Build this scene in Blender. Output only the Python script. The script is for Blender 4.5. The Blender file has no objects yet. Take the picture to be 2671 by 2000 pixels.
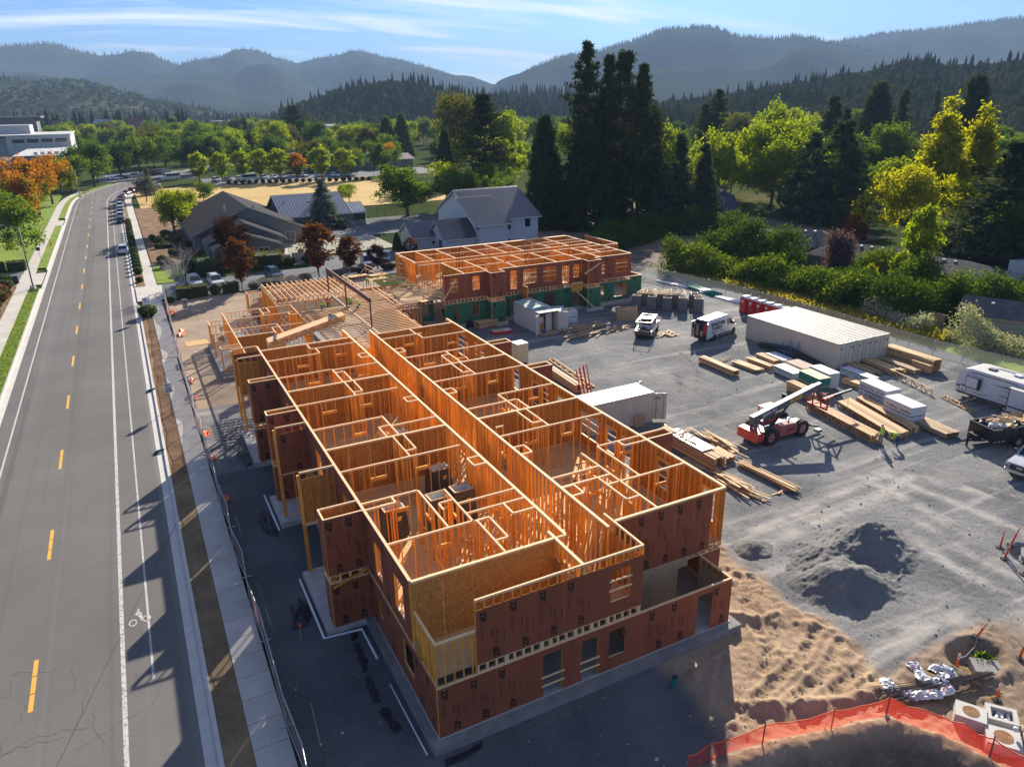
import bpy, bmesh, math, random
import numpy as np
from mathutils import Vector, Matrix
random.seed(7); RNG = np.random.default_rng(11)
SC = bpy.context.scene
COL = SC.collection
R = math.radians
# ---------------------------------------------------------------- camera
def cam_basis(yaw, pitch, roll):
 y, p, r = R(yaw), R(pitch), R(roll)
 fw = Vector((-math.sin(y)*math.cos(p), math.cos(y)*math.cos(p), math.sin(p)))
 rt = Vector((math.cos(y), math.sin(y), 0)); up = rt.cross(fw)
 return fw, rt*math.cos(r)+up*math.sin(r), -rt*math.sin(r)+up*math.cos(r)
CAM = Vector((-7.78, -22.274, 24.317))
FW, RT, UP = cam_basis(-27.048, -20.624, -0.947)
cd = bpy.data.cameras.new('camera'); co = bpy.data.objects.new('camera', cd); COL.objects.link(co)
cd.sensor_fit = 'HORIZONTAL'; cd.sensor_width = 36; cd.lens = 36*1931.2/2671
cd.clip_start = 0.5; cd.clip_end = 40000
m = Matrix((RT, UP, -FW)).transposed().to_4x4(); m.translation = CAM; co.matrix_world = m
SC.camera = co
# ---------------------------------------------------------------- sky, sun, exposure
EL = R(24)
SUN = Vector((0.635, 0.772, 0)).normalized()*math.cos(EL) + Vector((0, 0, math.sin(EL)))
w = bpy.data.worlds.new('World'); SC.world = w; w.use_nodes = True
nt = w.node_tree; nt.nodes.clear()
def wn(t, **k):
 n = nt.nodes.new(t)
 for a, b in k.items(): setattr(n, a, b)
 return n
out = wn('ShaderNodeOutputWorld'); bg = wn('ShaderNodeBackground'); bg.inputs[1].default_value = 0.055
sky = wn('ShaderNodeTexSky', sky_type='NISHITA', sun_disc=False, sun_elevation=EL, sun_rotation=math.atan2(SUN.x, SUN.y))
sky.altitude = 300; sky.air_density = 1.0; sky.dust_density = 0.4; sky.ozone_density = 2.0
tc = wn('ShaderNodeTexCoord'); sep = wn('ShaderNodeSeparateXYZ'); nt.links.new(tc.outputs['Generated'], sep.inputs[0])
def wmath(op, a, b=None):
 n = wn('ShaderNodeMath', operation=op)
 for i, v in enumerate((a, b)):
  if v is None: continue
  if isinstance(v, (int, float)): n.inputs[i].default_value = v
  else: nt.links.new(v, n.inputs[i])
 return n.outputs[0]
zz = wmath('ADD', wmath('MAXIMUM', sep.outputs[2], 0.0), 0.16)
cx = wmath('DIVIDE', sep.outputs[0], zz); cy = wmath('DIVIDE', sep.outputs[1], zz)
cmb = wn('ShaderNodeCombineXYZ'); nt.links.new(cx, cmb.inputs[0]); nt.links.new(cy, cmb.inputs[1])
mp = wn('ShaderNodeMapping'); mp.inputs['Rotation'].default_value = (0, 0, R(-32)); mp.inputs['Scale'].default_value = (0.5, 1.7, 1)
mp.inputs['Location'].default_value = (1.3, 0.4, 0)
nt.links.new(cmb.outputs[0], mp.inputs[0])
n1 = wn('ShaderNodeTexNoise'); n1.inputs['Scale'].default_value = 1.15; n1.inputs['Detail'].default_value = 9; n1.inputs['Roughness'].default_value = 0.58; n1.inputs['Distortion'].default_value = 0.9
nt.links.new(mp.outputs[0], n1.inputs[0])
rp = wn('ShaderNodeValToRGB'); rp.color_ramp.elements[0].position = 0.49; rp.color_ramp.elements[1].position = 0.68
rp.color_ramp.elements[0].color = (0, 0, 0, 1); rp.color_ramp.elements[1].color = (0.85, 0.85, 0.85, 1)
nt.links.new(n1.outputs[0], rp.inputs[0])
tint = wn('ShaderNodeMix', data_type='RGBA', blend_type='MULTIPLY'); tint.inputs[0].default_value = 1
nt.links.new(sky.outputs[0], tint.inputs[6]); tint.inputs[7].default_value = (0.34, 0.58, 1.02, 1)
mx = wn('ShaderNodeMix', data_type='RGBA'); nt.links.new(rp.outputs[0], mx.inputs[0]); nt.links.new(tint.outputs[2], mx.inputs[6])
mx.inputs[7].default_value = (9.5, 9.9, 10.4, 1)
nt.links.new(mx.outputs[2], bg.inputs[0]); nt.links.new(bg.outputs[0], out.inputs[0])
sd = bpy.data.lights.new('sun', 'SUN'); sd.energy = 5.0; sd.angle = R(0.5); sd.color = (1.0, 0.92, 0.79)
so = bpy.data.objects.new('sun', sd); COL.objects.link(so); so.rotation_euler = (-SUN).to_track_quat('-Z', 'Y').to_euler(); so.location = SUN*300
SC.view_settings.view_transform = 'Standard'; SC.view_settings.look = 'None'
SC.view_settings.exposure = 1.4; SC.view_settings.gamma = 1.0; SC.view_settings.use_curve_mapping = False
SC.render.engine = 'CYCLES'
SC.cycles.max_bounces = 8; SC.cycles.diffuse_bounces = 4; SC.cycles.transparent_max_bounces = 12; SC.cycles.volume_bounces = 0
# ---------------------------------------------------------------- materials
MATS = {}
def nodes_of(name):
 mt = bpy.data.materials.new(name); mt.use_nodes = True; MATS[name] = mt
 t = mt.node_tree; b = t.nodes['Principled BSDF']; return mt, t, b
def lk(t, a, b): t.links.new(a, b)
def nd(t, ty, **k):
 n = t.nodes.new(ty)
 for a, b in k.items(): setattr(n, a, b)
 return n
def posn(t, scale=(1, 1, 1), rot=(0, 0, 0)):
 g = nd(t, 'ShaderNodeNewGeometry'); mpn = nd(t, 'ShaderNodeMapping'); mpn.inputs['Scale'].default_value = scale; mpn.inputs['Rotation'].default_value = rot
 lk(t, g.outputs['Position'], mpn.inputs[0]); return mpn.outputs[0]
def noise(t, v, s, d=4, r=.55, dist=0):
 n = nd(t, 'ShaderNodeTexNoise'); n.inputs['Scale'].default_value = s; n.inputs['Detail'].default_value = d; n.inputs['Roughness'].default_value = r; n.inputs['Distortion'].default_value = dist
 lk(t, v, n.inputs[0]); return n.outputs[0]
def ramp(t, f, stops):
 n = nd(t, 'ShaderNodeValToRGB'); e = n.color_ramp.elements
 while len(e) < len(stops): e.new(0.5)
 for i, (p, c) in enumerate(stops):
  e[i].position = p; e[i].color = (c[0], c[1], c[2], 1) if hasattr(c, '__len__') else (c, c, c, 1)
 lk(t, f, n.inputs[0]); return n.outputs[0]
def mixc(t, f, a, b, bt='MIX'):
 n = nd(t, 'ShaderNodeMix', data_type='RGBA', blend_type=bt)
 for i, v in ((0, f), (6, a), (7, b)):
  if isinstance(v, (int, float)): n.inputs[i].default_value = v
  elif isinstance(v, tuple): n.inputs[i].default_value = (v[0], v[1], v[2], 1)
  else: lk(t, v, n.inputs[i])
 return n.outputs[2]
def mth(t, op, a, b=None):
 n = nd(t, 'ShaderNodeMath', operation=op)
 for i, v in enumerate((a, b)):
  if v is None: continue
  if isinstance(v, (int, float)): n.inputs[i].default_value = v
  else: lk(t, v, n.inputs[i])
 return n.outputs[0]
def rndv(t):
 a = nd(t, 'ShaderNodeAttribute', attribute_name='rnd'); o = nd(t, 'ShaderNodeObjectInfo')
 return mth(t, 'FRACT', mth(t, 'ADD', a.outputs['Fac'], o.outputs['Random']))
def mat(name, c1, c2=None, scale=4, rough=.8, bump=0, bscale=25, metal=0, rnd=0, st=(1, 1, 1), detail=4, spec=.3, contrast=(.3, .7)):
 mt, t, b = nodes_of(name)
 col = c1
 if c2 is not None:
  col = mixc(t, ramp(t, noise(t, posn(t, st), scale, detail), [(contrast[0], 0.), (contrast[1], 1.)]), tuple(c1), tuple(c2))
 if rnd:
  v = rndv(t); f = mth(t, 'ADD', mth(t, 'MULTIPLY', v, 2*rnd), 1-rnd)
  hs = nd(t, 'ShaderNodeHueSaturation'); lk(t, f, hs.inputs['Value'])
  if isinstance(col, tuple): hs.inputs['Color'].default_value = (*col, 1)
  else: lk(t, col, hs.inputs['Color'])
  col = hs.outputs[0]
 if isinstance(col, tuple): b.inputs['Base Color'].default_value = (*col[:3], 1)
 else: lk(t, col, b.inputs['Base Color'])
 b.inputs['Roughness'].default_value = rough; b.inputs['Metallic'].default_value = metal; b.inputs['Specular IOR Level'].default_value = spec
 if bump:
  bn = nd(t, 'ShaderNodeBump'); bn.inputs['Strength'].default_value = bump; bn.inputs['Distance'].default_value = .05
  lk(t, noise(t, posn(t, st), bscale, 5), bn.inputs['Height']); lk(t, bn.outputs[0], b.inputs['Normal'])
 return mt
def foliage(name, c1, c2, tr=0.45, ori=None):
 mt, t, b = nodes_of(name); t.nodes.remove(b)
 o = t.nodes['Material Output']
 v = rndv(t); c = mixc(t, v, tuple(c1), tuple(c2))
 if ori is not None:     # second leaf colour in patches of the crown
  tcn = nd(t, 'ShaderNodeTexCoord'); nn = noise(t, tcn.outputs['Object'], 3.2, 2)
  sp = nd(t, 'ShaderNodeSeparateXYZ'); lk(t, tcn.outputs['Object'], sp.inputs[0])
  c = mixc(t, ramp(t, mth(t, 'ADD', nn, mth(t, 'MULTIPLY', sp.outputs[2], 0.45)), [(.72, 0.), (.86, 1.)]), c, tuple(ori))
 d = nd(t, 'ShaderNodeBsdfDiffuse'); tr_ = nd(t, 'ShaderNodeBsdfTranslucent'); mxs = nd(t, 'ShaderNodeMixShader'); mxs.inputs[0].default_value = tr
 lk(t, c, d.inputs[0])
 tb = mixc(t, 1.0, c, (1.5, 1.45, .6), 'MULTIPLY'); lk(t, tb, tr_.inputs[0])
 lk(t, d.outputs[0], mxs.inputs[1]); lk(t, tr_.outputs[0], mxs.inputs[2]); lk(t, mxs.outputs[0], o.inputs[0])
 return mt
def glassy(name, col, rough=.08):
 mt, t, b = nodes_of(name); b.inputs['Base Color'].default_value = (*col, 1); b.inputs['Roughness'].default_value = rough; b.inputs['Specular IOR Level'].default_value = .8
 return mt
def netting(name, col, alpha):
 mt, t, b = nodes_of(name); o = t.nodes['Material Output']
 tp = nd(t, 'ShaderNodeBsdfTransparent'); d = nd(t, 'ShaderNodeBsdfDiffuse'); d.inputs[0].default_value = (*col, 1)
 tl = nd(t, 'ShaderNodeBsdfTranslucent'); tl.inputs[0].default_value = (*col, 1)
 a = nd(t, 'ShaderNodeMixShader'); a.inputs[0].default_value = .4; lk(t, d.outputs[0], a.inputs[1]); lk(t, tl.outputs[0], a.inputs[2])
 ms = nd(t, 'ShaderNodeMixShader'); ms.inputs[0].default_value = alpha; lk(t, tp.outputs[0], ms.inputs[1]); lk(t, a.outputs[0], ms.inputs[2]); lk(t, ms.outputs[0], o.inputs[0])
 t.nodes.remove(b); return mt
# timber
def wood(name, c1, c2, rnd):
 return mat(name, c1, c2, scale=3.2, st=(3, 3, .5), rough=.75, rnd=rnd, detail=5)
STUD = wood('stud_timber', (.60, .225, .028), (.80, .39, .075), .22)
PLATE = wood('plate_timber', (.70, .43, .20), (.82, .56, .31), .10)
LUMB = wood('stacked_lumber', (.46, .275, .12), (.60, .39, .20), .34)
GREYW = wood('weathered_timber', (.34, .22, .12), (.46, .32, .19), .15)
def osb_mat(name, a, b, c):
 mt, t, bs = nodes_of(name)
 v = posn(t); n1 = noise(t, v, 9, 3, .6, 1.5); n2 = noise(t, v, 2.0, 3)
 col = ramp(t, n1, [(.30, a), (.5, b), (.7, c)])
 col = mixc(t, mth(t, 'MULTIPLY', n2, .45), col, (a[0]*.8, a[1]*.75, a[2]*.7))
 lk(t, col, bs.inputs['Base Color']); bs.inputs['Roughness'].default_value = .85; bs.inputs['Specular IOR Level'].default_value = .15
 return mt
OSB = osb_mat('strand_board', (.30, .115, .02), (.52, .24, .055), (.70, .40, .13))
OSBF = osb_mat('floor_strand_board', (.48, .28, .115), (.58, .37, .175), (.69, .49, .27))
OSBG = osb_mat('grey_strand_board', (.28, .20, .11), (.42, .31, .18), (.5, .4, .25))
ZIPR = mat('red_sheathing', (.235, .066, .030), (.275, .08, .04), scale=1.3, rough=.6, rnd=.07, spec=.25)
ZIPG = mat('green_sheathing', (.030, .12, .060), (.045, .155, .082), scale=1.3, rough=.6, rnd=.08, spec=.25)
INK = mat('black_print', (.02, .012, .012), rough=.7)
INKR = mat('faint_print', (.075, .022, .018), rough=.7)
CONC = mat('concrete', (.36, .34, .31), (.46, .44, .41), scale=2, rough=.9, bump=.15, bscale=8)
CONCD = mat('dark_concrete', (.17, .165, .155), (.25, .24, .225), scale=1.5, rough=.9)  # plain darker concrete for footings, slabs, vaults and stones
SWALK = mat('sidewalk_concrete', (.40, .36, .31), (.49, .45, .39), scale=.9, rough=.92, rnd=.06, detail=8)
KERB = mat('kerb_concrete', (.44, .41, .36), (.54, .50, .45), scale=1.4, rough=.9, rnd=.05)
WHITE = mat('white_paint', (.62, .62, .61), (.55, .55, .54), scale=3, rough=.4)
DWHITE = mat('dusty_white_metal', (.47, .455, .41), (.54, .525, .48), scale=1.2, rough=.55)
BEIGE = mat('beige_container_paint', (.52, .45, .345), (.59, .52, .41), scale=.9, rough=.6)
BEIGED = mat('beige_container_roof', (.35, .315, .26), (.44, .40, .335), scale=.7, rough=.6)
BLACK = mat('black_plastic', (.018, .018, .02), (.03, .03, .032), scale=4, rough=.45)
RUBBER = mat('rubber', (.022, .021, .02), (.05, .047, .042), scale=5, rough=.9)
STEEL = mat('galvanised_steel', (.36, .36, .36), (.45, .45, .45), scale=4, rough=.45, metal=.6)
CHROME = mat('bright_metal', (.6, .6, .62), rough=.2, metal=.9)
GREYM = mat('dark_grey_metal', (.10, .105, .11), (.135, .14, .145), scale=2, rough=.5)
GLASS = glassy('dark_glass', (.012, .016, .02))
GLASSG = glassy('tinted_glass', (.05, .085, .075))
REDL = mat('red_lens', (.5, .02, .02), rough=.3)
AMBER = mat('amber_lens', (.8, .3, .03), rough=.3)
ORANGE = mat('safety_orange', (.85, .13, .025), (.75, .11, .02), scale=4, rough=.6)
YELLOW = mat('yellow_paint', (.75, .42, .03), rough=.6)
# ---------------------------------------------------------------- mesh helper
CH = {}
BOXF = ((0, 3, 2, 1), (4, 5, 6, 7), (0, 1, 5, 4), (1, 2, 6, 5), (2, 3, 7, 6), (3, 0, 4, 7))   # -z +z -y +x +y -x
class MB:
 def __init__(s): s.v, s.f, s.m, s.r, s.mats = [], [], [], [], []
 def mi(s, m):
  if m not in s.mats: s.mats.append(m)
  return s.mats.index(m)
 def faces(s, vs, fs, m, rnd=None):
  o = len(s.v); s.v.extend([tuple(v) for v in vs]); k = s.mi(m); rr = random.random() if rnd is None else rnd
  for f in fs: s.f.append(tuple(i+o for i in f)); s.m.append(k); s.r.append(rr)
 def box(s, x0, y0, z0, x1, y1, z1, m, fm=None, rnd=None):
  if x0 > x1: x0, x1 = x1, x0
  if y0 > y1: y0, y1 = y1, y0
  if z0 > z1: z0, z1 = z1, z0
  vs = [(x0, y0, z0), (x1, y0, z0), (x1, y1, z0), (x0, y1, z0), (x0, y0, z1), (x1, y0, z1), (x1, y1, z1), (x0, y1, z1)]
  o = len(s.v); s.v.extend(vs); rr = random.random() if rnd is None else rnd
  for i, f in enumerate(BOXF):
   s.f.append(tuple(j+o for j in f)); s.m.append(s.mi(fm[i] if fm and i in fm else m)); s.r.append(rr)
 def hexa(s, vs, m, rnd=None): s.faces(vs, BOXF, m, rnd)
 def beam(s, p, q, w_, h, m, up=(0, 0, 1), rnd=None):
  p, q, up = Vector(p), Vector(q), Vector(up); d = (q-p).normalized()
  a = d.cross(up)
  if a.length < 1e-4: a = d.cross(Vector((0, 1, 0)))
  a.normalize(); b = a.cross(d).normalized(); a = a*w_/2; b = b*h/2
  s.hexa([p-a-b, p+a-b, q+a-b, q-a-b, p-a+b, p+a+b, q+a+b, q-a+b], m, rnd)
 def tube(s, pts, rads, n, m, cap=True, rnd=None):
  pts = [Vector(p) for p in pts]
  if not hasattr(rads, '__len__'): rads = [rads]*len(pts)
  vs, fs = [], []; ref = None
  for i, p in enumerate(pts):
   d = (pts[min(i+1, len(pts)-1)]-pts[max(i-1, 0)]).normalized()
   if ref is None: ref = d.orthogonal().normalized()
   a = (ref-d*ref.dot(d)).normalized(); ref = a; b = d.cross(a)
   for k in range(n):
    t = 2*math.pi*k/n; vs.append(p+(a*math.cos(t)+b*math.sin(t))*rads[i])
  for i in range(len(pts)-1):
   for k in range(n): fs.append((i*n+k, i*n+(k+1) % n, (i+1)*n+(k+1) % n, (i+1)*n+k))
  if cap: fs.append(tuple(range(n))[::-1]); fs.append(tuple((len(pts)-1)*n+k for k in range(n)))
  s.faces(vs, fs, m, rnd)
 def cyl(s, p, q, r, n, m, rnd=None): s.tube([p, q], [r, r], n, m, True, rnd)
 def poly(s, pts, z0, z1, m, top=None):
  n = len(pts); vs = [(x, y, z0) for x, y in pts]+[(x, y, z1) for x, y in pts]
  fs = [tuple(range(n))[::-1]]+[(i, (i+1) % n, n+(i+1) % n, n+i) for i in range(n)]
  s.faces(vs, fs, m); s.faces([(x, y, z1) for x, y in pts], [tuple(range(n))], top or m)
 def loft(s, rings, m, closed=True, cap=True, rnd=None):
  n = len(rings[0]); vs = [p for r_ in rings for p in r_]; fs = []
  for i in range(len(rings)-1):
   for k in range(n if closed else n-1): fs.append((i*n+k, i*n+(k+1) % n, (i+1)*n+(k+1) % n, (i+1)*n+k))
  if cap and closed: fs.append(tuple(range(n))[::-1]); fs.append(tuple((len(rings)-1)*n+k for k in range(n)))
  s.faces(vs, fs, m, rnd)
 def mesh(s, name, smooth=False):
  me = bpy.data.meshes.new(name); me.from_pydata(s.v, [], s.f)
  for mt in s.mats: me.materials.append(mt)
  me.polygons.foreach_set('material_index', s.m)
  at = me.attributes.new('rnd', 'FLOAT', 'FACE'); at.data.foreach_set('value', s.r)
  if smooth: me.polygons.foreach_set('use_smooth', [True]*len(s.f))
  me.update(); return me
 def build(s, name, parent=None, smooth=False, **props):
  return link(name, s.mesh(name, smooth), parent, **props)
def link(name, me, parent=None, loc=None, rot=0, **props):
 o = bpy.data.objects.new(name, me); COL.objects.link(o)
 if parent is not None: o.parent = parent; CH.setdefault(parent.name, []).append(o)
 if loc is not None: o.location = loc
 if rot: o.rotation_euler = (0, 0, rot)
 for k, v in props.items(): o[k] = v
 return o
def thing(name, label, cat, loc=(0, 0, 0), rot=0, group=None):
 o = link(name, None, None, loc, rot); o['label'] = label; o['category'] = cat
 if group: o['group'] = group
 return o
def tag(o, label, cat, group=None):
 o['label'] = label; o['category'] = cat
 if group: o['group'] = group
 return o
def struct(o): o['kind'] = 'structure'; return o
def dup(root, loc=None, rot=None, label=None, scale=None):
 def cp(o, par):
  c = o.copy(); COL.objects.link(c)
  if par is not None: c.parent = par; CH.setdefault(par.name, []).append(c)
  for ch in CH.get(o.name, []): cp(ch, c)
  return c
 c = cp(root, None)
 if loc is not None: c.location = loc
 if rot is not None: c.rotation_euler = (0, 0, rot)
 if scale is not None: c.scale = scale if hasattr(scale, '__len__') else (scale,)*3
 if label: c['label'] = label
 return c
BCACHE = {}
def boxmesh(name, dx, dy, dz, m):
 k = (name, round(dx, 3), round(dy, 3), round(dz, 3), m.name)
 if k not in BCACHE:
  b = MB(); b.box(-dx/2, -dy/2, 0, dx/2, dy/2, dz, m, rnd=0.); BCACHE[k] = b.mesh(name)
 return BCACHE[k]
TXT = {}
def text_geo(s, size=1., bold=0.):
 k = (s, size, bold)
 if k not in TXT:
  cu = bpy.data.curves.new('t', 'FONT'); cu.body = s; cu.size = size; cu.offset = bold; cu.resolution_u = 2
  ob = bpy.data.objects.new('t', cu); COL.objects.link(ob)
  dg = bpy.context.evaluated_depsgraph_get(); me = ob.evaluated_get(dg).to_mesh()
  TXT[k] = ([v.co.copy() for v in me.vertices], [tuple(p.vertices) for p in me.polygons])
  ob.evaluated_get(dg).to_mesh_clear(); bpy.data.objects.remove(ob); bpy.data.curves.remove(cu)
 return TXT[k]
def put_text(b, s, size, o, u, v, m, bold=0.):
 vs, fs = text_geo(s, size, bold); o, u, v = Vector(o), Vector(u), Vector(v)
 b.faces([o+u*c.x+v*c.y for c in vs], fs, m)
for _t in (('ZIP', .30, .012), ('system', .22, 0), ('SPARTAN', .62, .02), ('PLUMBING', .42, .015), ('SJ1056 TH', .34, .012), ('25', .52, .02), ('ZIP', .36, .016), ('system', .27, 0), ('SPEED', .16, .006), ('LIMIT', .16, .006), ('Roseburg', .26, .006), ('PJ', .16, .006)): text_geo(*_t)
# ================================================================ ground, road, pavements
struct_ = lambda b, n, **k: struct(b.build(n, None, **k))
def ground_mat(name, stops, s1, s2, bump=.3, bs=18, streak=None, spec=.1):
 mt, t, b = nodes_of(name); v = posn(t)
 n1 = noise(t, v, s1, 6, .6); n2 = noise(t, v, s2, 6, .7)
 c = ramp(t, mth(t, 'ADD', mth(t, 'MULTIPLY', n1, .55), mth(t, 'MULTIPLY', n2, .45)), stops)
 if streak:
  for rot, sc, col, lo, hi in streak:
   vv = posn(t, sc, (0, 0, rot)); c = mixc(t, ramp(t, noise(t, vv, 1., 4, .55, .6), [(lo, 0.), (hi, .8)]), c, col)
 lk(t, c, b.inputs['Base Color']); b.inputs['Roughness'].default_value = .95; b.inputs['Specular IOR Level'].default_value = spec
 bn = nd(t, 'ShaderNodeBump'); bn.inputs['Strength'].default_value = bump; bn.inputs['Distance'].default_value = .12
 h = mth(t, 'ADD', noise(t, v, bs, 6, .75), mth(t, 'MULTIPLY', noise(t, v, bs*.12, 4), 1.5))
 lk(t, h, bn.inputs['Height']); lk(t, bn.outputs[0], b.inputs['Normal']); return mt
GSTOPS = [(.34, (.065, .069, .072)), (.46, (.135, .137, .138)), (.57, (.215, .21, .2)), (.69, (.35, .33, .295))]
GRAVEL = ground_mat('gravel', GSTOPS, .16, 9., .55, 14, [(.5, (.05, .7, 1), (.40, .375, .335), .55, .75), (-.9, (.06, .9, 1), (.37, .35, .32), .6, .78), (.2, (.35, .12, 1), (.13, .137, .143), .62, .8)])
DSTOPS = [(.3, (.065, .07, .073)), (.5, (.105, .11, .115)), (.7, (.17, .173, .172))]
DGRAV = ground_mat('shade_dark_gravel', DSTOPS, .3, 9., .6, 16)  # darker blue-grey gravel, with the building's shade also put into its colour
DIRT = ground_mat('tan_dirt', [(.3, (.22, .165, .115)), (.5, (.32, .24, .17)), (.7, (.41, .32, .235))], .25, 6., .5, 9)
DARKDIRT = ground_mat('dark_soil', [(.3, (.085, .065, .05)), (.5, (.15, .115, .085)), (.7, (.25, .19, .14))], .5, 7., .6, 9)
MULCH = ground_mat('bark_mulch', [(.35, (.10, .055, .03)), (.5, (.20, .115, .065)), (.68, (.33, .20, .12))], .5, 12., .6, 20)
DRYG = ground_mat('dry_grass', [(.3, (.34, .21, .06)), (.5, (.45, .30, .10)), (.7, (.54, .39, .16))], .05, 1.2, .4, 4, [(.1, (.02, .5, 1), (.56, .41, .19), .55, .8)])
DRYS = ground_mat('dry_strip', [(.3, (.09, .065, .04)), (.5, (.20, .14, .08)), (.7, (.34, .25, .15))], .4, 8., .5, 16)
LAWN = ground_mat('lawn', [(.3, (.10, .155, .02)), (.5, (.17, .24, .03)), (.7, (.27, .29, .06))], .3, 5., .5, 14)
VALLEY = ground_mat('valley_floor', [(.3, (.03, .045, .018)), (.5, (.05, .07, .025)), (.62, (.11, .10, .05)), (.75, (.19, .165, .11))], .012, .08, .2, 1., None, 0.)
ASPH = ground_mat('asphalt', [(.3, (.11, .102, .094)), (.5, (.142, .132, .121)), (.7, (.175, .163, .15))], .10, 16., .12, 30, [(0., (1.1, .006, 1), (.085, .081, .077), .55, .72), (0., (.9, .005, 1), (.185, .175, .165), .56, .75)])
ASPH2 = ground_mat('parking_asphalt', [(.3, (.10, .105, .11)), (.5, (.13, .135, .14)), (.7, (.165, .168, .17))], .12, 12., .12, 30)
def worn(name, c, base, lo=.42, hi=.5):
 mt, t, b = nodes_of(name); v = posn(t)
 lk(t, mixc(t, ramp(t, noise(t, v, 7., 6, .7), [(lo, 0.), (hi, 1.)]), base, c), b.inputs['Base Color']); b.inputs['Roughness'].default_value = .85; return mt
LWHITE = worn('worn_white_line', (.46, .44, .41), (.17, .16, .15), .38, .5)
LYEL = worn('worn_yellow_line', (.62, .33, .04), (.36, .21, .05), .32, .4)
CRACK = mat('crack_sealer', (.06, .057, .054), rough=.7)
PX0, PX1, PY0, PY1 = 6., 40., -16., 8.   # the excavated patch in front of the building is a surface of its own
def sheet(name, m, rects, z, step=None):
 b = MB()
 for x0, y0, x1, y1 in rects: b.faces([(x0, y0, z), (x1, y0, z), (x1, y1, z), (x0, y1, z)], [(0, 1, 2, 3)], m)
 return struct(b.build(name))
BIG = 9000.
sheet('ground', VALLEY, [(-BIG, PY1, BIG, BIG*1.2), (-BIG, -400, BIG, PY0), (-BIG, PY0, PX0, PY1), (PX1, PY0, BIG, PY1)], -.56)
sheet('gravel_lot', GRAVEL, [(-5.3, PY1, 66., 70.), (PX1, -40, 66., PY1), (PX0, -40, PX1, PY0)], -.4); sheet('gravel_margin', DGRAV, [(-5.3, -40, PX0, PY1), (-5.3, PY1, -.3, 30)], -.396)  # margin sheet uses the gravel colour darkened for the building's shade
# road: centre line straight to y 215, then bending right
def road_path():
 p = []
 for y in np.arange(-60, 216, 5.): p.append((-15.0 if y > 150 else -15.0, y, math.pi/2))
 x, y, a = -15., 215., math.pi/2
 for i in range(34):
  a -= min(.017, .0022*i) if i < 40 else .0; a = max(a, .42); x += 3*math.cos(a); y += 3*math.sin(a); p.append((x, y, a))
 for i in range(60): x += 8*math.cos(a); y += 8*math.sin(a); p.append((x, y, a))
 return p
RP = road_path()
def strip(name, m, o0, o1, z, ys=None, thick=None, b=None):
 bb = b or MB(); q = [c for c in RP if ys is None or ys[0] <= c[1] <= ys[1]]
 L = [(x+o0*math.sin(a), y-o0*math.cos(a)) for x, y, a in q]; Rr = [(x+o1*math.sin(a), y-o1*math.cos(a)) for x, y, a in q]
 n = len(q); vs = [(*p, z) for p in L]+[(*p, z) for p in Rr]
 bb.faces(vs, [(i, n+i, n+i+1, i+1) for i in range(n-1)], m)
 if thick:
  vs = [(*p, z) for p in L]+[(*p, z-thick) for p in L]+[(*p, z) for p in Rr]+[(*p, z-thick) for p in Rr]
  bb.faces(vs, [(i, i+1, n+i+1, n+i) for i in range(n-1)]+[(2*n+i, 3*n+i, 3*n+i+1, 2*n+i+1) for i in range(n-1)], m)
 return bb if b is not None else struct(bb.build(name))
strip('road', ASPH, -5.2, 6.25, -.47)
strip('gutter', KERB, 6.25, 6.75, -.466); strip('gutter', KERB, -5.75, -5.2, -.466)
def kerb_run(name, side, o0, o1, z, m, y0, y1, seg=3.0, gap=()):
 root = struct(link(name, None)); y = y0
 while y < y1:
  if not any(g0 < y+seg/2 < g1 for g0, g1 in gap):
   q = [c for c in RP if y-4 <= c[1] <= y+seg+6]
   def at(yy):
    for i in range(len(RP)-1):
     if RP[i][1] <= yy <= RP[i+1][1]:
      f = (yy-RP[i][1])/(RP[i+1][1]-RP[i][1]); return tuple(RP[i][j]*(1-f)+RP[i+1][j]*f for j in range(3))
   b = MB(); a0, a1 = at(y+.015), at(y+seg-.015)
   if a0 and a1:
    c = [(a[0]+o*math.sin(a[2]), a[1]-o*math.cos(a[2])) for a, o in ((a0, o0), (a0, o1), (a1, o1), (a1, o0))]
    b.hexa([(*p, z-.2) for p in c]+[(*p, z) for p in c], m); b.build('kerb_stone' if 'kerb' in name else 'paving_slab', root)
  y += seg
 return root
kerb_run('kerb', 1, 6.75, 6.95, -.33, KERB, -21, 249, 3.2, ((88, 101),))
kerb_run('kerb', -1, -5.95, -5.75, -.33, KERB, 46, 249, 3.2, ((107, 123), (180, 193)))
kerb_run('sidewalk', 1, 8.1, 9.55, -.33, SWALK, -21, 60, 1.52)
kerb_run('sidewalk', 1, 8.2, 9.8, -.33, SWALK, 60.9, 248, 3.0)
kerb_run('sidewalk', -1, -9.1, -7.4, -.33, SWALK, 60, 262, 2.4)
strip('dry_planting_strip', DRYS, 6.95, 8.1, -.36, (-25, 33)); strip('mulch_strip', MULCH, 6.95, 8.15, -.36, (30, 88)); strip('mulch_strip', MULCH, 6.95, 8.2, -.36, (100, 178)); strip('dry_planting_strip', DRYS, 6.95, 8.2, -.36, (178, 250))
strip('driveway_apron', SWALK, 6.8, 10.4, -.325, (88, 100)); strip('driveway_apron', SWALK, -9.2, -5.8, -.325, (108, 123)); strip('driveway_apron', SWALK, -8.6, -5.8, -.325, (180, 194))
strip('grass_verge', LAWN, -7.4, -5.95, -.36, (40, 108)); strip('grass_verge', LAWN, -7.4, -5.95, -.36, (124, 180)); strip('grass_verge', LAWN, -7.4, -5.95, -.36, (193, 290))
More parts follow.
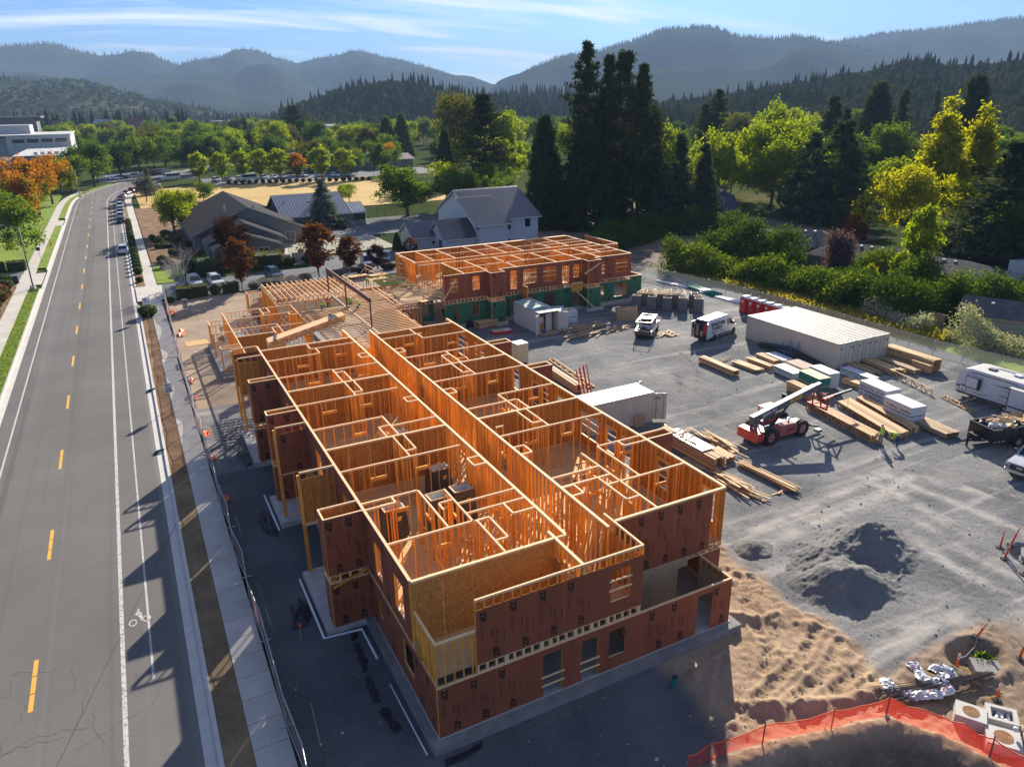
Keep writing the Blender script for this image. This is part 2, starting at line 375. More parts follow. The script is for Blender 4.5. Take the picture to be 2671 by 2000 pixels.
sheet('lawn', LAWN, [(-60, 123, -24.1, 262)], -.42); sheet('planting_bed', MULCH, [(-60, 40, -24.1, 111)], -.41); sheet('side_drive', ASPH2, [(-60, 111, -24.1, 123)], -.40)
sheet('lawn', LAWN, [(-5.1, 101, -2.6, 116)], -.35)
sheet('planting_bed', MULCH, [(-5., 116, 3, 205)], -.36)
sheet('parking_lot', ASPH2, [(-4.6, 89.8, 36, 101.6)], -.43); sheet('parking_lot', ASPH2, [(20, 101.6, 36.5, 109.5)], -.426); sheet('path', ASPH2, [(63.2, -40, 65.6, 70)], -.39)
sheet('playground', mat('pale_play_surface', (.40, .36, .29), (.33, .33, .20), scale=.3, rough=.95), [(17, 112, 37, 135)], -.425); sheet('yard', ASPH2, [(24, 128, 60, 152)], -.42)
sheet('dry_field', DRYG, [(-3.5, 176, 78, 262)], -.44); sheet('car_park', ASPH2, [(20, 262, 110, 292)], -.43); sheet('car_park', ASPH2, [(-14, 300, 20, 345)], -.435)
sheet('bank', MULCH, [(26, 257, 78, 263)], -.41); sheet('verge', LAWN, [(65.6, -40, 74, 70)], -.38); sheet('verge', DARKDIRT, [(53.5, 70, 120, 140)], -.43)
# painted markings
b = MB()
for k in range(26):
 y = -3.+13.35*k if k < 12 else -3+13.6*k
 for j in range(3): b.box(-15.4, y+1.27*j, -.466, -15.2, y+1.27*j+1.2, -.464, LYEL)
 struct(b.build('lane_marking')); b = MB()
strip('edge_line', LWHITE, 3.33, 3.53, -.465); strip('bike_line', LWHITE, 4.62, 4.73, -.465, (9, 250)); strip('edge_line', LWHITE, -4.22, -4.08, -.465)
b = MB()                                        # bicycle symbol painted in the lane
def ring(b, cx_, cy_, r0, r1, z, m, n=20):
 vs = [(cx_+r*math.cos(2*math.pi*i/n), cy_+1.5*r*math.sin(2*math.pi*i/n), z) for r in (r0, r1) for i in range(n)]
 b.faces(vs, [(i, (i+1) % n, n+(i+1) % n, n+i) for i in range(n)], m)
ring(b, -11.05, 14.9, .14, .2, -.4645, LWHITE); ring(b, -10.4, 15.0, .14, .2, -.4645, LWHITE)
for q in ([(-10.95, 15.6), (-10.8, 15.9), (-10.6, 15.6), (-10.78, 15.4)], [(-10.8, 15.4), (-10.62, 15.6), (-10.55, 15.0), (-10.66, 14.9)], [(-10.82, 16.0), (-10.72, 16.1), (-10.68, 15.9), (-10.78, 15.85)]):
 b.faces([(x, y, -.4645) for x, y in q], [(0, 1, 2, 3)], LWHITE)
struct(b.build('bike_symbol'))
b = MB()                                        # cracks in the asphalt
def crack(x, y, ang, n, l, wd):
 for i in range(n):
  a = ang+random.uniform(-.6, .6); x2, y2 = x+l*math.cos(a), y+l*math.sin(a); nx, ny = -math.sin(a)*wd, math.cos(a)*wd
  b.faces([(x-nx, y-ny, -.4655), (x+nx, y+ny, -.4655), (x2+nx, y2+ny, -.4655), (x2-nx, y2-ny, -.4655)], [(0, 1, 2, 3)], CRACK); x, y = x2, y2
for i in range(34):
 t_ = random.random(); y = 3+75*t_**1.4
 if i % 2: crack(random.choice((-20, -16.5, -13.5)), y, random.uniform(-.15, .25), random.randint(6, 16), .35, .007)
 else: crack(random.uniform(-20, -9.5), y, 1.57+random.uniform(-.4, .4), random.randint(4, 10), .35, .007)
crack(-15.55, 2, 1.57, 1, 90, .02)
struct(b.build('asphalt_crack'))
# the tan dirt with ruts, berms and the pit in front of the building
GX, GY = np.meshgrid(np.linspace(PX0, PX1, 341), np.linspace(PY0, PY1, 241))
def vnoise(x, y, f, seed=0):
 r_ = np.random.default_rng(seed); g = r_.random((256, 256)); X, Y = x*f+1000, y*f+1000
 i, j = np.floor(X).astype(int), np.floor(Y).astype(int); u, v = X-i, Y-j; u = u*u*(3-2*u); v = v*v*(3-2*v)
 a = g[i % 256, j % 256]; b_ = g[(i+1) % 256, j % 256]; c = g[i % 256, (j+1) % 256]; d = g[(i+1) % 256, (j+1) % 256]
 return (a*(1-u)+b_*u)*(1-v)+(c*(1-u)+d*u)*v
def fbm(x, y, f, o=4, seed=0): return sum(vnoise(x, y, f*2**k, seed+k)*.5**k for k in range(o))/sum(.5**k for k in range(o))
def sstep(a, b_, x): t_ = np.clip((x-a)/(b_-a), 0, 1); return t_*t_*(3-2*t_)
def polyline_d(x, y, pts):
 d = np.full(x.shape, 1e9)
 for (ax, ay), (bx, by) in zip(pts[:-1], pts[1:]):
  t_ = np.clip(((x-ax)*(bx-ax)+(y-ay)*(by-ay))/((bx-ax)**2+(by-ay)**2), 0, 1); d = np.minimum(d, np.hypot(x-ax-t_*(bx-ax), y-ay-t_*(by-ay)))
 return d
wob = (fbm(GX, GY, .5, 3, 3)-.5)*1.6
bx = np.interp(GY, [-16, -7, -5.5, -4, -2, 0, 2, 4, 6, 8], [19, 19.2, 19.4, 20.4, 20, 19.7, 19.9, 20.1, 20.2, 20.3])
sandmask = sstep(.5, -.5, GX-bx-wob*.6)*sstep(10.0, 11.6, GX+wob*.5)      # tan dirt lies right of the shaded gravel
sandmask = np.maximum(sandmask, sstep(-5.4, -6.6, GY+wob*.5)*sstep(28, 26, GX+wob))
Hh = (fbm(GX, GY, .9, 4, 5)-.5)*.08+(fbm(GX, GY, 5., 3, 8)-.5)*.05
Hs = (fbm(GX, GY, .45, 5, 15)-.5)*.4+(fbm(GX, GY, 3.4, 4, 18)-.45)*.24+np.maximum(0, fbm(GX, GY, 1.1, 3, 77)-.6)*.7
ang = .35; u_ = GX*math.cos(ang)+GY*math.sin(ang); v_ = -GX*math.sin(ang)+GY*math.cos(ang)
tracks = 0*np.maximum(0, np.sin(v_*2.1+fbm(GX, GY, .4, 2, 30)*3)-.35)*(.5+.5*np.sign(np.sin(u_*17)))*.07*(fbm(GX, GY, .35, 2, 33) > .47)
for pl_ in ([(19.3, -2.2), (17, -3.4), (13, -4.4), (11, -4.5)], [(19.6, -3.4), (17.4, -4.5), (14, -5.3)], [(21, -4.6), (19, -5.2), (16.5, -5.6)], [(22.5, -5.2), (20, -5.9), (17.6, -6.2)], [(19.6, 2.6), (18, 1), (17.2, -1.5), (14.8, -3.2)], [(19, 3), (17.3, .6), (16.3, -1.6)]):
 d_ = polyline_d(GX, GY, pl_); bd = np.exp(-(d_/.26)**4); tracks = tracks*(1-bd)+bd*(-.07+.035*np.sin((GX*.9+GY*.45)*22))+.06*np.exp(-((d_-.38)/.12)**2)
inner = sstep(0, 1., np.minimum.reduce([GX-PX0, PX1-GX, GY-PY0, PY1-GY]))
Hs = Hs*sstep(16.9, 17.6, GX+0*GY+np.maximum(0, -(GY+.6))*6)+0*GX
Z = -.4+(Hh*(1-sandmask)+(Hs*.8+tracks)*sandmask)*inner
berm = polyline_d(GX, GY, [(12.6, -4.5), (14.8, -5.6), (16.6, -6.4), (18.2, -6.3)]); Z += .34*np.exp(-(berm/.33)**2)*(.6+.8*fbm(GX, GY, 1.8, 2, 50))
berm = polyline_d(GX, GY, [(16.2, .6), (17.2, -.2), (18.3, -.5)]); Z += .3*np.exp(-(berm/.3)**2)
pl = [(7.6, -6.4), (10.6, -6.5), (14.3, -7.3), (17.2, -8.0), (17.9, -9.1), (18.6, -10.3), (19., -12.0), (19., -16)]
pd = polyline_d(GX, GY, pl); yline = np.interp(GX, [6, 7.6, 10.6, 14.3, 17.2, 17.9, 18.6, 19.0], [-6.4, -6.4, -6.5, -7.3, -8.0, -9.1, -10.3, -12.])
inpit = (GY < yline) & (GX < 19.)
Z = np.where(inpit, Z-2.2*sstep(.15, 2.6, pd+wob*.5)*(1-.0*GX)+(fbm(GX, GY, 1.3, 4, 60)-.5)*.7*sstep(0, 1.2, pd), Z)
Z += .22*np.exp(-((pd-.5*0)/.5)**2)*(GX < 20)
hole = np.hypot((GX-24.2)/1.5, (GY+7.2)/1.1); Z -= .55*sstep(1.15, .55, hole+wob*.15); Z += .12*np.exp(-((hole-1.2)/.25)**2)
hole2 = np.hypot((GX-35.2)/1.4, (GY+3.6)/1.3); Z -= .35*sstep(1.1, .6, hole2)
edge = np.minimum.reduce([GX-PX0, PX1-GX, PY1-GY]); Z = np.where(edge < 1e-6, -.4, Z)
mt, t, bs = nodes_of('excavated_ground'); v = posn(t); at_ = nd(t, 'ShaderNodeAttribute', attribute_name='sand'); at2 = nd(t, 'ShaderNodeAttribute', attribute_name='soil')
n1 = noise(t, v, .16, 6, .6); n2 = noise(t, v, 9., 6, .7); f = mth(t, 'ADD', mth(t, 'MULTIPLY', n1, .55), mth(t, 'MULTIPLY', n2, .45))
g_ = ramp(t, f, GSTOPS); f2 = mth(t, 'ADD', mth(t, 'MULTIPLY', noise(t, v, .5, 5, .6), .5), mth(t, 'MULTIPLY', noise(t, v, 6., 6, .7), .5))
s_ = ramp(t, f2, [(.3, (.22, .145, .09)), (.5, (.34, .235, .15)), (.7, (.45, .33, .22))]); d_ = ramp(t, f2, [(.3, (.10, .075, .055)), (.5, (.19, .14, .10)), (.7, (.32, .24, .175))])
g_ = mixc(t, ramp(t, noise(t, posn(t, (.05, .7, 1), (0, 0, .5)), 1., 4, .55, .6), [(.52, 0.), (.72, .8)]), g_, (.42, .385, .335))
at3 = nd(t, 'ShaderNodeAttribute', attribute_name='shade_dark'); g_ = mixc(t, at3.outputs['Fac'], g_, ramp(t, f, DSTOPS)); g_ = mixc(t, nd(t, 'ShaderNodeAttribute', attribute_name='dust').outputs['Fac'], g_, (.40, .365, .32)); cc = mixc(t, at_.outputs['Fac'], g_, s_); cc = mixc(t, at2.outputs['Fac'], cc, d_); lk(t, cc, bs.inputs['Base Color']); bs.inputs['Roughness'].default_value = .96; bs.inputs['Specular IOR Level'].default_value = .1
bn = nd(t, 'ShaderNodeBump'); bn.inputs['Strength'].default_value = .6; bn.inputs['Distance'].default_value = .1; lk(t, noise(t, v, 13, 6, .75), bn.inputs['Height']); lk(t, bn.outputs[0], bs.inputs['Normal'])
ny, nx = GX.shape
me = bpy.data.meshes.new('excavated_ground'); idx = np.arange(nx*ny).reshape(ny, nx)
me.from_pydata(np.stack([GX, GY, Z], -1).reshape(-1, 3).tolist(), [], np.stack([idx[:-1, :-1], idx[:-1, 1:], idx[1:, 1:], idx[1:, :-1]], -1).reshape(-1, 4).tolist())
dust = np.zeros_like(GX)
for w_, pl_ in ((.5, [(22.2, 4.6), (27.6, 4.9), (32.3, 5.1), (38, 6)]), (.4, [(22.6, 6.0), (28, 6.3), (33, 6.8), (39, 8)]), (.5, [(31.2, 1.5), (30.2, -2.0), (30.3, -4.5), (31, -8)]), (.4, [(32.9, 2), (32.2, -2.2), (32.4, -7)]), (.5, [(34.5, 8), (34.8, 4.9), (34.2, -.1)]), (.45, [(36.3, 8), (36.9, 3.2), (37.3, -.2), (37, -6)]), (.6, [(22.6, -4.0), (26.5, -5.2), (29, -7.4)]), (.6, [(38.5, 5), (40, 2)])): dust = np.maximum(dust, np.exp(-(polyline_d(GX, GY, pl_)/w_)**2))
dust = dust*np.clip(fbm(GX, GY, .8, 4, 91)*2.6-.6, 0, 1)*.85
for nm, a in (('dust', dust), ('sand', sandmask), ('shade_dark', sstep(18, 16, GX+wob)), ('soil', np.maximum(sstep(.0, .8, pd)*inpit, sstep(19.2, 20.5, GX+wob)*sstep(-5.8, -6.6, GY+wob*.4)*sstep(30, 27, GX+wob)*.75))):  # third mask darkens the gravel colour where the building's shade falls
 at = me.attributes.new(nm, 'FLOAT', 'POINT'); at.data.foreach_set('value', a.reshape(-1).astype(np.float32))
me.materials.append(mt); me.polygons.foreach_set('use_smooth', [True]*len(me.polygons)); struct(link('excavated_ground', me))
def gz(x, y): return float(Z[int(np.clip(round((y-PY0)/(PY1-PY0)*(ny-1)), 0, ny-1)), int(np.clip(round((x-PX0)/(PX1-PX0)*(nx-1)), 0, nx-1))])
# gravel mounds
MGRAV = ground_mat('mound_gravel', [(.3, (.115, .113, .108)), (.5, (.17, .165, .155)), (.7, (.24, .23, .215))], .5, 9., .6, 12)
def mound(label, cx_, cy_, rx, ry, h, rot, peaks, seed, n=120):
 X, Y = np.meshgrid(np.linspace(-1.15, 1.15, n), np.linspace(-1.15, 1.15, n)); r_ = np.hypot(X, Y)+(fbm(X, Y, 2.2, 3, seed)-.5)*.35
 zz_ = np.zeros_like(X)
 for px, py, pr, ph in peaks: zz_ = np.maximum(zz_, ph*np.clip(1.08-np.hypot(X-px, Y-py)/pr+(fbm(X, Y, 2.6, 3, seed+9)-.5)*.5, 0, 1)**1.1)
 zz_ = zz_*h*np.clip((1.1-r_)*2.4, 0, 1)+(fbm(X, Y, 9., 3, seed+4)-.5)*.10*h+(fbm(X, Y, 26., 2, seed+6)-.5)*.10*h*np.clip((1.1-r_)*3, 0, 1)
 zz_ = np.where(np.maximum(abs(X), abs(Y)) > 1.1, -.15, zz_-.06)
 c, s_ = math.cos(rot), math.sin(rot); P = np.stack([cx_+(X*rx*c-Y*ry*s_), cy_+(X*rx*s_+Y*ry*c), -.4+zz_], -1).reshape(-1, 3); ii = np.arange(n*n).reshape(n, n)
 me = bpy.data.meshes.new('gravel_mound'); me.from_pydata(P.tolist(), [], np.stack([ii[:-1, :-1], ii[:-1, 1:], ii[1:, 1:], ii[1:, :-1]], -1).reshape(-1, 4).tolist())
 me.materials.append(MGRAV); me.polygons.foreach_set('use_smooth', [True]*len(me.polygons)); return tag(link('gravel_mound', me), label, 'gravel mound')
mound('big dark grey gravel mound with two humps beside the tan dirt', 25.6, .9, 5.2, 3.3, 1.75, .12, [(-.45, -.35, .75, .8), (.38, .15, .8, 1.), (-.05, .25, .7, .6)], 3)
mound('small low heap of dark gravel near the building corner', 21.7, 4.5, 1.7, 1.3, .5, .3, [(0, 0, .9, 1.)], 21, 50)
mt, t, bs = nodes_of('pale_track_dust'); tp = nd(t, 'ShaderNodeBsdfTransparent'); ms = nd(t, 'ShaderNodeMixShader'); ed = nd(t, 'ShaderNodeAttribute', attribute_name='rnd')
bs.inputs['Base Color'].default_value = (.38, .35, .305, 1); bs.inputs['Roughness'].default_value = 1; bs.inputs['Specular IOR Level'].default_value = 0
lk(t, mth(t, 'MULTIPLY', ramp(t, noise(t, posn(t), 1.6, 7, .7), [(.42, 0.), (.62, .75)]), ed.outputs['Fac']), ms.inputs[0]); lk(t, tp.outputs[0], ms.inputs[1]); lk(t, bs.outputs[0], ms.inputs[2]); lk(t, ms.outputs[0], t.nodes['Material Output'].inputs[0]); PDUST = mt
def tyre_track(pts, wd=.45):
 P = [Vector((*p, -.396)) for p in pts]
 for _ in range(3): P = [P[0]]+[q for a, e in zip(P[:-1], P[1:]) for q in (a.lerp(e, .25), a.lerp(e, .75))]+[P[-1]]
 b = MB(); O = []
 for i, p in enumerate(P): d = P[min(i+1, len(P)-1)]-P[max(i-1, 0)]; O.append(Vector((-d.y, d.x, 0)).normalized()*wd)
 for k, f in ((-1., .25), (-.5, .8), (0., .8), (.5, .25)):
  b.faces([p+o*k for p, o in zip(P, O)]+[p+o*(k+.5) for p, o in zip(P, O)], [(i, i+1, len(P)+i+1, len(P)+i) for i in range(len(P)-1)], PDUST, f)
 return struct(b.build('tyre_track'))
for q in ([(34.5, 8.1), (34.3, 10), (33, 14), (32, 20), (33, 28)], [(36.4, 8.1), (36.3, 11), (34.9, 15), (34, 20), (35, 27), (38, 32)], [(35.1, 36), (35, 31.6), (36, 26.9), (36.4, 22.3), (37, 18)], [(37, 36), (36.8, 31.6), (37.8, 26.9), (38.3, 22.3), (39, 19)], [(34, 41), (38.9, 39), (40.4, 36), (38.9, 32), (34.5, 27), (31, 25)], [(34, 43), (39.9, 40.5), (42.1, 36), (40.3, 31), (36, 26)], [(42.6, 40), (41.4, 34), (38.4, 28.5)], [(40.1, 7), (41, 3), (42, -3)], [(38.6, 9.4), (38, 13), (40.2, 18), (42, 22)], [(30, 38), (33, 33), (33.5, 29), (32, 25)], [(28.5, 44), (33, 42), (40, 40.5), (46, 41)], [(40.1, .5), (45, -2), (52, -5)]): tyre_track(q)
# ================================================================ timber buildings
F2, Z1, Z2 = 3.0, 2.55, 6.15
class Frame:
 def __init__(s, th): s.th = th; s.studs = []
 def stud(s, x, y, z0, z1, ax, ay, par): s.studs.append((x, y, z0, z1, ax, ay, par))
 def finish(s, limit):
  key = lambda q: (Vector((q[0], q[1], q[3]))-CAM).length
  s.studs.sort(key=key); rest = MB()
  for i, (x, y, z0, z1, ax, ay, par) in enumerate(s.studs):
   if i < limit: link('stud', boxmesh('stud', ax, ay, z1-z0, STUD), par, (x, y, z0))
   else: rest.box(x-ax/2, y-ay/2, z0, x+ax/2, y+ay/2, z1, STUD)
  if rest.f: rest.build('stud', s.th, kind='stuff')
def rect_minus(s0, s1, z0, z1, ops):
 rs = [(s0, s1, z0, z1)]
 for o0, o1, oz0, oz1 in ops:
  nr = []
  for a, b_, c, d in rs:
   if o1 <= a+.005 or o0 >= b_-.005 or oz1 <= c+.005 or oz0 >= d-.005: nr.append((a, b_, c, d)); continue
   x0, x1 = max(a, o0), min(b_, o1)
   if o0 > a: nr.append((a, o0, c, d))
   if o1 < b_: nr.append((o1, b_, c, d))
   if oz0 > c: nr.append((x0, x1, c, oz0))
   if oz1 < d: nr.append((x0, x1, oz1, d))
  rs = nr
 return rs
NOBAR = {(8.28, 9.2), (13.38, 14.3), (1.4, 1.9), (4.9, 6.2)}
ZIPN = {'zip': (ZIPR, OSB), 'green': (ZIPG, OSBG), 'osb': (OSB, OSB), 'osbg': (OSBG, OSBG)}
def zip_print(b, o, u, L, z0, z1, n, k):
 o = Vector(o); u = Vector(u); up = Vector((0, 0, 1)); H = z1-z0
 if H < 1.0: return
 p = o+u*(L*.14)+up*(H-.14); put_text(b, 'ZIP', .36, p, -up, u, INK, .016); put_text(b, 'system', .27, p-up*.66, -up, u, INKR)
 q = o+u*(L*.72)+up*.10; put_text(b, 'ZIP', .36, q, up, -u, INK, .016); put_text(b, 'system', .27, q+up*.66, up, -u, INKR)
 for f0, z_, l_ in ((.48, .45, .35), (.52, .42, .5), (.9, .3, .5)):
  q = o+u*(L*f0)+up*(H*z_); b.faces([q, q+u*.03, q+u*.03+up*min(l_, H*.3), q+up*min(l_, H*.3)], [(0, 1, 2, 3)], INKR)
def wall(F, x0, y0, x1, y1, z0, z1, t=.09, ops=(), sh=(), sp=.42, bars=True, plates=True, studs=True, name='wall_frame', stud_range=None, pm=None, doubles=()):
 """straight framed wall; ops: (s0, s1, zlo, zhi) openings; sh: (side, kind, zlo, zhi[, s0, s1[, print]])"""
 L = math.hypot(x1-x0, y1-y0); d = Vector(((x1-x0)/L, (y1-y0)/L, 0)); n = Vector((d.y, -d.x, 0)); alongx = abs(d.x) > .5
 P = lambda s, c, z: (x0+d.x*s+n.x*c, y0+d.y*s+n.y*c, z)
 b = MB()
 def bx(s0, s1, c0, c1, a, e, m, fm=None): p, q = P(s0, c0, a), P(s1, c1, e); b.box(*p, *q, m, fm)
 h = t/2; pm_ = pm or PLATE
 if plates:
  bx(0, L, -h, h, z1-.05, z1, pm_); bx(0, L, -h, h, z1-.10, z1-.053, pm_)
  segs = [(0, L)]
  for o in ops:
   if o[2] <= z0+.05: segs = [q for a, e in segs for q in ((a, min(e, o[0])), (max(a, o[1]), e)) if q[1]-q[0] > .02]
  for a, e in segs: bx(a, e, -h, h, z0, z0+.04, pm_)
 for o0, o1, oz0, oz1 in ops:
  bx(o0-.04, o1+.04, -h+.003, h-.003, oz1, min(oz1+.2, z1-.1), STUD)
  if oz0 > z0+.1: bx(o0, o1, -h+.003, h-.003, oz0-.05, oz0, pm_)
  if bars and oz1-oz0 > 1.2 and (o0, o1) not in NOBAR:
   hh = oz1-oz0
   for f_ in ((.36, .66) if oz0 > z0+.1 else (.24, .45)): bx(o0-.1, o1+.1, h, h+.04, oz0+hh*f_, oz0+hh*f_+.09, PLATE)
 root = b.build(name, F.th) if b.f else link(name, None, F.th)
 ax, ay = (.042, t-.004) if alongx else (t-.004, .042)
 if studs:
  r0, r1 = stud_range or (0, L); k = int((r1-r0)/sp); xs = [r0+.021]+[r0+sp*i for i in range(1, k+1)]+[r1-.021]
  for o in ops: xs += [o[0]-.022, o[1]+.022]
  xs += list(doubles)
  last = -1
  for s in sorted(xs):
   if s-last < .045: continue
   last = s
   op = [o for o in ops if o[0]-.005 < s < o[1]+.005]
   p = P(min(max(s, .021), L-.021), 0, 0)
   if not op: F.stud(p[0], p[1], z0+.04, z1-.10, ax, ay, root)
   else:
    o = op[0]
    if o[2] > z0+.25: F.stud(p[0], p[1], z0+.04, o[2]-.05, ax, ay, root)
    if o[3]+.2 < z1-.2: F.stud(p[0], p[1], o[3]+.2, z1-.10, ax, ay, root)
 pr = MB()
 for q in sh:
  side, kind, a, e = q[:4]; s0, s1 = (q[4], q[5]) if len(q) > 5 else (0, L); prn = q[6] if len(q) > 6 else kind in ('zip', 'green')
  mo, mi = ZIPN[kind]; nn = n*side
  fi = {(1, 0): 3, (-1, 0): 5, (0, 1): 4, (0, -1): 2}[(round(nn.x), round(nn.y))]
  m_ = max(1, round((s1-s0)/1.27)); W = (s1-s0)/m_
  for i in range(m_):
   pb = MB(); rr = random.random()
   for a_, b_, c_, d_ in rect_minus(s0+W*i+.006, s0+W*(i+1)-.006, a, e, ops):
    p, r_ = P(a_, side*(h+.002), c_), P(b_, side*(h+.016), d_); pb.box(*p, *r_, mi, {fi: mo}, rr)
   if pb.f: pb.build('sheathing_panel', root)
   if prn:
    u = Vector((0, 0, 1)).cross(nn)*1.0
    st = s0+W*i if u.dot(d) > 0 else s0+W*(i+1)
    ok = not any(o[0] < s0+W*(i+1)-.1 and o[1] > s0+W*i+.1 for o in ops)
    if ok: zip_print(pr, P(st, side*(h+.020), a), u, W, a, e, nn, i)
 if pr.f: pr.build('lettering', root)
 return root
def truss_band(F, x0, y0, x1, y1, z0, z1, step=.42, deep=.5, side=1):
 """exposed ends of open web floor trusses between storeys"""
 L = math.hypot(x1-x0, y1-y0); d = Vector(((x1-x0)/L, (y1-y0)/L, 0)); n = Vector((d.y, -d.x, 0))*-side
 b = MB(); P = lambda s, c, z: Vector((x0+d.x*s+n.x*c, y0+d.y*s+n.y*c, z))
 p, q = P(0, 0, z0), P(L, .09, z0+.05); b.box(*p, *q, PLATE); p, q = P(0, 0, z1-.06), P(L, .09, z1); b.box(*p, *q, PLATE)
 k = int(L/step)
 for i in range(k+1):
  s = min(i*step, L-.09)
  if i % 4 == 3 or random.random() < .1: s_ = s+.10; p, q = P(s_, 0, z0+.05), P(min(s_+.08, L), .09, z1-.06); b.box(*p, *q, PLATE)
  p, q = P(s, 0, z0+.05), P(s+.09, .09, z1-.06); b.box(*p, *q, PLATE)
  for zz_ in (z0+.055, z1-.115): p, q = P(s+.01, .09, zz_), P(s+.08, deep+.5, zz_+.05); b.box(*p, *q, STUD)
  b.beam(P(s+.045, .12, z0+.08), P(s+.045, deep+.4, z1-.1), .04, .07, STUD)
 return b.build('truss_ends', F.th)
near = thing('unfinished_building', 'long two storey timber framed building without a roof, brown-red sheathing on its near end', 'unfinished building')
A = Frame(near)
# foundation
b = MB()
b.box(-.42, -.48, -.62, 15.95, 39.2, -.03, CONCD); b.box(15.95, 2.0, -.62, 17.15, 39.2, -.03, CONCD)
b.box(-.06, -.06, -.03, 15.6, 2.3, 0, CONC); b.box(-.06, 2.3, -.03, 16.85, 39.2, 0, CONC)
for y0, y1 in ((8.9, 14.5), (20.4, 24.3), (29.9, 36.5)): b.box(-2.4, y0, -.62, -.42, y1, -.01, CONC)
b.box(-.1, 39.2, -.62, 18.2, 67, -.01, CONCD); b.box(-2, 50.5, -.62, -.1, 63.3, -.02, CONCD); b.box(5., 67, -.62, 23., 77, -.03, DARKDIRT)
b.build('foundation', near)
# upper floor deck in sheets
SH = 2.44
y = 2.42; row = 0
while y < 38.7:
 x = .08-(SH/2 if row % 2 else 0)
 while x < 16.6:
  a, e = max(x, .08), min(x+SH, 16.68); ye = min(y+1.22, 38.7)
  if e-a > .05:
   k = ('floor_panel', round(e-a, 2), round(ye-y, 2))
   if k not in BCACHE: q = MB(); q.box(0.004, .004, 0, e-a-.004, ye-y-.004, .02, OSBF, rnd=0.); BCACHE[k] = q.mesh('floor_panel')
   link('floor_panel', BCACHE[k], near, (a, y, F2-.022))
  x += SH
 y += 1.22; row += 1
b = MB(); b.box(.08, .08, F2-.022, 9.95, 2.40, F2-.002, OSBF); b.build('floor_panel', near)
# ---- front, ground storey
G1 = [(4.88, 5.84, 0, 2.2), (6.84, 7.70, 0, 2.15), (8.28, 9.2, .68, 2.12), (13.38, 14.3, 0, 2.2)]
wall(A, 0, .045, 15.5, .045, 0, Z1, .09, G1, [(1, 'zip', .0, Z1-.06)])
wall(A, .045, 9, .045, 0.1, 0, Z1, .09, [(1.4, 1.9, .9, 2.0), (4.9, 6.2, .75, 2.2)], [(1, 'zip', 0, Z1)])
wall(A, 15.455, .1, 15.455, 2.25, 0, Z1, .09, (), [(1, 'zip', 0, Z1-.06), (-1, 'osbg', .05, Z1-.35)], sp=.42)
wall(A, 10, 2.3, 14.6, 2.3, 0, F2-.05, .09, [(4.0, 4.6, 0, 2.2)], [(1, 'osbg', 0, F2-.06)], plates=False, bars=False)
wall(A, 15.45, 2.3, 16.75, 2.3, 0, Z1, .09, (), [(1, 'zip', 0, Z1)])
wall(A, 10, .1, 10, 2.2, 0, Z1, .09, (), [(1, 'osbg', 0, Z1)])
truss_band(A, 1.8, 0, 10, 0, Z1+.003, F2); truss_band(A, 14.5, 2.26, 16.75, 2.26, Z1+.003, F2); truss_band(A, 0, 9, 0, 2.5, Z1+.003, F2, .42)
# ---- front, upper storey
wall(A, 1.8, .045, 10, .045, F2, Z2, .09, [(6.48, 7.5, 3.7, 5.32)], [(1, 'zip', F2, 5.66)])
wall(A, 9.955, .1, 9.955, 3.1, F2, Z2, .09, (), [(1, 'zip', F2, 5.5)])
wall(A, 10.05, 2.3, 16.75, 2.3, F2-.25, Z2, .14, (), [(1, 'zip', F2-.2, Z2-.1, 0, 5.85)])
wall(A, 0, 2.4, 6.8, 2.4, F2, Z2, .14, (), [(1, 'osb', F2, Z2-.1)])
wall(A, 6.85, .1, 6.85, 3.0, F2, Z2, .14, [(.6, 1.6, F2, 5.2)], [(-1, 'osb', F2, 5.2, 1.6, 2.9)])
wall(A, 6.92, 2.38, 7.42, 2.38, F2, Z2, .1)
# low balcony rail at the left corner, studs down to the lower plate
wall(A, .045, 2.33, .045, .1, Z1+.005, 4.72, .09, (), [(1, 'osb', Z1, 3.5, 0, .55)], sp=.28)
wall(A, 0, .045, 1.76, .045, Z1+.005, 4.72, .09, (), sp=.40)
# ---- long outer walls
LW = [(38.8-a, 38.8-e, 3.6, 5.35) for e, a in ((3.3, 4.5), (6.3, 7.3), (17.4, 18.6), (26.0, 27.2), (33, 34.2))]+[(38.8-a, 38.8-e, F2, 5.3) for e, a in ((11.2, 12.7), (21.6, 22.9), (31.6, 33.0-.2))]
wall(A, 0, 38.8, 0, 2.47, F2, Z2, .14, LW, [(1, 'zip', F2, Z2-.02)], bars=False)
wall(A, 0, 38.8, 0, 9.05, 0, Z1, .14, [(38.8-a, 38.8-e, 0, 2.2) for e, a in ((11, 12.7), (22, 23.2), (31.5, 33))], [(1, 'zip', 0, Z1, 8., 29.7, False)], bars=False)
RWo = [(2.9, 3.9, 3.8, 5.4), (6.6, 7.7, 3.8, 5.4), (10.2, 11.2, F2, 5.3), (11.7, 12.8, 3.8, 5.4), (13.6, 15.8, 3.8, 5.4), (17.2, 18.9, 3.8, 5.4), (20.0, 21.0, 3.8, 5.4), (21.4, 22.5, F2, 5.3), (24.3, 25.5, 3.8, 5.4), (27.3, 28.4, F2, 5.3), (30.7, 31.5, 3.8, 5.4), (31.9, 32.6, 3.8, 5.4), (33.9, 36.2, 3.6, 5.4)]
wall(A, 16.75, 2.37, 16.75, 38.7, F2, Z2, .14, [(a-2.37, e-2.37, p, q) for a, e, p, q in RWo], [(1, 'zip', F2, Z2-.02)])
wall(A, 16.75, 2.37, 16.75, 38.7, 0, Z1, .14, (), [(1, 'zip', 0, Z1, 0, 36.3, False)], studs=False)
truss_band(A, 16.83, 2.4, 16.83, 38.7, Z1+.003, F2, .6)
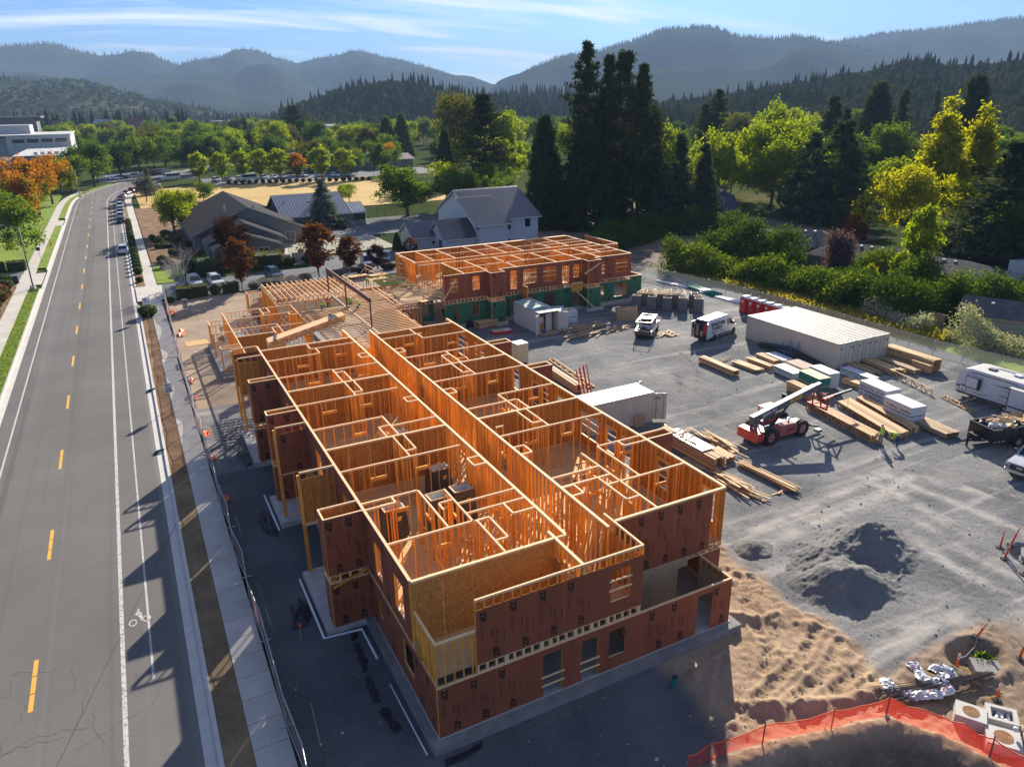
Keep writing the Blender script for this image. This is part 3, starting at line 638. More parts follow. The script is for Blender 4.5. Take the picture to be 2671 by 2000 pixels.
# ---- corridor walls
LD = [(13.45, 14.5, F2, 5.1), (26.9, 27.9, F2, 5.1)]
wall(A, 7.42, 2.45, 7.42, 40, F2, Z2, .14, [(a-2.45, e-2.45, p, q) for a, e, p, q in LD], doubles=[12+k*.7 for k in range(37)], sp=.41)
wall(A, 9.47, 2.0, 9.47, 38.7, F2, Z2, .14, [(a-2, e-2, p, q) for a, e, p, q in [(12.2, 13.1, F2, 5.1), (25.6, 26.6, F2, 5.1)]], doubles=[12+k*.55 for k in range(44)], sp=.41)
def boxw(x0, y0, x1, y1, t=.09):
 """three sided chase standing against a wall"""
 wall(A, x0, y0, x1, y0, F2, Z2, t, sp=.35); wall(A, x0, y1, x1, y1, F2, Z2, t, sp=.35); xx = x0 if boxw.side < 0 else x1
 wall(A, xx, y0+.05, xx, y1-.05, F2, Z2, t, sp=.35)
boxw.side = -1
for y0, y1 in ((10.65, 11.6), (21.15, 21.95), (31.65, 32.65)): boxw(6.65, y0, 7.35, y1)
boxw.side = 1
for y0, y1 in ((10.6, 11.6), (21.15, 22.05), (31.4, 32.45), (5.25, 6.2)): boxw(9.54, y0, 10.2, y1)
# ---- party walls with board on the far side, single stud walls, closets: (x0, y0, x1, y1, kind)
CW = [(.07, 5.5, 4.25, 5.5, 's'), (3., 5.55, 3., 9.5, 's'), (.07, 9.55, 2.95, 9.55, 's'), (.07, 8.9, 1.6, 8.9, 's'), (1.6, 8.95, 1.6, 9.5, 's'), (4.22, 5.45, 4.22, 9.0, 's'), (4.4, 2.5, 4.4, 5.4, 's'), (4.3, 5.45, 5.05, 5.45, 's'), (5.05, 5.4, 5.05, 3.5, 's'), (4.45, 3.5, 5.0, 3.5, 's'), (3.45, 7.8, 4.15, 7.8, 's'), (3.42, 7.1, 3.42, 7.75, 's'), (4.28, 7.33, 7.35, 7.33, 's'), (4.28, 6.27, 7.35, 6.27, 's'), (6.2, 5.2, 6.2, 6.2, 's'), (6.25, 5.2, 7.35, 5.2, 's'),
  (.07, 13.4, 7.0, 13.4, 's'), (.07, 16.45, 7.35, 16.4, 'o'), (4.0, 13.45, 4.0, 16.35, 's'), (4.65, 14.2, 4.65, 16.35, 's'), (4.05, 14.2, 4.6, 14.2, 's'),
  (.07, 19.6, 4.45, 19.6, 's'), (4.42, 16.5, 4.42, 19.55, 's'), (3.7, 16.5, 3.7, 18.1, 's'), (3.75, 18.1, 4.37, 18.1, 's'), (4.47, 17.95, 7.35, 17.95, 's'),
  (.07, 24.02, 6.95, 24.02, 's'), (.07, 26.95, 7.35, 26.95, 'o'), (4.0, 24.07, 4.0, 26.9, 's'), (4.65, 24.65, 4.65, 26.9, 's'), (4.05, 24.65, 4.6, 24.65, 's'),
  (.07, 30.1, 3.85, 30.1, 's'), (3.95, 27., 3.95, 30.05, 's'), (4.6, 27., 4.6, 29.2, 's'), (4.0, 29.2, 4.55, 29.2, 's'), (4.0, 29.9, 7.35, 29.9, 's'),
  (.07, 34.4, 4.05, 34.4, 's'), (4.1, 34.45, 4.1, 35.8, 's'), (3.7, 35.85, 7.35, 35.85, 's'), (3.7, 35.9, 3.7, 37.15, 's'), (.07, 37.4, 7.35, 37.3, 'o'),
  (12.5, 2.4, 12.5, 5.35, 's'), (12.5, 5.45, 12.5, 9.1, 's'), (13.75, 5.45, 13.75, 9.4, 's'), (13.75, 9.42, 16.68, 9.42, 's'), (15.15, 8.75, 16.68, 8.75, 's'), (15.15, 8.8, 15.15, 9.37, 's'), (12.5, 5.4, 16.68, 5.4, 's'), (9.54, 7.33, 12.45, 7.33, 's'), (9.54, 6.27, 12.45, 6.27, 's'), (11.7, 3.7, 11.7, 6.2, 's'), (11.75, 3.7, 12.45, 3.7, 's'), (11.75, 5.4, 12.4, 5.4, 's'),
  (9.54, 13.3, 16.68, 13.3, 's'), (9.54, 16.3, 16.68, 16.3, 'o'), (12.85, 13.35, 12.85, 16.2, 's'), (12.16, 14.1, 12.16, 16.2, 's'), (12.2, 14.1, 12.8, 14.1, 's'), (9.9, 14.6, 10.4, 14.5, 's'),
  (9.54, 18.05, 13.1, 18.05, 's'), (13.15, 16.4, 13.15, 18.0, 's'), (12.42, 16.4, 12.42, 19.4, 's'), (12.47, 19.4, 16.68, 19.4, 's'),
  (9.54, 23.8, 16.68, 23.8, 's'), (9.54, 26.8, 16.68, 26.65, 'o'), (12.82, 23.85, 12.82, 26.7, 's'), (12.16, 24.6, 12.16, 26.7, 's'), (12.2, 24.6, 12.77, 24.6, 's'),
  (12.25, 26.85, 12.25, 29.0, 's'), (12.3, 29.0, 12.9, 29.0, 's'), (12.96, 26.85, 12.96, 29.8, 's'), (9.54, 29.88, 16.68, 29.88, 's'),
  (12.7, 34.1, 16.68, 34.1, 's'), (12.7, 34.15, 12.7, 35.45, 's'), (9.54, 35.5, 13.1, 35.5, 's'), (12.6, 35.55, 12.6, 37.15, 's'), (9.54, 37.25, 16.68, 37.0, 'o')]
for x0, y0, x1, y1, k in CW:
 if k == 'o': wall(A, x0, y0, x1, y0, F2, Z2, .14, (), [(-1, 'osb', F2, Z2-.1)], sp=.42)
 else:
  L = abs(x1-x0)+abs(y1-y0); ops = [(L*.55, L*.55+.85, F2, 5.15)] if L > 2.6 else ()
  if L > 6: ops = [(1.6, 2.5, F2, 5.15), (4.2, 5.05, F2, 5.15)]
  wall(A, x0, y0, x1, y1 if abs(x1-x0) < .01 else y0, F2, Z2, .09, ops, bars=False, sp=.62)
# ---- projecting fins on the left and right
for x0, x1, fins, s_ in ((-2.0, -.07, ((8.95, 10.02), (23.35, 24.1), (30.05, 30.75)), -1), (16.83, 18.65, ((8.8, 9.55), (22.85, 23.65), (29.5, 30.4)), 1)):
 for y0, y1 in fins:
  for za, zb in ((0, Z1), (F2, Z2)):
   wall(A, x0, y0, x1, y0, za, zb, .09, (), [(1, 'zip', za, zb-.03)], sp=.6)
   wall(A, x0, y1, x1, y1, za, zb, .09, (), [(-1, 'zip', za, zb-.03)], sp=.6)
   xo = x0 if s_ < 0 else x1
   if s_ < 0: wall(A, xo+.045, y1-.05, xo+.045, y0+.05, za, zb, .09, (), [(1, 'zip', za, zb-.03, 0, y1-y0-.1, False)], sp=.6)
   else: wall(A, xo-.045, y0+.05, xo-.045, y1-.05, za, zb, .09, (), [(1, 'zip', za, zb-.03, 0, y1-y0-.1, False)], sp=.6)
  truss_band(A, x0, y0-.04, x1, y0-.04, Z1+.003, F2, .5, deep=.1)
  if s_ < 0: truss_band(A, x0, y1, x0, y0, Z1+.003, F2, .35, deep=.1)
for y, kind in ((14.4, 'osb'), (21.1, 'zip'), (36.3, 'osb'), (38.9, 'zip')):
 wall(A, -1.9, y, -.07, y, F2, Z2, .09, (), [(-1 if kind == 'osb' else 1, kind, F2, Z2-.45)], sp=.5)
 q = wall(A, -1.9, y, -.07, y, 0, F2-.01, .09, (), (), sp=.75, plates=True)
 b = MB(); b.box(-2.06, y-.07, 0, -1.9, y+.07, F2, STUD); b.box(-2.06, y-.07, F2+.003, -1.9, y+.07, Z2-.15, STUD); b.build('post', near)
# diagonal braces inside
b = MB()
b.beam((9.7, 1.0, F2+.2), (10.9, 3.4, 6.1), .05, .14, GREYW); b.beam((.6, 5.6, F2+.1), (2.4, 3.0, F2+.1), .04, .09, STUD)
b.beam((2.9, 3.2, F2+.05), (2.2, 5.3, 5.0), .04, .09, STUD); b.beam((5.9, 2.7, F2+.05), (4.9, 5.2, 4.9), .04, .09, STUD); b.beam((-1.9, 8.75, 2.4), (-.1, 8.8, 2.95), .09, .09, STUD)
b.build('brace', near)
# ================================================================ single storey middle part
M1 = [(.2, 66, .2, 50), (.25, 65.9, 7.8, 65.9), (.25, 62.5, 7.4, 62.5), (.25, 58.3, 4.8, 58.3), (4.1, 57, 4.8, 57), (4.85, 54.5, 4.85, 58.3), (4.1, 54.6, 4.1, 57), (4.3, 62.6, 4.3, 65.8), (5.1, 63.6, 5.1, 65.8), (4.35, 63.6, 5.05, 63.6), (4.9, 57.2, 7.8, 57.2), (7.85, 55, 7.85, 65.9), (6.9, 61.3, 6.9, 62.4), (6.95, 61.3, 7.8, 61.3), (.2, 50, .2, 39), (7.6, 40, 7.6, 50)]
for x0, y0, x1, y1 in M1: wall(A, x0, y0, x1, y1, 0, Z1, .09, (), sp=.45)
wall(A, .25, 55.2, 4.0, 55.2, 0, Z1, .14, (), [(-1, 'osb', 0, Z1-.1)])
for y0, y1, single in ((61.1, 63.0, 0), (57.6, 57.6, 1), (51.7, 52.6, 0)):
 wall(A, -1.7, y0, .1, y0, 0, Z1, .09, (), sp=.55)
 if not single: wall(A, -1.7, y1, .1, y1, 0, Z1, .09, (), sp=.4); wall(A, -1.66, y0+.05, -1.66, y1-.05, 0, Z1, .09, (), sp=.3)
 else: b = MB(); b.box(-1.85, y0-.07, 0, -1.7, y0+.07, Z1, STUD); b.build('post', near)
wall(A, 4.2, 75.6, 5.9, 75.6, 0, Z1, .09, (), sp=.3); wall(A, 4.2, 74.2, 5.9, 74.2, 0, Z1, .09, (), sp=.4); wall(A, 4.25, 74.2, 4.25, 75.6, 0, Z1, .09, (), sp=.3)
wall(A, 6.4, 76.8, 6.4, 66.2, 0, Z1, .09, (), sp=.3); wall(A, 6.5, 67.2, 13.2, 67.2, 0, Z1, .14, [(3.4, 4.6, 0, 2.2)], (), sp=.25, bars=False)
wall(A, 6.5, 77., 22.5, 77., 0, Z1, .14, (), sp=.5); wall(A, 18.0, 48, 18.0, 57, 0, Z1, .14, (), sp=.45); wall(A, 18.1, 57, 21, 57, 0, Z1, .14, (), sp=.3)
def joist(x0, y0, x1, y1, zt, d=.42, web=True):
 b = MB(); p, q = Vector((x0, y0, 0)), Vector((x1, y1, 0)); L = (q-p).length; u = (q-p)/L
 b.beam(p+Vector((0, 0, zt-.022)), q+Vector((0, 0, zt-.022)), .09, .044, PLATE); b.beam(p+Vector((0, 0, zt-d)), q+Vector((0, 0, zt-d)), .09, .044, STUD)
 n = max(2, int(L/.75)) if web else 0
 for i in range(n):
  a, e = p+u*(L*i/n), p+u*(L*(i+1)/n)
  if i % 2: a, e = e, a
  b.beam(a+Vector((0, 0, zt-d)), e+Vector((0, 0, zt-.04)), .08, .04, STUD)
 b.beam(p+Vector((0, 0, zt-d)), p+Vector((0, 0, zt-.02)), .09, .05, STUD, (1, 0, 0)); b.beam(q+Vector((0, 0, zt-d)), q+Vector((0, 0, zt-.02)), .09, .05, STUD, (1, 0, 0))
 return b.build('floor_truss', near)
for i in range(34):
 y = 39.6+i*.61
 joist(8.0 if 41 < y < 59 else 9.4, y, 12.9, y, F2, .40, i < 14); joist(13.1, y, 17.7+random.uniform(-.05, .25), y, F2, .40, i < 14)
for i in range(10): joist(.3, 39.9+i*.61, 7.5, 39.9+i*.61, F2-.05, .4)
for i in range(18):
 x = 6.6+i*.62; joist(x+random.uniform(-.05, .05), 67.0, x-.1, 76.8-.02*i, F2+.02, .42)
for i in range(12): joist(18.2+.62*i-(3.4 if i > 7 else 0), 58.5, 18.3+.62*i-(3.4 if i > 7 else 0), 67.0, F2, .42)
for i in range(9): joist(14.2, 61.2+i*.63, 20.5-.35*i, 61.4+i*.63, F2-.02, .42)
b = MB(); b.box(12.9, 39.3, F2-.32, 13.1, 66.5, F2-.02, GREYW); b.box(7.9, 60.0, F2-.3, 18, 60.15, F2-.02, GREYW); b.box(16.5, 67.2, F2-.35, 22.5, 67.35, F2+.05, STUD); b.build('girder', near)
BRN = mat('brown_steel', (.10, .045, .04), (.13, .06, .05), rough=.6)
bm_ = thing('steel_beam', 'long dark brown beam on three tall posts above the open floor joists', 'beam', (13, 50, F2))
b = MB(); b.box(-.09, -.1, 2.62, .09, 17.9, 3.10, BRN); b.build('beam', bm_)
for y in (.1, 9.5, 17.6): b = MB(); b.box(-.07, y-.07, .005, .07, y+.07, 2.62, BRN); b.build('post', bm_)
# loose sheets on the far joists
for x, y, r_, s_ in ((20.6, 72, .1, 1), (21.4, 74.4, .05, 1), (22.0, 69.8, .3, 1), (20.3, 62.5, .1, 1), (21.6, 60.3, -.1, 1), (22.3, 57.8, .2, 1), (22.4, 64.4, .02, 1), (18.9, 75.2, .1, 1), (23, 66.8, .0, 1)):
 b = MB(); b.box(-1.25, -.62, 0, 1.25, .62, .02, OSBF); o = b.build('floor_panel', near); o.location = (x, y, F2+.025); o.rotation_euler = (0, 0, r_)
A.finish(300)
# ================================================================ far wing: green below, brown-red above
far = thing('unfinished_building', 'far wing of the site with green sheathing on the ground floor and red above', 'unfinished building', (0, 0, 0))
Bf = Frame(far); ZB = 6.0
b = MB(); b.box(22.4, 55.8, -.62, 50.4, 73, -.02, CONC); b.box(28.6, 54.3, -.62, 31., 55.8, -.03, CONC); b.box(42.2, 54.3, -.62, 44.7, 55.8, -.03, CONC); b.box(50.4, 57.3, -.62, 53.2, 72, -.03, CONC); b.build('foundation', far)
UW = [(24.4, 25.3, 3.9, 5.6), (27.2, 28.1, 3.9, 5.55), (31., 31.6, 3.9, 5.5), (32.3, 33.2, 3.3, 5.6), (34.1, 35.9, 3.8, 5.6), (36.9, 38.7, 3.7, 5.55), (39.6, 40.6, 3.2, 5.4), (41.2, 42.1, 3.8, 5.4), (45.1, 45.9, 3.8, 5.3), (47.6, 49.4, 3.7, 5.4)]
LWd = [(24.6, 25.3, .0, 2.3), (27.1, 28., .9, 2.3), (31.1, 31.6, .9, 2.3), (32.2, 32.9, 0, 2.3), (34.1, 35.8, 1.2, 2.35), (36.9, 38.6, 0.3, 2.3), (41.2, 42.1, 0, 2.2), (45., 45.9, .5, 2.2), (47.5, 49.4, .5, 2.2)]
def seg(x0, x1, y):
 f = lambda L: [(a-x0, e-x0, p, q) for a, e, p, q in L if a > x0 and e < x1]
 wall(Bf, x0, y, x1, y, 0, Z1, .14, f(LWd), [(1, 'green', 0, Z1)], bars=False, studs=True, sp=.6)
 wall(Bf, x0, y, x1, y, 3.05, ZB, .14, f(UW), [(1, 'zip', 3.05, ZB-.03)], sp=.5)
 k = x0+.4
 truss_band(Bf, x0, y-.07, x1, y-.07, Z1+.003, 3.05, .5)
seg(23.6, 29.0, 56.1); seg(30.8, 42.5, 56.3); seg(44.4, 50.05, 56.2)
for x0, x1 in ((29.0, 30.8), (42.5, 44.4)):
 for za, zb, k in ((0, Z1, 'green'), (3.05, ZB, 'zip')):
  wall(Bf, x0, 54.7, x1, 54.7, za, zb, .09, [(.25, .95, .2, 1.9)] if x0 > 40 and k == 'zipx' else (), [(1, k, za, zb-.02)], sp=.5)
  wall(Bf, x0, 56.1, x0, 54.7, za, zb, .09, (), [(1, k, za, zb-.02)], sp=.5); wall(Bf, x1, 54.7, x1, 56.1, za, zb, .09, (), [(1, k, za, zb-.02)], sp=.5)
 truss_band(Bf, x0, 54.65, x1, 54.65, Z1+.003, 3.05, .4); truss_band(Bf, x0-.05, 56.1, x0-.05, 54.7, Z1+.003, 3.05, .4, deep=.1)
wall(Bf, 50.0, 56.2, 50.0, 72.5, 3.05, ZB, .14, (), [(1, 'zip', 3.05, ZB-.03)], sp=.5); wall(Bf, 50., 56.2, 50., 57.6, 0, Z1, .1, (), [(1, 'green', 0, Z1)])
wall(Bf, 50.1, 57.6, 52.9, 57.6, 0, Z1, .14, (), [(1, 'green', 0, Z1)], sp=.5); wall(Bf, 52.9, 57.6, 52.9, 71, 0, Z1, .14, (), [(1, 'green', 0, Z1)], sp=.5); wall(Bf, 48., 61, 50, 61, 0, Z1, .1, sp=.5)
wall(Bf, 49.9, 62.6, 52.4, 62.6, 3.05, ZB+.1, .14, (), [(1, 'zip', 3.05, ZB-.5)], sp=.4); wall(Bf, 52.4, 62.7, 52.4, 71, 3.05, ZB+.1, .14, (), [(1, 'zip', 3.05, ZB-.03)], sp=.4)
wall(Bf, 21.3, 59.3, 23.4, 59.3, 0, Z1, .14, [(.65, 1.45, .7, 1.9)], [(1, 'green', 0, Z1)], bars=False, sp=.5); wall(Bf, 18.4, 58.6, 21.2, 58.6, 0, Z1, .14, [(.8, 2.2, .0, 2.1)], (), bars=False, sp=.4)
wall(Bf, 23.5, 72.7, 50, 72.4, 3.05, ZB, .14, [(a-23.5, e-23.5, 3.9, 5.4) for a, e in ((27, 28), (30.2, 31.4), (33, 34.4), (36.5, 38), (40, 41), (43, 44.5), (47, 48.4))], [(-1, 'zip', 3.05, ZB-.03, 0, 26.4, False)], sp=.45)
wall(Bf, 23.6, 72.6, 23.6, 65.4, 3.05, ZB, .14, [(1.2, 2.4, 3.5, 5.6)], [(1, 'osb', 3.05, ZB-.6, 0, 3.6)], sp=.35)
for yy in (63.3, 65.2): wall(Bf, 23.2, yy, 50, yy, 3.05, ZB, .12, [(4.+5.3*i, 4.9+5.3*i, 3.05, 5.1) for i in range(5)], (), sp=.36, bars=False)
for x, ya, yb, k in ((26.3, 56.3, 63.2, 'o'), (29.3, 56.3, 63.2, 's'), (33.3, 56.4, 59.4, 's'), (33.4, 60.2, 63.2, 's'), (38.9, 56.4, 63.2, 'o'), (36., 59.5, 63.2, 's'), (42.4, 56.4, 63.2, 's'), (45.2, 56.3, 63.2, 'o'), (47.2, 59, 63.2, 's'), (26.2, 65.3, 72.5, 's'), (29.1, 65.3, 72.5, 's'), (33.2, 65.3, 72.3, 'o'), (36.4, 65.3, 72.3, 's'), (39., 65.3, 72.3, 's'), (43.2, 65.3, 72.2, 'o'), (46, 65.3, 72.2, 's')):
 wall(Bf, x, ya, x, yb, 3.05, ZB, .12, (), [(1, 'osb', 3.05, ZB-.12)] if k == 'o' else (), sp=.45)
for x0, x1, y in ((26.4, 29.2, 59.2), (29.4, 33.2, 59.6), (33.5, 38.8, 59.5), (39, 42.3, 60), (42.5, 45.1, 59.2), (45.3, 49.9, 59), (45.3, 49.9, 60.8), (26.3, 29, 69.3), (29.2, 33.1, 68.6), (33.3, 39, 69), (39.1, 43, 68.4), (43.3, 49.8, 69.2), (43.3, 49.8, 67.4)): wall(Bf, x0, y, x1, y, 3.05, ZB, .09, (), sp=.5)
b = MB()
for i in range(10):
 for j in range(7): pass
b.box(23.3, 56.2, 3.02, 49.95, 72.5, 3.045, OSBF); b.box(19.5, 57.9, 3.0, 23.3, 63.5, 3.03, OSBF); b.build('floor_panel', far)
truss_band(Bf, 18.2, 57.5, 23.6, 57.5, Z1+.003, 3.0, .5)
b = MB()
for p, q in (((23.4, 56, 3.1), (24.6, 54.9, 5.6)), ((41.7, 54.3, 4.5), (44.2, 54.6, 5.6)), ((43.2, 54.2, .0), (40.9, 55.6, 2.6)), ((40.4, 66, 3.1), (40.8, 66.2, 6.8)), ((40.9, 66, 3.1), (41.1, 66.2, 6.9))): b.beam(p, q, .05, .14, PLATE)
b.build('brace', far)
# slack guard rails along the deck edge
b = MB()
def sag(p, q, s, n=8, w_=.09):
 pts = [Vector(p).lerp(Vector(q), i/n)+Vector((0, 0, -s*math.sin(math.pi*i/n))) for i in range(n+1)]
 for a, e in zip(pts[:-1], pts[1:]): b.beam(a, e, .05, w_, PLATE)
sag((20.4, 77, 4.1), (22.4, 66, 4.0), .3); sag((22.4, 66, 4.0), (23.4, 56.4, 4.0), .5); sag((20.4, 76, 3.6), (22.5, 65, 3.5), .3); sag((22.5, 65, 3.5), (23.3, 56.4, 3.5), .4)
for x, y in ((20.5, 76.8), (21.3, 72), (21.9, 69), (22.4, 65.6), (22.7, 62), (23.0, 59.6)): b.beam((x, y, 3.03), (x, y, 4.1), .05, .09, PLATE, (1, 0, 0)); b.beam((x-.8, y-.3, 3.05), (x, y, 3.8), .05, .09, PLATE)
b.build('guard_rail', far)
b = MB()                                     # leaning wall panel, half green
for i in range(6): b.beam((24.3+.3*i, 58.0, -.35), (24.0+.3*i, 59.0, 2.05), .05, .09, PLATE)
b.beam((24.25, 57.97, -.3), (25.85, 57.97, -.3), .09, .05, PLATE); b.beam((23.95, 59., 2.05), (25.55, 59., 2.05), .09, .05, PLATE)
b.hexa([(24.3, 57.93, -.3), (25.9, 57.93, -.3), (25.9, 57.95, -.3), (24.3, 57.95, -.3), (24.05, 58.63, 1.4), (25.65, 58.63, 1.4), (25.65, 58.65, 1.4), (24.05, 58.65, 1.4)], ZIPG)
b.hexa([(24.6, 57.90, -.3), (25.5, 57.90, -.3), (25.5, 57.92, -.3), (24.6, 57.92, -.3), (24.5, 58.24, .5), (25.4, 58.24, .5), (25.4, 58.26, .5), (24.5, 58.26, .5)], ZIPR)
tag(b.build('wall_panel'), 'framed wall panel with green board leaning against the far wing', 'wall panel')
# fin that projects near the white container: small return walls of bare timber
wall(Bf, 33.8, 54.6, 33.8, 56.2, 2.2, 3.8, .09, (), [(-1, 'osb', 2.2, 3.7)], sp=.4); wall(Bf, 40.0, 54.6, 41.6, 54.6, 2.4, 3.5, .09, (), [(1, 'osb', 2.4, 3.4)], sp=.4)
Bf.finish(0)
# ================================================================ containers
def corrug(b, p, u, L, z0, z1, n_, m, pitch=.28, dep=.035):
 """corrugated side wall: p corner, u direction, n_ outward normal"""
 p, u, n_ = Vector(p), Vector(u), Vector(n_); k = max(2, int(L/pitch)); ps = []
 for i in range(k):
  s = L*i/k; w_ = L/k
  for f, o in ((0, 0), (.3, 0), (.42, -dep), (.8, -dep), (.92, 0)): ps.append((s+w_*f, o))
 ps.append((L, 0)); vs = []
 for s, o in ps: q = p+u*s+n_*o; vs += [(q.x, q.y, z0), (q.x, q.y, z1)]
 b.faces(vs, [(2*i, 2*i+2, 2*i+3, 2*i+1) for i in range(len(ps)-1)], m)
def container(name, label, group, loc, rot, L, W, H, wallm, roofm, doors=True, open_=0., skip_roof=False, door_x=True):
 """local x along the length, doors at x=L"""
 t = thing(name, label, 'shipping container', loc, rot, group)
 b = MB(); e = .07
 corrug(b, (e, 0.03, 0), (1, 0, 0), L-2*e, .12, H-.1, (0, -1, 0), wallm); corrug(b, (L-e, W-.03, 0), (-1, 0, 0), L-2*e, .12, H-.1, (0, 1, 0), wallm); corrug(b, (0.03, W-e, 0), (0, -1, 0), W-2*e, .12, H-.1, (-1, 0, 0), wallm)
 b.build('wall', t)
 b = MB()
 for y in (0, W-.07):
  b.box(0, y, H-.1, L, y+.07, H, wallm); b.box(0, y, 0, L, y+.07, .14, wallm)
  for x in (0, L-.08): b.box(x, y-.002, .0, x+.08, y+.072, H+.002, wallm)
 for x in (0, L-.07): b.box(x, .07, H-.1, x+.07, W-.07, H, wallm); b.box(x, .07, 0, x+.07, W-.07, .14, wallm)
 for x in (0, L-.16):
  for y in (-.01, W-.13):
   for z in (-.005, H-.1): b.box(x, y, z, x+.16, y+.14, z+.12, wallm)
 b.build('frame', t)
 b = MB()
 n = int(L/.36)
 for i in range(n):
  x = L*i/n; w_ = L/n; b.hexa([(x+w_*.05, .07, H-.05), (x+w_*.95, .07, H-.05), (x+w_*.95, W-.07, H-.05), (x+w_*.05, W-.07, H-.05), (x+w_*.2, .1, H-.005), (x+w_*.8, .1, H-.005), (x+w_*.8, W-.1, H-.005), (x+w_*.2, W-.1, H-.005)], roofm)
 b.box(.07, .07, H-.09, L-.07, W-.07, H-.05, roofm)
 if not skip_roof: b.build('roof', t)
 b = MB(); b.box(.07, .07, .14, L-.07, W-.07, .18, GREYW); b.build('floor', t)
 if doors:
  for s in (0, 1):
   b = MB(); w_ = W/2-.09
   b.box(0, 0, .16, .05, w_, H-.12, wallm)
   for z in (.5, 1.05, 1.6): b.box(.05, .08, z, .065, w_-.06, z+.38, wallm)
   for y in (.28, w_-.25):
    b.cyl((.10, y, .14), (.10, y, H-.12), .022, 8, STEEL)
    for z in (.3, 1.0, H-.4): b.box(.05, y-.06, z, .12, y+.06, z+.06, STEEL)
   b.box(.052, .12, H-.75, .056, w_*.55, H-.5, INK if s else GREYM); b.box(.052, w_*.6, .5, .056, w_*.8, .7, INKR)
   o = b.build('door', t)
   if s == 0: o.location = (L-.01, .08, 0); o.rotation_euler = (0, 0, R(-open_))
   else: o.location = (L-.01, W-.08, 0); o.scale = (1, -1, 1); o.rotation_euler = (0, 0, R(open_))
   b = MB(); b.box(.08, .3, 1.0, .14, .55, 1.04, STEEL); b.build('handle', o)
 return t
for i, (x, lab) in enumerate(((51.3, 'long beige container with black pipes leaning along its ribbed side'), (53.77, 'long beige container in the middle of the row of three'), (56.24, 'long beige container of the row of three next to the wire fence'))):
 container('shipping_container', lab, 'row of beige shipping containers', (x, 36.1, -.4), -math.pi/2, 12.2, 2.44, 2.59, BEIGE, BEIGED)
container('shipping_container', 'short container with bright white roof and doors swung open beside the framed building', None, (22.1, 22.55, -.4), R(.4), 6.05, 2.44, 2.59, BEIGE, WHITE, open_=118)
of = container('site_office', 'small corrugated white container with a green board roof and open doors', None, (31.95, 54.8, -.4), R(-89), 6.1, 2.6, 2.55, DWHITE, DWHITE, open_=140)
GRF = mat('green_roof_board', (.30, .38, .31), (.42, .50, .43), scale=1., rough=.8)
b = MB(); b.hexa([(.0, -.1, 2.56), (4.6, -.1, 2.56), (4.6, 2.3, 2.75), (0, 2.3, 2.75), (0, -.1, 2.60), (4.6, -.1, 2.60), (4.6, 2.3, 2.79), (0, 2.3, 2.79)], GRF); b.build('roof_board', of)
b = MB(); b.box(5.5, .25, .2, 5.52, 1.0, 2.0, OSB); b.box(5.5, 1.2, .2, 5.53, 2.0, 2.2, DWHITE); b.box(5.515, .3, 1.2, 5.54, .8, 1.8, WHITE); b.build('door', of); b = MB(); b.box(5.9, .0, .05, 6.9, 2.4, .12, GREYW); b.build('ramp', of)
b = MB(); b.cyl((6.2, .55, .12), (6.2, .55, .5), .17, 14, mat('blue_plastic', (.03, .08, .28), rough=.5)); o = b.build('bucket'); o.matrix_world = of.matrix_basis; tag(o, 'small blue bucket at the open door of the site office container', 'bucket')
# ================================================================ timber stacks
def board(L, w_, h_, m): return boxmesh('board', L, w_, h_, m)
def stack(label, x, y, ang, L, W, H, bw=.19, bh=.045, m=None, loose=.0, group=None, cat='lumber stack', name='lumber_stack', z=-.4, bundle=False, jitter=.02, lens=None):
 """boards laid along local x; (x, y) is the centre"""
 t = thing(name, label, cat, (x, y, z), ang, group); m = m or LUMB; nz = max(1, int(H/(bh+.004))); nyb = max(1, int(W/(bw+.006)))
 zb = .09
 for s in (-.35, .35):
  o = link('bearer', boxmesh('bearer', .09, W, .085, GREYW), t, (L*s, 0, 0))
 for k in range(nz):
  n_ = nyb if k < nz-1 or not loose else max(1, int(nyb*(1-loose*.5)))
  for j in range(n_):
   if 0 < k < nz-2 and 0 < j < nyb-1: continue          # inside, never seen
   l_ = L if not lens else L*random.uniform(*lens)
   o = link('board', board(round(l_, 1), bw*.9, bh*.9, m), t, (random.uniform(-jitter, jitter)*3+(random.uniform(-.5, .5)*(L-l_)), -W/2+(j+.5)*W/nyb+random.uniform(-jitter, jitter), zb+k*(bh+.004)))
   a = random.gauss(0, .002+.05*loose*(k == nz-1)); o.rotation_euler = (0, 0, a)
 return t
def heap(label, x, y, rx, ry, n, Lr, ang, sd=.35, h=.35, m=None, cat='scrap wood pile', name='scrap_pile', group=None, z=-.4, wr=(.09, .14)):
 t = thing(name, label, cat, (x, y, z), 0, group); m = m or LUMB
 for i in range(n):
  l_ = round(random.uniform(*Lr), 1); w_ = random.choice(wr); r_ = random.random()
  o = link('board', board(l_, w_, .04, m), t, (random.gauss(0, rx*.4), random.gauss(0, ry*.4), .01+h*(i/n)*random.uniform(.5, 1)))
  o.rotation_euler = (0, random.gauss(0, .04), ang+random.gauss(0, sd))
 return t
ns = -math.pi/2      # along the lot, towards the camera
stack('long stack of reddish boards lying alone in the middle of the gravel', 41.7, 29.8, ns-.02, 5.0, .85, .55, loose=.6)
b = MB(); b.beam((43.2, 31.3, -.2), (44.9, 31.5, -.2), .04, .09, LUMB); b.beam((43.3, 30.9, -.2), (44.5, 31.5, -.18), .04, .09, LUMB); b.beam((43.3, 31.5, -.2), (43.4, 30.8, -.2), .04, .09, LUMB); tag(b.build('timber_bracket'), 'small triangle of nailed boards beside the lone long stack', 'timber bracket')
stack('loose low row of spread boards right of the lone long stack', 44.4, 28.6, ns+.04, 3.4, 1.2, .25, bw=.16, loose=1., jitter=.05, lens=(.8, 1.))
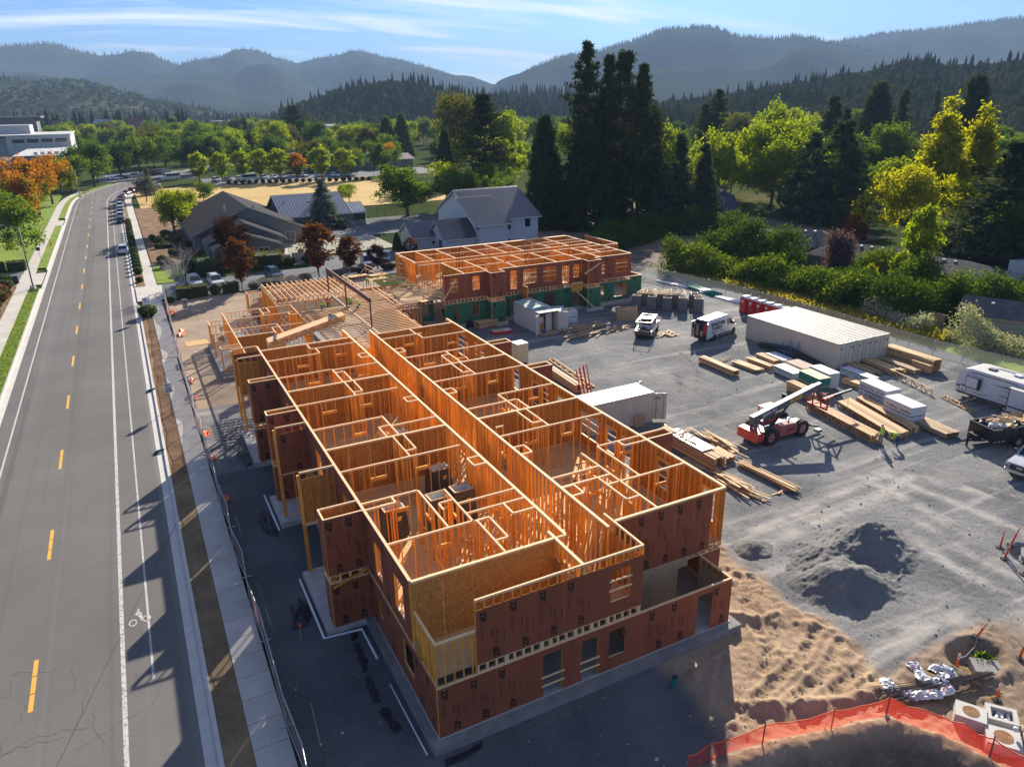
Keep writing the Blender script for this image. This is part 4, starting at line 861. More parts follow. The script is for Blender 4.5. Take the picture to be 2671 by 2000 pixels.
stack('narrow bundle of boards between the spread boards and the short stack', 45.9, 28.4, ns+.02, 3.2, .8, .42, loose=.4, jitter=.03, lens=(.9, 1.))
stack('short neat stack of reddish boards beside the flat white package', 47.7, 29.2, ns-.06, 2.7, .95, .38)
stack('tan stack of new studs in front of the green wrapped boards', 43.2, 20.3, ns-.1, 3.9, .95, .85, bw=.09, m=LUMB, loose=.3)
stack('low stack of pale studs in front of the long white-wrapped joists', 49.2, 19.8, ns-.03, 2.6, .8, .42, bw=.09)
stack('spread of dark planks lying across the long white-wrapped joists', 53.0, 22.4, ns-.12, 3.8, 1.5, .45, bw=.14, loose=.9, jitter=.06, lens=(.85, 1.), m=GREYW)
stack('stack of planks with a paler top in front of the container doors', 55.3, 21.7, ns-.1, 3.9, 1.5, .5, bw=.14, loose=.7, jitter=.05, lens=(.9, 1.))
stack('low dark row of planks between the pale-topped planks and the tall stack', 57.2, 21.2, ns-.1, 4.0, 1.3, .4, bw=.14, loose=.8, jitter=.05, m=GREYW)
stack('tall stack of orange-tan boards beside the wire fence and container corner', 59.2, 21.6, ns-.04, 5.6, 1.35, 1.15, bw=.19, loose=.5)
stack('small pile of boards stepping down from the tall orange-tan stack', 58.0, 19.6, ns-.1, 2.0, .5, .8)
stack('long narrow stack of floor joists under a white sheet beside the building', 26.8, 16.3, ns+.03, 6.2, 1.15, .95, bw=.24, loose=.3)
b = MB(); b.box(-2., -.6, 0, 2., .6, .06, WHITE); o = b.build('white_sheet', loc=None); o.location = (26.85, 16.5, .66); o.rotation_euler = (0, 0, ns+.03); tag(o, 'white covering board on top of the joist stack beside the building', 'covering board')
heap('splintered offcuts lying on the white covering board', 26.8, 17.2, 1., 2.4, 14, (.4, 1.6), ns, .9, .06, z=.73)
stack('low square stack of boards at the near end of the joist stack', 28.3, 14.7, ns-.05, 1.9, 1.3, .35, bw=.18)
heap('loose heap of offcuts beside the joist stack', 29.9, 16.3, .8, 2.6, 40, (1., 2.6), ns-.05, .12, .45)
stack('long thin bundle of boards lying diagonal in front of the red forklift', 29.0, 10.7, ns+.06, 5.2, .75, .32, bw=.09, loose=.9, jitter=.04, lens=(.8, 1.))
heap('short crossed boards under the end of the thin diagonal bundle', 28.7, 8.8, .6, .3, 5, (.8, 1.3), .1, .3, .1)
heap('heap of split boards against the right wall of the framed building', 26.2, 11.0, .7, 2.2, 46, (1.2, 2.8), ns+.08, .14, .5)
b = MB(); b.box(-.6, -1.1, 0, .6, 1.1, .02, OSBG); o = b.build('board_sheet'); o.location = (26.2, 14.9, -.38); tag(o, 'brown sheet lying flat between the joist stack and the split boards', 'board sheet')
heap('wide scatter of weathered boards right of the site office container', 37.6, 47.9, 3., 1.6, 60, (1.2, 3.6), .15, .2, .5, m=GREYW)
heap('second scatter of weathered boards nearer the camera than the site office', 36.8, 45.6, 2.6, .9, 50, (1., 3.), .2, .25, .45, m=GREYW)
heap('small scatter of boards behind the white pickup', 41.2, 46.0, 1.6, .7, 24, (.8, 2.2), .2, .35, .3)
heap('jumble of pale offcuts behind the open doors of the white van', 44.6, 41.3, 1.1, 1.2, 26, (.6, 1.8), .3, .8, .25)
heap('single plank lying on the gravel in front of the far wing', 42.9, 52.6, .6, .15, 3, (2., 2.8), -.2, .05, .05, m=GREYW)
stack('low stack of boards before the green wall of the far wing', 28.2, 54.7, .1, 2.6, 1.3, .75, bw=.14)
b = MB(); b.box(-1.2, -.6, 0, 1.2, .6, .32, mat('red_bin', (.42, .03, .025), rough=.5)); b.box(-1.1, -.5, .32, 1.1, .5, .36, DWHITE); b.box(-.9, -.4, .36, .1, .1, .42, OSBF); o = b.build('red_skip'); o.location = (28.7, 51.6, -.4); o.rotation_euler = (0, 0, -.1); tag(o, 'low red tool tray with boards on top', 'tool tray')
stack('boards stored beside the right wall of the building near the ladders', 26.4, 33.8, ns-.05, 5.6, .8, .75, bw=.22, loose=.4)
# wrapped sheet packs
WRAPW = mat('white_wrap', (.56, .57, .58), (.47, .48, .50), scale=2.2, rough=.45, bump=.25, bscale=5)
WRAPG = mat('grey_wrap', (.42, .435, .45), (.34, .355, .38), scale=2.2, rough=.45, bump=.3, bscale=5)
GRN = mat('green_board_edge', (.01, .14, .12), (.02, .18, .15), scale=2, rough=.6); LGRN = mat('light_green_print', (.12, .32, .14), rough=.6); YGR = mat('yellow_print', (.55, .55, .05), rough=.6)
BRT = mat('brown_board_top', (.33, .23, .18), (.4, .29, .23), rough=.8); TANB = mat('tan_board', (.62, .50, .28), (.68, .56, .34), scale=2, rough=.8)
def pack(label, x, y, ang, L, W, layers, group=None, name='wrapped_board_pack', extra=None):
 t = thing(name, label, 'board pack', (x, y, -.4), ang, group); z = .1
 for s in (-.38, 0, .38): link('bearer', boxmesh('bearer', .09, W, .095, GREYW), t, (L*s, 0, 0))
 for h_, ms, mt_ in layers:
  b = MB(); b.box(-L/2, -W/2, z, L/2, W/2, z+h_, ms, {1: mt_}); o = b.build('board_layer', t); z += h_+.005
 if extra:
  b = MB(); extra(b, L, W, z)
  if b.f: b.build('print', t)
 return t
def pr_side(col, rows, wlist):
 def f(b, L, W, z):
  for zr, h_ in rows:
   x = -L/2+.15
   while x < L/2-.3:
    l_ = random.uniform(*wlist); l_ = min(l_, L/2-.1-x); b.faces([(x, W*-.5-.004, zr), (x+l_, W*-.5-.004, zr), (x+l_, W*-.5-.004, zr+h_), (x, W*-.5-.004, zr+h_)], [(0, 1, 2, 3)], col); x += l_+random.uniform(.1, .3)
 return f
pa = ns-.12
# local -y faces the building side after the quarter turn
pack('white wrapped pack with green lettering band behind the tan studs', 46.1, 25.0, ns-.1, 2.7, 1.3, [(.62, WRAPW, WRAPW)], extra=lambda b, L, W, z: (b.box(-L/2+.1, -W/2-.006, .5, L/2-.1, -W/2-.003, .6, LGRN), pr_side(INK, ((.42, .03), (.3, .03)), (.2, .6))(b, L, W, z)))
pack('flat white-topped package beside the blue rack', 48.6, 28.6, ns-.1, 2.6, 1.2, [(.42, WRAPG, WRAPW)])
pack('pack of boards with a brown top and tan edges', 47.9, 25.2, ns-.08, 2.5, 1.6, [(.35, WRAPG, WRAPG), (.16, TANB, TANB), (.2, TANB, BRT)])
pack('dark green pack with an orange band and pale board on top', 45.3, 21.3, ns-.12, 2.6, 1.3, [(.5, GRN, GRN), (.14, LUMB, LUMB), (.72, GRN, TANB)])
pack('grey wrapped double pack behind the green pack', 46.9, 21.6, ns-.12, 2.5, 1.25, [(.72, WRAPG, WRAPG), (.72, WRAPG, WRAPW)])
pack('long low white-wrapped joist pack with green edge', 51.0, 21.0, ns-.06, 3.6, 1.0, [(.6, WRAPW, WRAPW)], extra=lambda b, L, W, z: (b.box(-L/2+.1, -W/2-.006, .52, L/2-.1, -W/2-.003, .66, LGRN), pr_side(INK, ((.4, .03), (.28, .03)), (.2, .6))(b, L, W, z)))
pack('white wrapped double pack with black print between green and pale packs', 48.0, 16.6, ns-.14, 3.0, 1.6, [(.62, WRAPW, WRAPG), (.08, BLACK, BLACK), (.66, WRAPW, WRAPW)], extra=pr_side(INK, ((1.1, .05), (.98, .04), (.45, .05), (.3, .04)), (.15, .5)))
def rose(b, L, W, z):
 for x in (-L/2+.2, .15):
  q = Vector((x, -W/2-.006, 1.05)); ringp = [q+Vector((.12*math.cos(a), 0, .12*math.sin(a)+.08)) for a in np.linspace(0, 2*math.pi, 13)[:-1]]; b.faces(ringp, [tuple(range(12))], YGR)
  put_text(b, 'Roseburg', .26, q+Vector((.2, 0, 0)), (1, 0, 0), (0, 0, 1), INKR, .006)
pack('pale pack with two printed names, nearest of the wrapped packs', 46.2, 12.9, ns-.15, 2.9, 1.5, [(.7, WRAPW, WRAPG), (.06, BLACK, BLACK), (.75, WRAPW, WRAPW)], extra=rose)
pack('pair of white packs with printed sides right of the site office container, nearer one', 37.5, 51.6, R(-14), 2.2, 1.6, [(.7, WRAPW, WRAPG), (.05, BLACK, BLACK), (.7, WRAPW, WRAPW)])
pack('white wrapped pack between the site office container and the far wing', 37.2, 54.0, R(-14), 2.4, 1.4, [(.6, WRAPW, WRAPW), (.6, WRAPW, WRAPW)])
pack('tan box with a white lid standing just behind the building fins', 25.6, 41.3, .1, 1.3, 1.3, [(1.2, TANB, WRAPW), (.85, TANB, WRAPW)])
heap('few boards on the white packs beside the site office', 37.6, 51.4, .4, .4, 7, (.5, 1.), .1, .6, .1, z=1.18)
# roof and floor trusses
def truss_piece(par, x0, y0, x1, y1, z, d=.45, flat=False, m=LUMB):
 b = MB(); p, q = Vector((x0, y0, z)), Vector((x1, y1, z)); u = (q-p).normalized(); L = (q-p).length; n = int(L/.62)
 off = Vector((-u.y, u.x, 0))*d if flat else Vector((0, 0, d)); up = (0, 0, 1)
 b.beam(p, q, .09, .04, m); b.beam(p+off, q+off, .09, .04, m)
 for i in range(n+1):
  a = p+u*(L*i/n)
  if i % 2 == 0 or i == n: b.beam(a, a+off, .08, .04, m, u)
  if i < n: e = p+u*(L*(i+1)/n); b.beam(a if i % 2 else a+off, e+off if i % 2 else e, .08, .04, m, u)
 return b.build('truss', par)
def truss_stack(label, x0, y0, x1, y1, nx_, dx, d=.5):
 t = thing('truss_stack', label, 'truss stack', (0, 0, 0))
 for i in range(nx_): truss_piece(t, x0+dx*i, y0+random.uniform(-.05, .05), x1+dx*i, y1+random.uniform(-.1, .1), -.36, d)
 return t
truss_stack('nearest row of upright floor trusses where two workers stand', 41.2, 18.4, 40.1, 11.0, 9, .115, .55)
truss_stack('second row of upright floor trusses behind the two workers', 43.9, 17.4, 42.0, 10.5, 14, .115, .40)
truss_stack('third row of floor trusses with white plates, beside the pale pack', 46.0, 17.2, 44.0, 10.6, 9, .115, .46)
stack('dark stack of planks under the far end of the pale pack', 46.4, 10.2, ns-.12, 3.2, 1.5, .4, bw=.14, loose=.5, m=GREYW)
t = thing('floor_truss', 'single upright truss standing right of the tall white double pack', 'truss', (0, 0, 0)); truss_piece(t, 53.2, 15.2, 55.2, 22.0, -.38, .5)
t = thing('floor_truss', 'short flat truss lying on the gravel beside the travel trailer', 'truss', (0, 0, 0)); truss_piece(t, 52.8, 10.8, 53.8, 14.1, -.3, .55, True); truss_piece(t, 52.8, 10.8, 53.8, 14.1, -.38, .55, True)
t = thing('floor_truss', 'long ladder-like truss lying flat on the gravel beside the building fin', 'truss', (0, 0, 0)); truss_piece(t, 28.3, 31.5, 29.1, 40.3, -.3, .6, True); truss_piece(t, 28.3, 31.5, 29.1, 40.3, -.38, .6, True)
b = MB()
for k in range(4):
 b.beam((0, k*.32, 0), (7., k*.35+.1, 1.6), .05, .07, LUMB) if 0 else None
t = thing('truss_bundle', 'banded bundle of trusses laid at a slant on the open joists', 'truss bundle', (0, 0, 0))
for k in range(9): truss_piece(t, 2.2+.01*k, 48.5+.13*k*1.3-.8, 11.2, 54.6+.13*k*1.3-.8, 3.05+.0*k, .62, m=PLATE)
b = MB(); b.beam((2.9, 48., 3.75), (3.4, 50.4, 3.75), .25, .03, BLACK); b.beam((9.3, 52.4, 3.75), (9.8, 54.6, 3.75), .25, .03, BLACK); b.build('strap', t)
# ladders beside the short container
for i, (x, c) in enumerate(((25.9, 'leftmost of the red ladders leaning by the short container'), (26.15, 'second of the red ladders leaning by the short container'), (26.4, 'rightmost of the red ladders leaning by the short container'))):
 t = thing('ladder', c, 'ladder', (x, 30.6-.2*i, -.4), .2, 'red ladders');
 for s in (0, .38): b = MB(); b.beam((s, -.5, 0), (s, .3, 2.4+.2*i), .06, .09, MATS['red_bin']); b.build('rail', t)
 b = MB()
 for k in range(7): f = (k+.5)/7; b.beam((0, -.5+.8*f, 2.4*f), (.38, -.5+.8*f, 2.4*f), .03, .03, YELLOW)
 b.build('rung', t)
def pallet(label, loc, rot, tilt=0):
 t = thing('pallet', label, 'pallet', loc); t.rotation_euler = (tilt, 0, rot)
 for i in range(6): link('slat', boxmesh('slat', 1.0, .12, .02, GREYW), t, (0, -.42+i*.168, .1))
 for x in (-.45, 0, .45): link('bearer', boxmesh('bearer', .05, .96, .095, GREYW), t, (x, 0, 0))
 return t
pallet('wooden pallet leaning upright against the short container side', (26.5, 22.25, .12), R(-4), R(80))
pallet('wooden pallet lying under the concrete vault boxes', (21.4, -10.9, -.36), .3)
# board crate
t = thing('board_crate', 'open crate of strand board standing behind the white pickup', 'crate', (44.3, 48.9, -.4), R(-24))
for nm, a in (('front', (-1.25, -.55, .12, 1.25, -.52, 1.5)), ('back', (-1.25, .52, .12, 1.25, .55, 1.45)), ('side', (-1.25, -.52, .12, -1.22, .52, 1.5)), ('side', (1.22, -.52, .12, 1.25, .52, 1.6)), ('base', (-1.3, -.6, 0, 1.3, .6, .11))): b = MB(); b.box(*a, OSBG if nm != 'base' else GREYW); b.build(nm, t)
# tubs / shower units wrapped in grey film
FILM = mat('grey_shrink_wrap', (.075, .08, .085), (.12, .125, .13), scale=2.5, rough=.35, bump=.35, bscale=6, st=(1, 1, .3), spec=.5)
def tub_unit(label, x, y, rot, h=1.85, wd=1.25, group='wrapped shower units in the gravel lot', z=-.4, FM=None, sticker=False):
 t = thing('shower_unit', label, 'shower unit', (x, y, z), rot, group); F_ = FM or FILM
 b = MB(); w_ = wd/2; d = .5
 rings = [[(-w_*s, -d*s+o, zz_), (w_*s, -d*s+o, zz_), (w_*s, d*s+o, zz_), (-w_*s, d*s+o, zz_)] for zz_, s, o in ((.08, 1.02, 0), (.5, 1.0, 0), (h-.5, .93, 0), (h, .84, 0))]
 b.loft(rings, F_, cap=False); k_ = lambda s, zz_: [(-w_*s, -d*s, zz_), (w_*s, -d*s, zz_), (w_*s, d*s, zz_), (-w_*s, d*s, zz_)]; b.loft([k_(.84, h), k_(.72, h), k_(.68, h-.9), k_(.2, h-.9)], WHITE if sticker else STEEL, cap=False); b.faces(k_(.2, h-.9), [(0, 1, 2, 3)], WHITE); b.build('wrapped_shell', t)
 b = MB()
 for a in ((-w_*.85, -d*.85, w_*.85, -d*.72), (-w_*.85, d*.72, w_*.85, d*.85), (-w_*.85, -d*.72, -w_*.72, d*.72), (w_*.72, -d*.72, w_*.85, d*.72)): b.box(a[0], a[1], h+.003, a[2], a[3], h+.05, LUMB if sticker else GREYW)
 b.build('rim', t)
 if sticker: b = MB(); b.box(.1, -d*.96-.012, h*.68, .32, -d*.96-.004, h*.78, YELLOW); b.box(.1, -d*.96-.012, h*.63, .25, -d*.96-.004, h*.68, WHITE); b.build('sticker', t)
 return t
TL = 'unit wrapped in grey plastic film, one of the crowd of wrapped units on the gravel'
k = 0
for r_, (x0, y0, x1, y1, n) in enumerate(((48.6, 52.6, 53.9, 47.0, 5), (50.2, 53.3, 55., 48.5, 4), (51.6, 54., 55.6, 50., 3))):
 for i in range(n):
  f = i/(n-1); tub_unit(TL, x0+(x1-x0)*f, y0+(y1-y0)*f, R(-47)+random.uniform(-.08, .08), 1.75+random.uniform(-.08, .08), 1.2)
b = MB()
for i in range(12): p = Vector((49.+.45*i, 53.2-.42*i, 1.5)); b.beam(p, p+Vector((random.uniform(1, 2.6), random.uniform(1, 2.2), .05)), .09, .05, LUMB)
for i in range(5): p = Vector((48.8+.6*i, 52.8+.2*i, 1.55)); b.beam(p, p+Vector((3.2, -3.2, .02)), .09, .05, LUMB)
tag(b.build('loose_boards'), 'loose wooden strips lying across the tops of the wrapped units', 'wood strips')
FD = mat('dark_shrink_wrap', (.045, .042, .042), (.07, .067, .066), scale=2.5, rough=.4, bump=.3, bscale=6, spec=.5)
for lab, x, y, r_, h in (('dark wrapped shower unit nearest the left outer wall inside the upper floor', 2.0, 10.9, .03, 1.75), ('middle dark wrapped shower unit with a torn white label inside the upper floor', 4.4, 10.5, .03, 1.95), ('dark wrapped shower unit closest to the corridor wall inside the upper floor', 5.85, 10.7, .03, 1.95), ('dark wrapped shower unit behind the other three, in the next room', 5.9, 14.2, .03, 1.6)): tub_unit(lab, x, y, r_, h, 1.35, 'dark shower units inside the framed rooms', F2, FD, True)
# pipes
def pipe_bundle(label, p, q, n, r, m, spread, layers=2, name='pipe_bundle'):
 t = thing(name, label, 'pipe bundle', (0, 0, 0)); p, q = Vector(p), Vector(q); s = Vector((-(q-p).y, (q-p).x, 0)).normalized()
 for l in range(layers):
  for i in range(n):
   o = s*((i-n/2)*spread+random.uniform(-.02, .02)); b = MB(); e = Vector((random.uniform(-.3, .3), random.uniform(-.3, .3), 0)); b.cyl(p+o+Vector((0, 0, r+l*r*1.8)), q+o*1.15+e+Vector((0, 0, r+l*r*1.8)), r, 8, m); b.build('pipe', t, True)
 return t
PVCW = mat('white_pvc', (.74, .75, .76), (.66, .67, .68), rough=.4); PVCG = mat('green_pvc', (.02, .17, .115), (.03, .22, .15), rough=.4); PVCB = mat('black_pipe', (.02, .02, .023), (.03, .03, .034), rough=.3, spec=.6)
pipe_bundle('white pipes lying along the fence behind the green pipes', (60.6, 63.8, -.4), (61.8, 57.6, -.4), 4, .08, PVCW, .17, 1)
pipe_bundle('bundle of green sewer pipes lying beside the wire fence', (62.2, 58.0, -.4), (61.9, 52.2, -.4), 8, .09, PVCG, .2, 2)
pipe_bundle('white and grey pipes between the green pipes and the portable toilets', (61.5, 52.0, -.4), (61.9, 47.6, -.4), 5, .08, PVCW, .2, 1)
t = thing('pipe_bundle', 'black pipes leaning in a blue rack along the beige container', 'pipe bundle', (0, 0, 0))
for i in range(22):
 a = random.uniform(-.5, .5); b = MB(); x = 50.2+.8*(i % 8)/8; z = -.3+.12*(i//8)+.1*random.random()
 b.tube([(x+a*.3, 32.9+random.uniform(-.6, .6), z-.05), (x, 29.5, z+.5+.1*random.random()), (x-a*.3, 25.4+random.uniform(-.8, .8), z)], .045, 7, PVCB); b.build('pipe', t, True)
b = MB(); BLU = mat('blue_steel', (.05, .16, .42), rough=.5)
for y in (29.6, 28.5):
 for x in (50.1, 51.1): b.beam((x, y, -.4), (x, y, 1.2), .06, .06, BLU, (1, 0, 0))
 b.beam((50.1, y, .0), (51.1, y, .0), .06, .06, BLU)
b.beam((50.1, 28.5, -.1), (50.1, 29.6, -.1), .06, .06, BLU); tag(b.build('pipe_rack'), 'blue steel rack holding the black pipes', 'pipe rack')
# portable toilets
TRED = mat('toilet_red', (.46, .022, .02), (.52, .03, .025), rough=.45); TGRY = mat('toilet_roof', (.36, .37, .39), (.42, .43, .45), rough=.4)
def toilet(label, x, y):
 t = thing('portable_toilet', label, 'portable toilet', (x, y, -.4), R(-100), 'row of red portable toilets')
 b = MB(); b.box(-.55, -.55, 0, .55, .55, .1, BLACK); b.build('base', t)
 b = MB(); b.box(-.53, -.5, .1, .53, .53, 1.9, TRED)
 for x_ in (-.53, .46):
  b.box(x_, -.535, .1, x_+.07, -.5, 1.95, TRED)
 for k in range(4): b.box(-.545, -.35+.22*k, .2, -.53, -.25+.22*k, 1.85, TRED); b.box(.53, -.35+.22*k, .2, .545, -.25+.22*k, 1.85, TRED)
 b.build('cabin', t)
 b = MB(); b.box(-.42, -.53, .16, .42, -.502, 1.85, TRED); d_ = b.build('door', t); b = MB(); b.faces([(-.24, -.536, 1.62), (.24, -.536, 1.62), (.26, -.536, 1.5), (0, -.536, 1.2), (-.26, -.536, 1.5)], [(4, 3, 2, 1, 0)], WHITE); b.build('sign', d_); b = MB(); b.box(.28, -.56, 1.0, .34, -.532, 1.16, BLACK); b.build('handle', d_)
 b = MB(); n = 9; rings = []
 for yy in (-.56, -.3, .3, .56): rings.append([(.57*math.cos(math.pi*i/(n-1)), yy, 1.9+(.26 if abs(yy) < .5 else .22)*math.sin(math.pi*i/(n-1))) for i in range(n)])
 b.loft(rings, TGRY); b.build('roof', t, True); b = MB(); b.cyl((.3, .4, 1.9), (.3, .4, 2.35), .05, 8, BLACK); b.build('vent', t)
for i, y in enumerate((44.1, 42.8, 41.5, 40.2, 38.95, 37.7)): toilet(('red portable toilet at the far end of the row, nearest the green pipes', 'second red portable toilet from the green pipes', 'third red portable toilet from the green pipes', 'fourth red portable toilet from the green pipes', 'red portable toilet half hidden behind the beige container', 'red portable toilet almost hidden, next to the container corner')[i], 58.95, y)
b = MB(); b.cyl((43.7, 56.0-.6, -.05), (43.7, 55.4, .85), .3, 14, mat('dark_blue_bin', (.02, .03, .05), rough=.5)); b.cyl((43.7, 55.4, .85), (43.7, 55.4, .9), .33, 14, MATS['dark_blue_bin']); tag(b.build('trash_can'), 'dark round bin standing against the green wall of the far wing', 'bin')
b = MB(); b.box(26.0, 56.6-.9, -.4, 26.9, 56.3-.9, .1, BLACK); b.box(26.1, 55.45, .1, 26.6, 55.7, .45, BLACK); b.cyl((26.2, 55.3, -.2), (26.2, 55.75, -.2), .2, 10, RUBBER); tag(b.build('generator'), 'black generator on the ground before the green wall', 'generator')
for x, y, n, lab in ((14.2, 11.6, 14, 'offcuts on the upper floor of the right rooms by the big window opening'), (10.8, 8.9, 12, 'offcuts on the upper floor beside the right corridor wall'), (2.2, 17.8, 14, 'offcuts on the upper floor in the third left room'), (5.6, 8.2, 10, 'offcuts on the upper floor next to the dark wrapped units'), (13.8, 21.2, 12, 'offcuts on the upper floor of a right room further back'), (8.4, 6, 10, 'offcuts lying in the corridor near its open end'), (11.2, 15.2, 10, 'short boards stacked in the closet corner of the right rooms')): heap(lab, x, y, .9, .7, n, (.5, 1.8), random.uniform(0, 3), .6, .12, z=F2+.01)
b = MB(); b.hexa([(4.9, 20.9, F2+.3), (6.9, 20.5, F2+.3), (6.9, 20.55, F2+.3), (4.9, 20.95, F2+.3), (4.7, 21.6, F2+1.1), (6.7, 21.3, F2+1.1), (6.7, 21.35, F2+1.1), (4.7, 21.65, F2+1.1)], MATS['white_wrap']); tag(b.build('board_sheet'), 'pale blue-white sheet propped inside a room left of the corridor', 'board sheet')
b = MB(); b.box(7.6, 38.3, F2+.1, 9.3, 38.4, F2+1.6, YELLOW); tag(b.build('board_sheet'), 'yellow board standing across the far end of the corridor', 'board sheet')
# ================================================================ vehicles
def paint(name, c): return mat(name, c, tuple(min(1, v*1.08+.01) for v in c), scale=2, rough=.3, spec=.5)
PW = paint('white_car_paint', (.58, .58, .57)); PS = paint('silver_car_paint', (.42, .43, .44)); PK = paint('black_car_paint', (.02, .02, .022)); PR = paint('red_car_paint', (.28, .02, .02)); PB = paint('blue_car_paint', (.035, .055, .10)); PG = paint('grey_car_paint', (.13, .135, .14)); PT = paint('tan_car_paint', (.35, .31, .25)); PDG = paint('dark_grey_paint', (.06, .063, .07))
def wheel(b_parent, x, y, r, wd, rimm, name='wheel'):
 s = 1 if y > 0 else -1
 b = MB(); n = 20
 prof = [(r*.62, -wd/2), (r*.94, -wd/2), (r, -wd*.32), (r, wd*.32), (r*.94, wd/2), (r*.62, wd/2)]
 b.loft([[(x+q[0]*math.cos(2*math.pi*i/n), y+q[1], r+q[0]*math.sin(2*math.pi*i/n)) for i in range(n)] for q in prof], RUBBER, cap=False)
 w_ = b.build(name, b_parent, True)
 b = MB(); yo = y+s*wd*.36
 b.cyl((x, y-s*wd*.3, r), (x, yo, r), r*.64, 16, rimm); b.cyl((x, yo, r), (x, yo+s*.02, r), r*.2, 10, rimm)
 for k in range(5): a = 2*math.pi*k/5; b.beam((x+r*.2*math.cos(a), yo+s*.008, r+r*.2*math.sin(a)), (x+r*.58*math.cos(a), yo+s*.008, r+r*.58*math.sin(a)), r*.16, .02, STEEL, (0, 1, 0))
 b.build('rim', w_); return w_
KINDS = {   # L, W, H, wheel r, hood z, belt z, cabin base x0 x1, roof x0 x1 (fractions from the rear)
 'suv': (4.5, 1.82, 1.66, .35, .95, 1.02, .02, .74, .07, .56), 'sedan': (4.6, 1.78, 1.42, .32, .82, .90, .10, .76, .22, .56), 'hatch': (4.1, 1.74, 1.5, .31, .88, .95, .02, .78, .1, .56), 'minivan': (4.9, 1.9, 1.74, .34, .98, 1.02, .01, .84, .05, .6)}
def car(kind, pm, label, loc, rot, group=None, cat='car', name=None, simple=False, rack=False):
 L, W, H, wr, hz, bz, c0, c1, r0, r1 = KINDS[kind]; w_ = W/2; X = lambda f: (f-.5)*L
 t = thing(name or {'suv': 'parked_car', 'sedan': 'parked_car', 'hatch': 'parked_car', 'minivan': 'parked_car'}[kind], label, cat, loc, rot, group)
 b = MB()
 def ring(f, zl, zh, k): u = w_*k; return [(X(f), -u*.82, zl), (X(f), -u, zl+.16), (X(f), -u, zh-.14), (X(f), -u*.9, zh), (X(f), u*.9, zh), (X(f), u, zh-.14), (X(f), u, zl+.16), (X(f), u*.82, zl)]
 st = [(0, .42, bz-.18, .86), (.02, .28, bz-.05, .95), (.1, .2, bz, .99), (.3, .18, bz, 1), (.6, .18, bz-.01, 1), (c1-.02, .18, hz+.05, 1), (.9, .2, hz-.03, .97), (.97, .28, hz-.14, .92), (1, .4, hz-.26, .84)]
 b.loft([ring(*q) for q in st], pm)
 A0, A1, B0, B1 = X(c0), X(c1), X(r0), X(r1); zr = H-.03; wb, wt = w_*.9, w_*.74
 vs = [(A0, -wb, bz-.02), (A1, -wb, hz+.04), (A1, wb, hz+.04), (A0, wb, bz-.02), (B0, -wt, zr), (B1, -wt, zr), (B1, wt, zr), (B0, wt, zr)]
 b.hexa(vs, pm); b.box(B0+.1, -wt*.9, zr, B1-.1, wt*.9, H, pm)
 if rack:
  for s in (-1, 1): b.box(B0+.2, s*wt*.85-.02, H, B1-.1, s*wt*.85+.02, H+.07, BLACK)
  for f in (.3, .75): b.box(B0+(B1-B0)*f, -wt*.9, H+.07, B0+(B1-B0)*f+.06, wt*.9, H+.1, BLACK)
 for x in (X(.19), X(.81)):
  for s in (-1, 1): b.cyl((x, s*(w_-.12), wr), (x, s*(w_+.005), wr), wr*1.13, 16, BLACK)
 b.box(X(0)+.03, -w_*.8, .3, X(0)+.1, w_*.8, .5, BLACK); b.box(X(1)-.1, -w_*.75, .3, X(1)-.01, w_*.75, .5, BLACK)
 body = b.build('body', t)
 vs = [Vector(v) for v in vs]
 def quad(a, b_, c, d, nm, e=.06, m=GLASS):
  q = [vs[a], vs[b_], vs[c], vs[d]]; cen = sum(q, Vector())/4; nrm = (q[1]-q[0]).cross(q[3]-q[0]).normalized()
  if nrm.dot(cen-Vector(((A0+A1)/2, 0, bz))) < 0: nrm = -nrm
  g = MB(); g.faces([cen+(p-cen)*(1-e)+nrm*.008 for p in q], [(0, 1, 2, 3)], m); g.build(nm, t if not simple else body)
 def between(q, f0, f1): return [q[0].lerp(q[1], f0), q[0].lerp(q[1], f1), q[3].lerp(q[2], f1), q[3].lerp(q[2], f0)]
 quad(1, 2, 6, 5, 'windshield', .1); quad(0, 3, 7, 4, 'rear_window', .16)
 for s, q in ((-1, [vs[0], vs[1], vs[5], vs[4]]), (1, [vs[3], vs[2], vs[6], vs[7]])):
  for f0, f1 in ((.1, .36), (.39, .64), (.67, .92)):
   p = between(q, f0, f1); cen = sum(p, Vector())/4; g = MB(); g.faces([cen+(v-cen)*.86+Vector((0, s*.010, .003)) for v in p], [(0, 1, 2, 3)], GLASS); g.build('side_window', t)
 if not simple:
  for s in (-1, 1):
   g = MB(); g.box(X(1)-.14, s*w_*.62-.16, hz-.34, X(1)-.015, s*w_*.62+.16, hz-.2, CHROME); g.build('headlight', t)
   g = MB(); g.box(X(0)+.0, s*w_*.76-.1, bz-.28, X(0)+.1, s*w_*.76+.1, bz-.06, REDL); g.build('tail_light', t)
   g = MB(); g.box(A1-.28, s*(w_+.02), bz, A1-.14, s*(w_+.16), bz+.13, pm); g.build('mirror', t)
  g = MB(); g.box(X(0)-.005, -.2, .5, X(0)+.06, .2, .62, WHITE); g.build('number_plate', t)
  g = MB(); g.box(X(1)-.1, -w_*.5, .5, X(1)+.004, w_*.5, hz-.3, BLACK); g.build('grille', t)
 for x in (X(.19), X(.81)):
  for s in (-1, 1): wheel(t, x, s*(w_-.1), wr, .22, STEEL)
 return t
up = math.pi/2
RZ = -.47
car('suv', PW, 'white car parked alone at the kerb beside the clipped hedge balls', (-9.1, 133.8, RZ), up, cat='car', rack=True)
gk = 'cars parked along the right kerb'
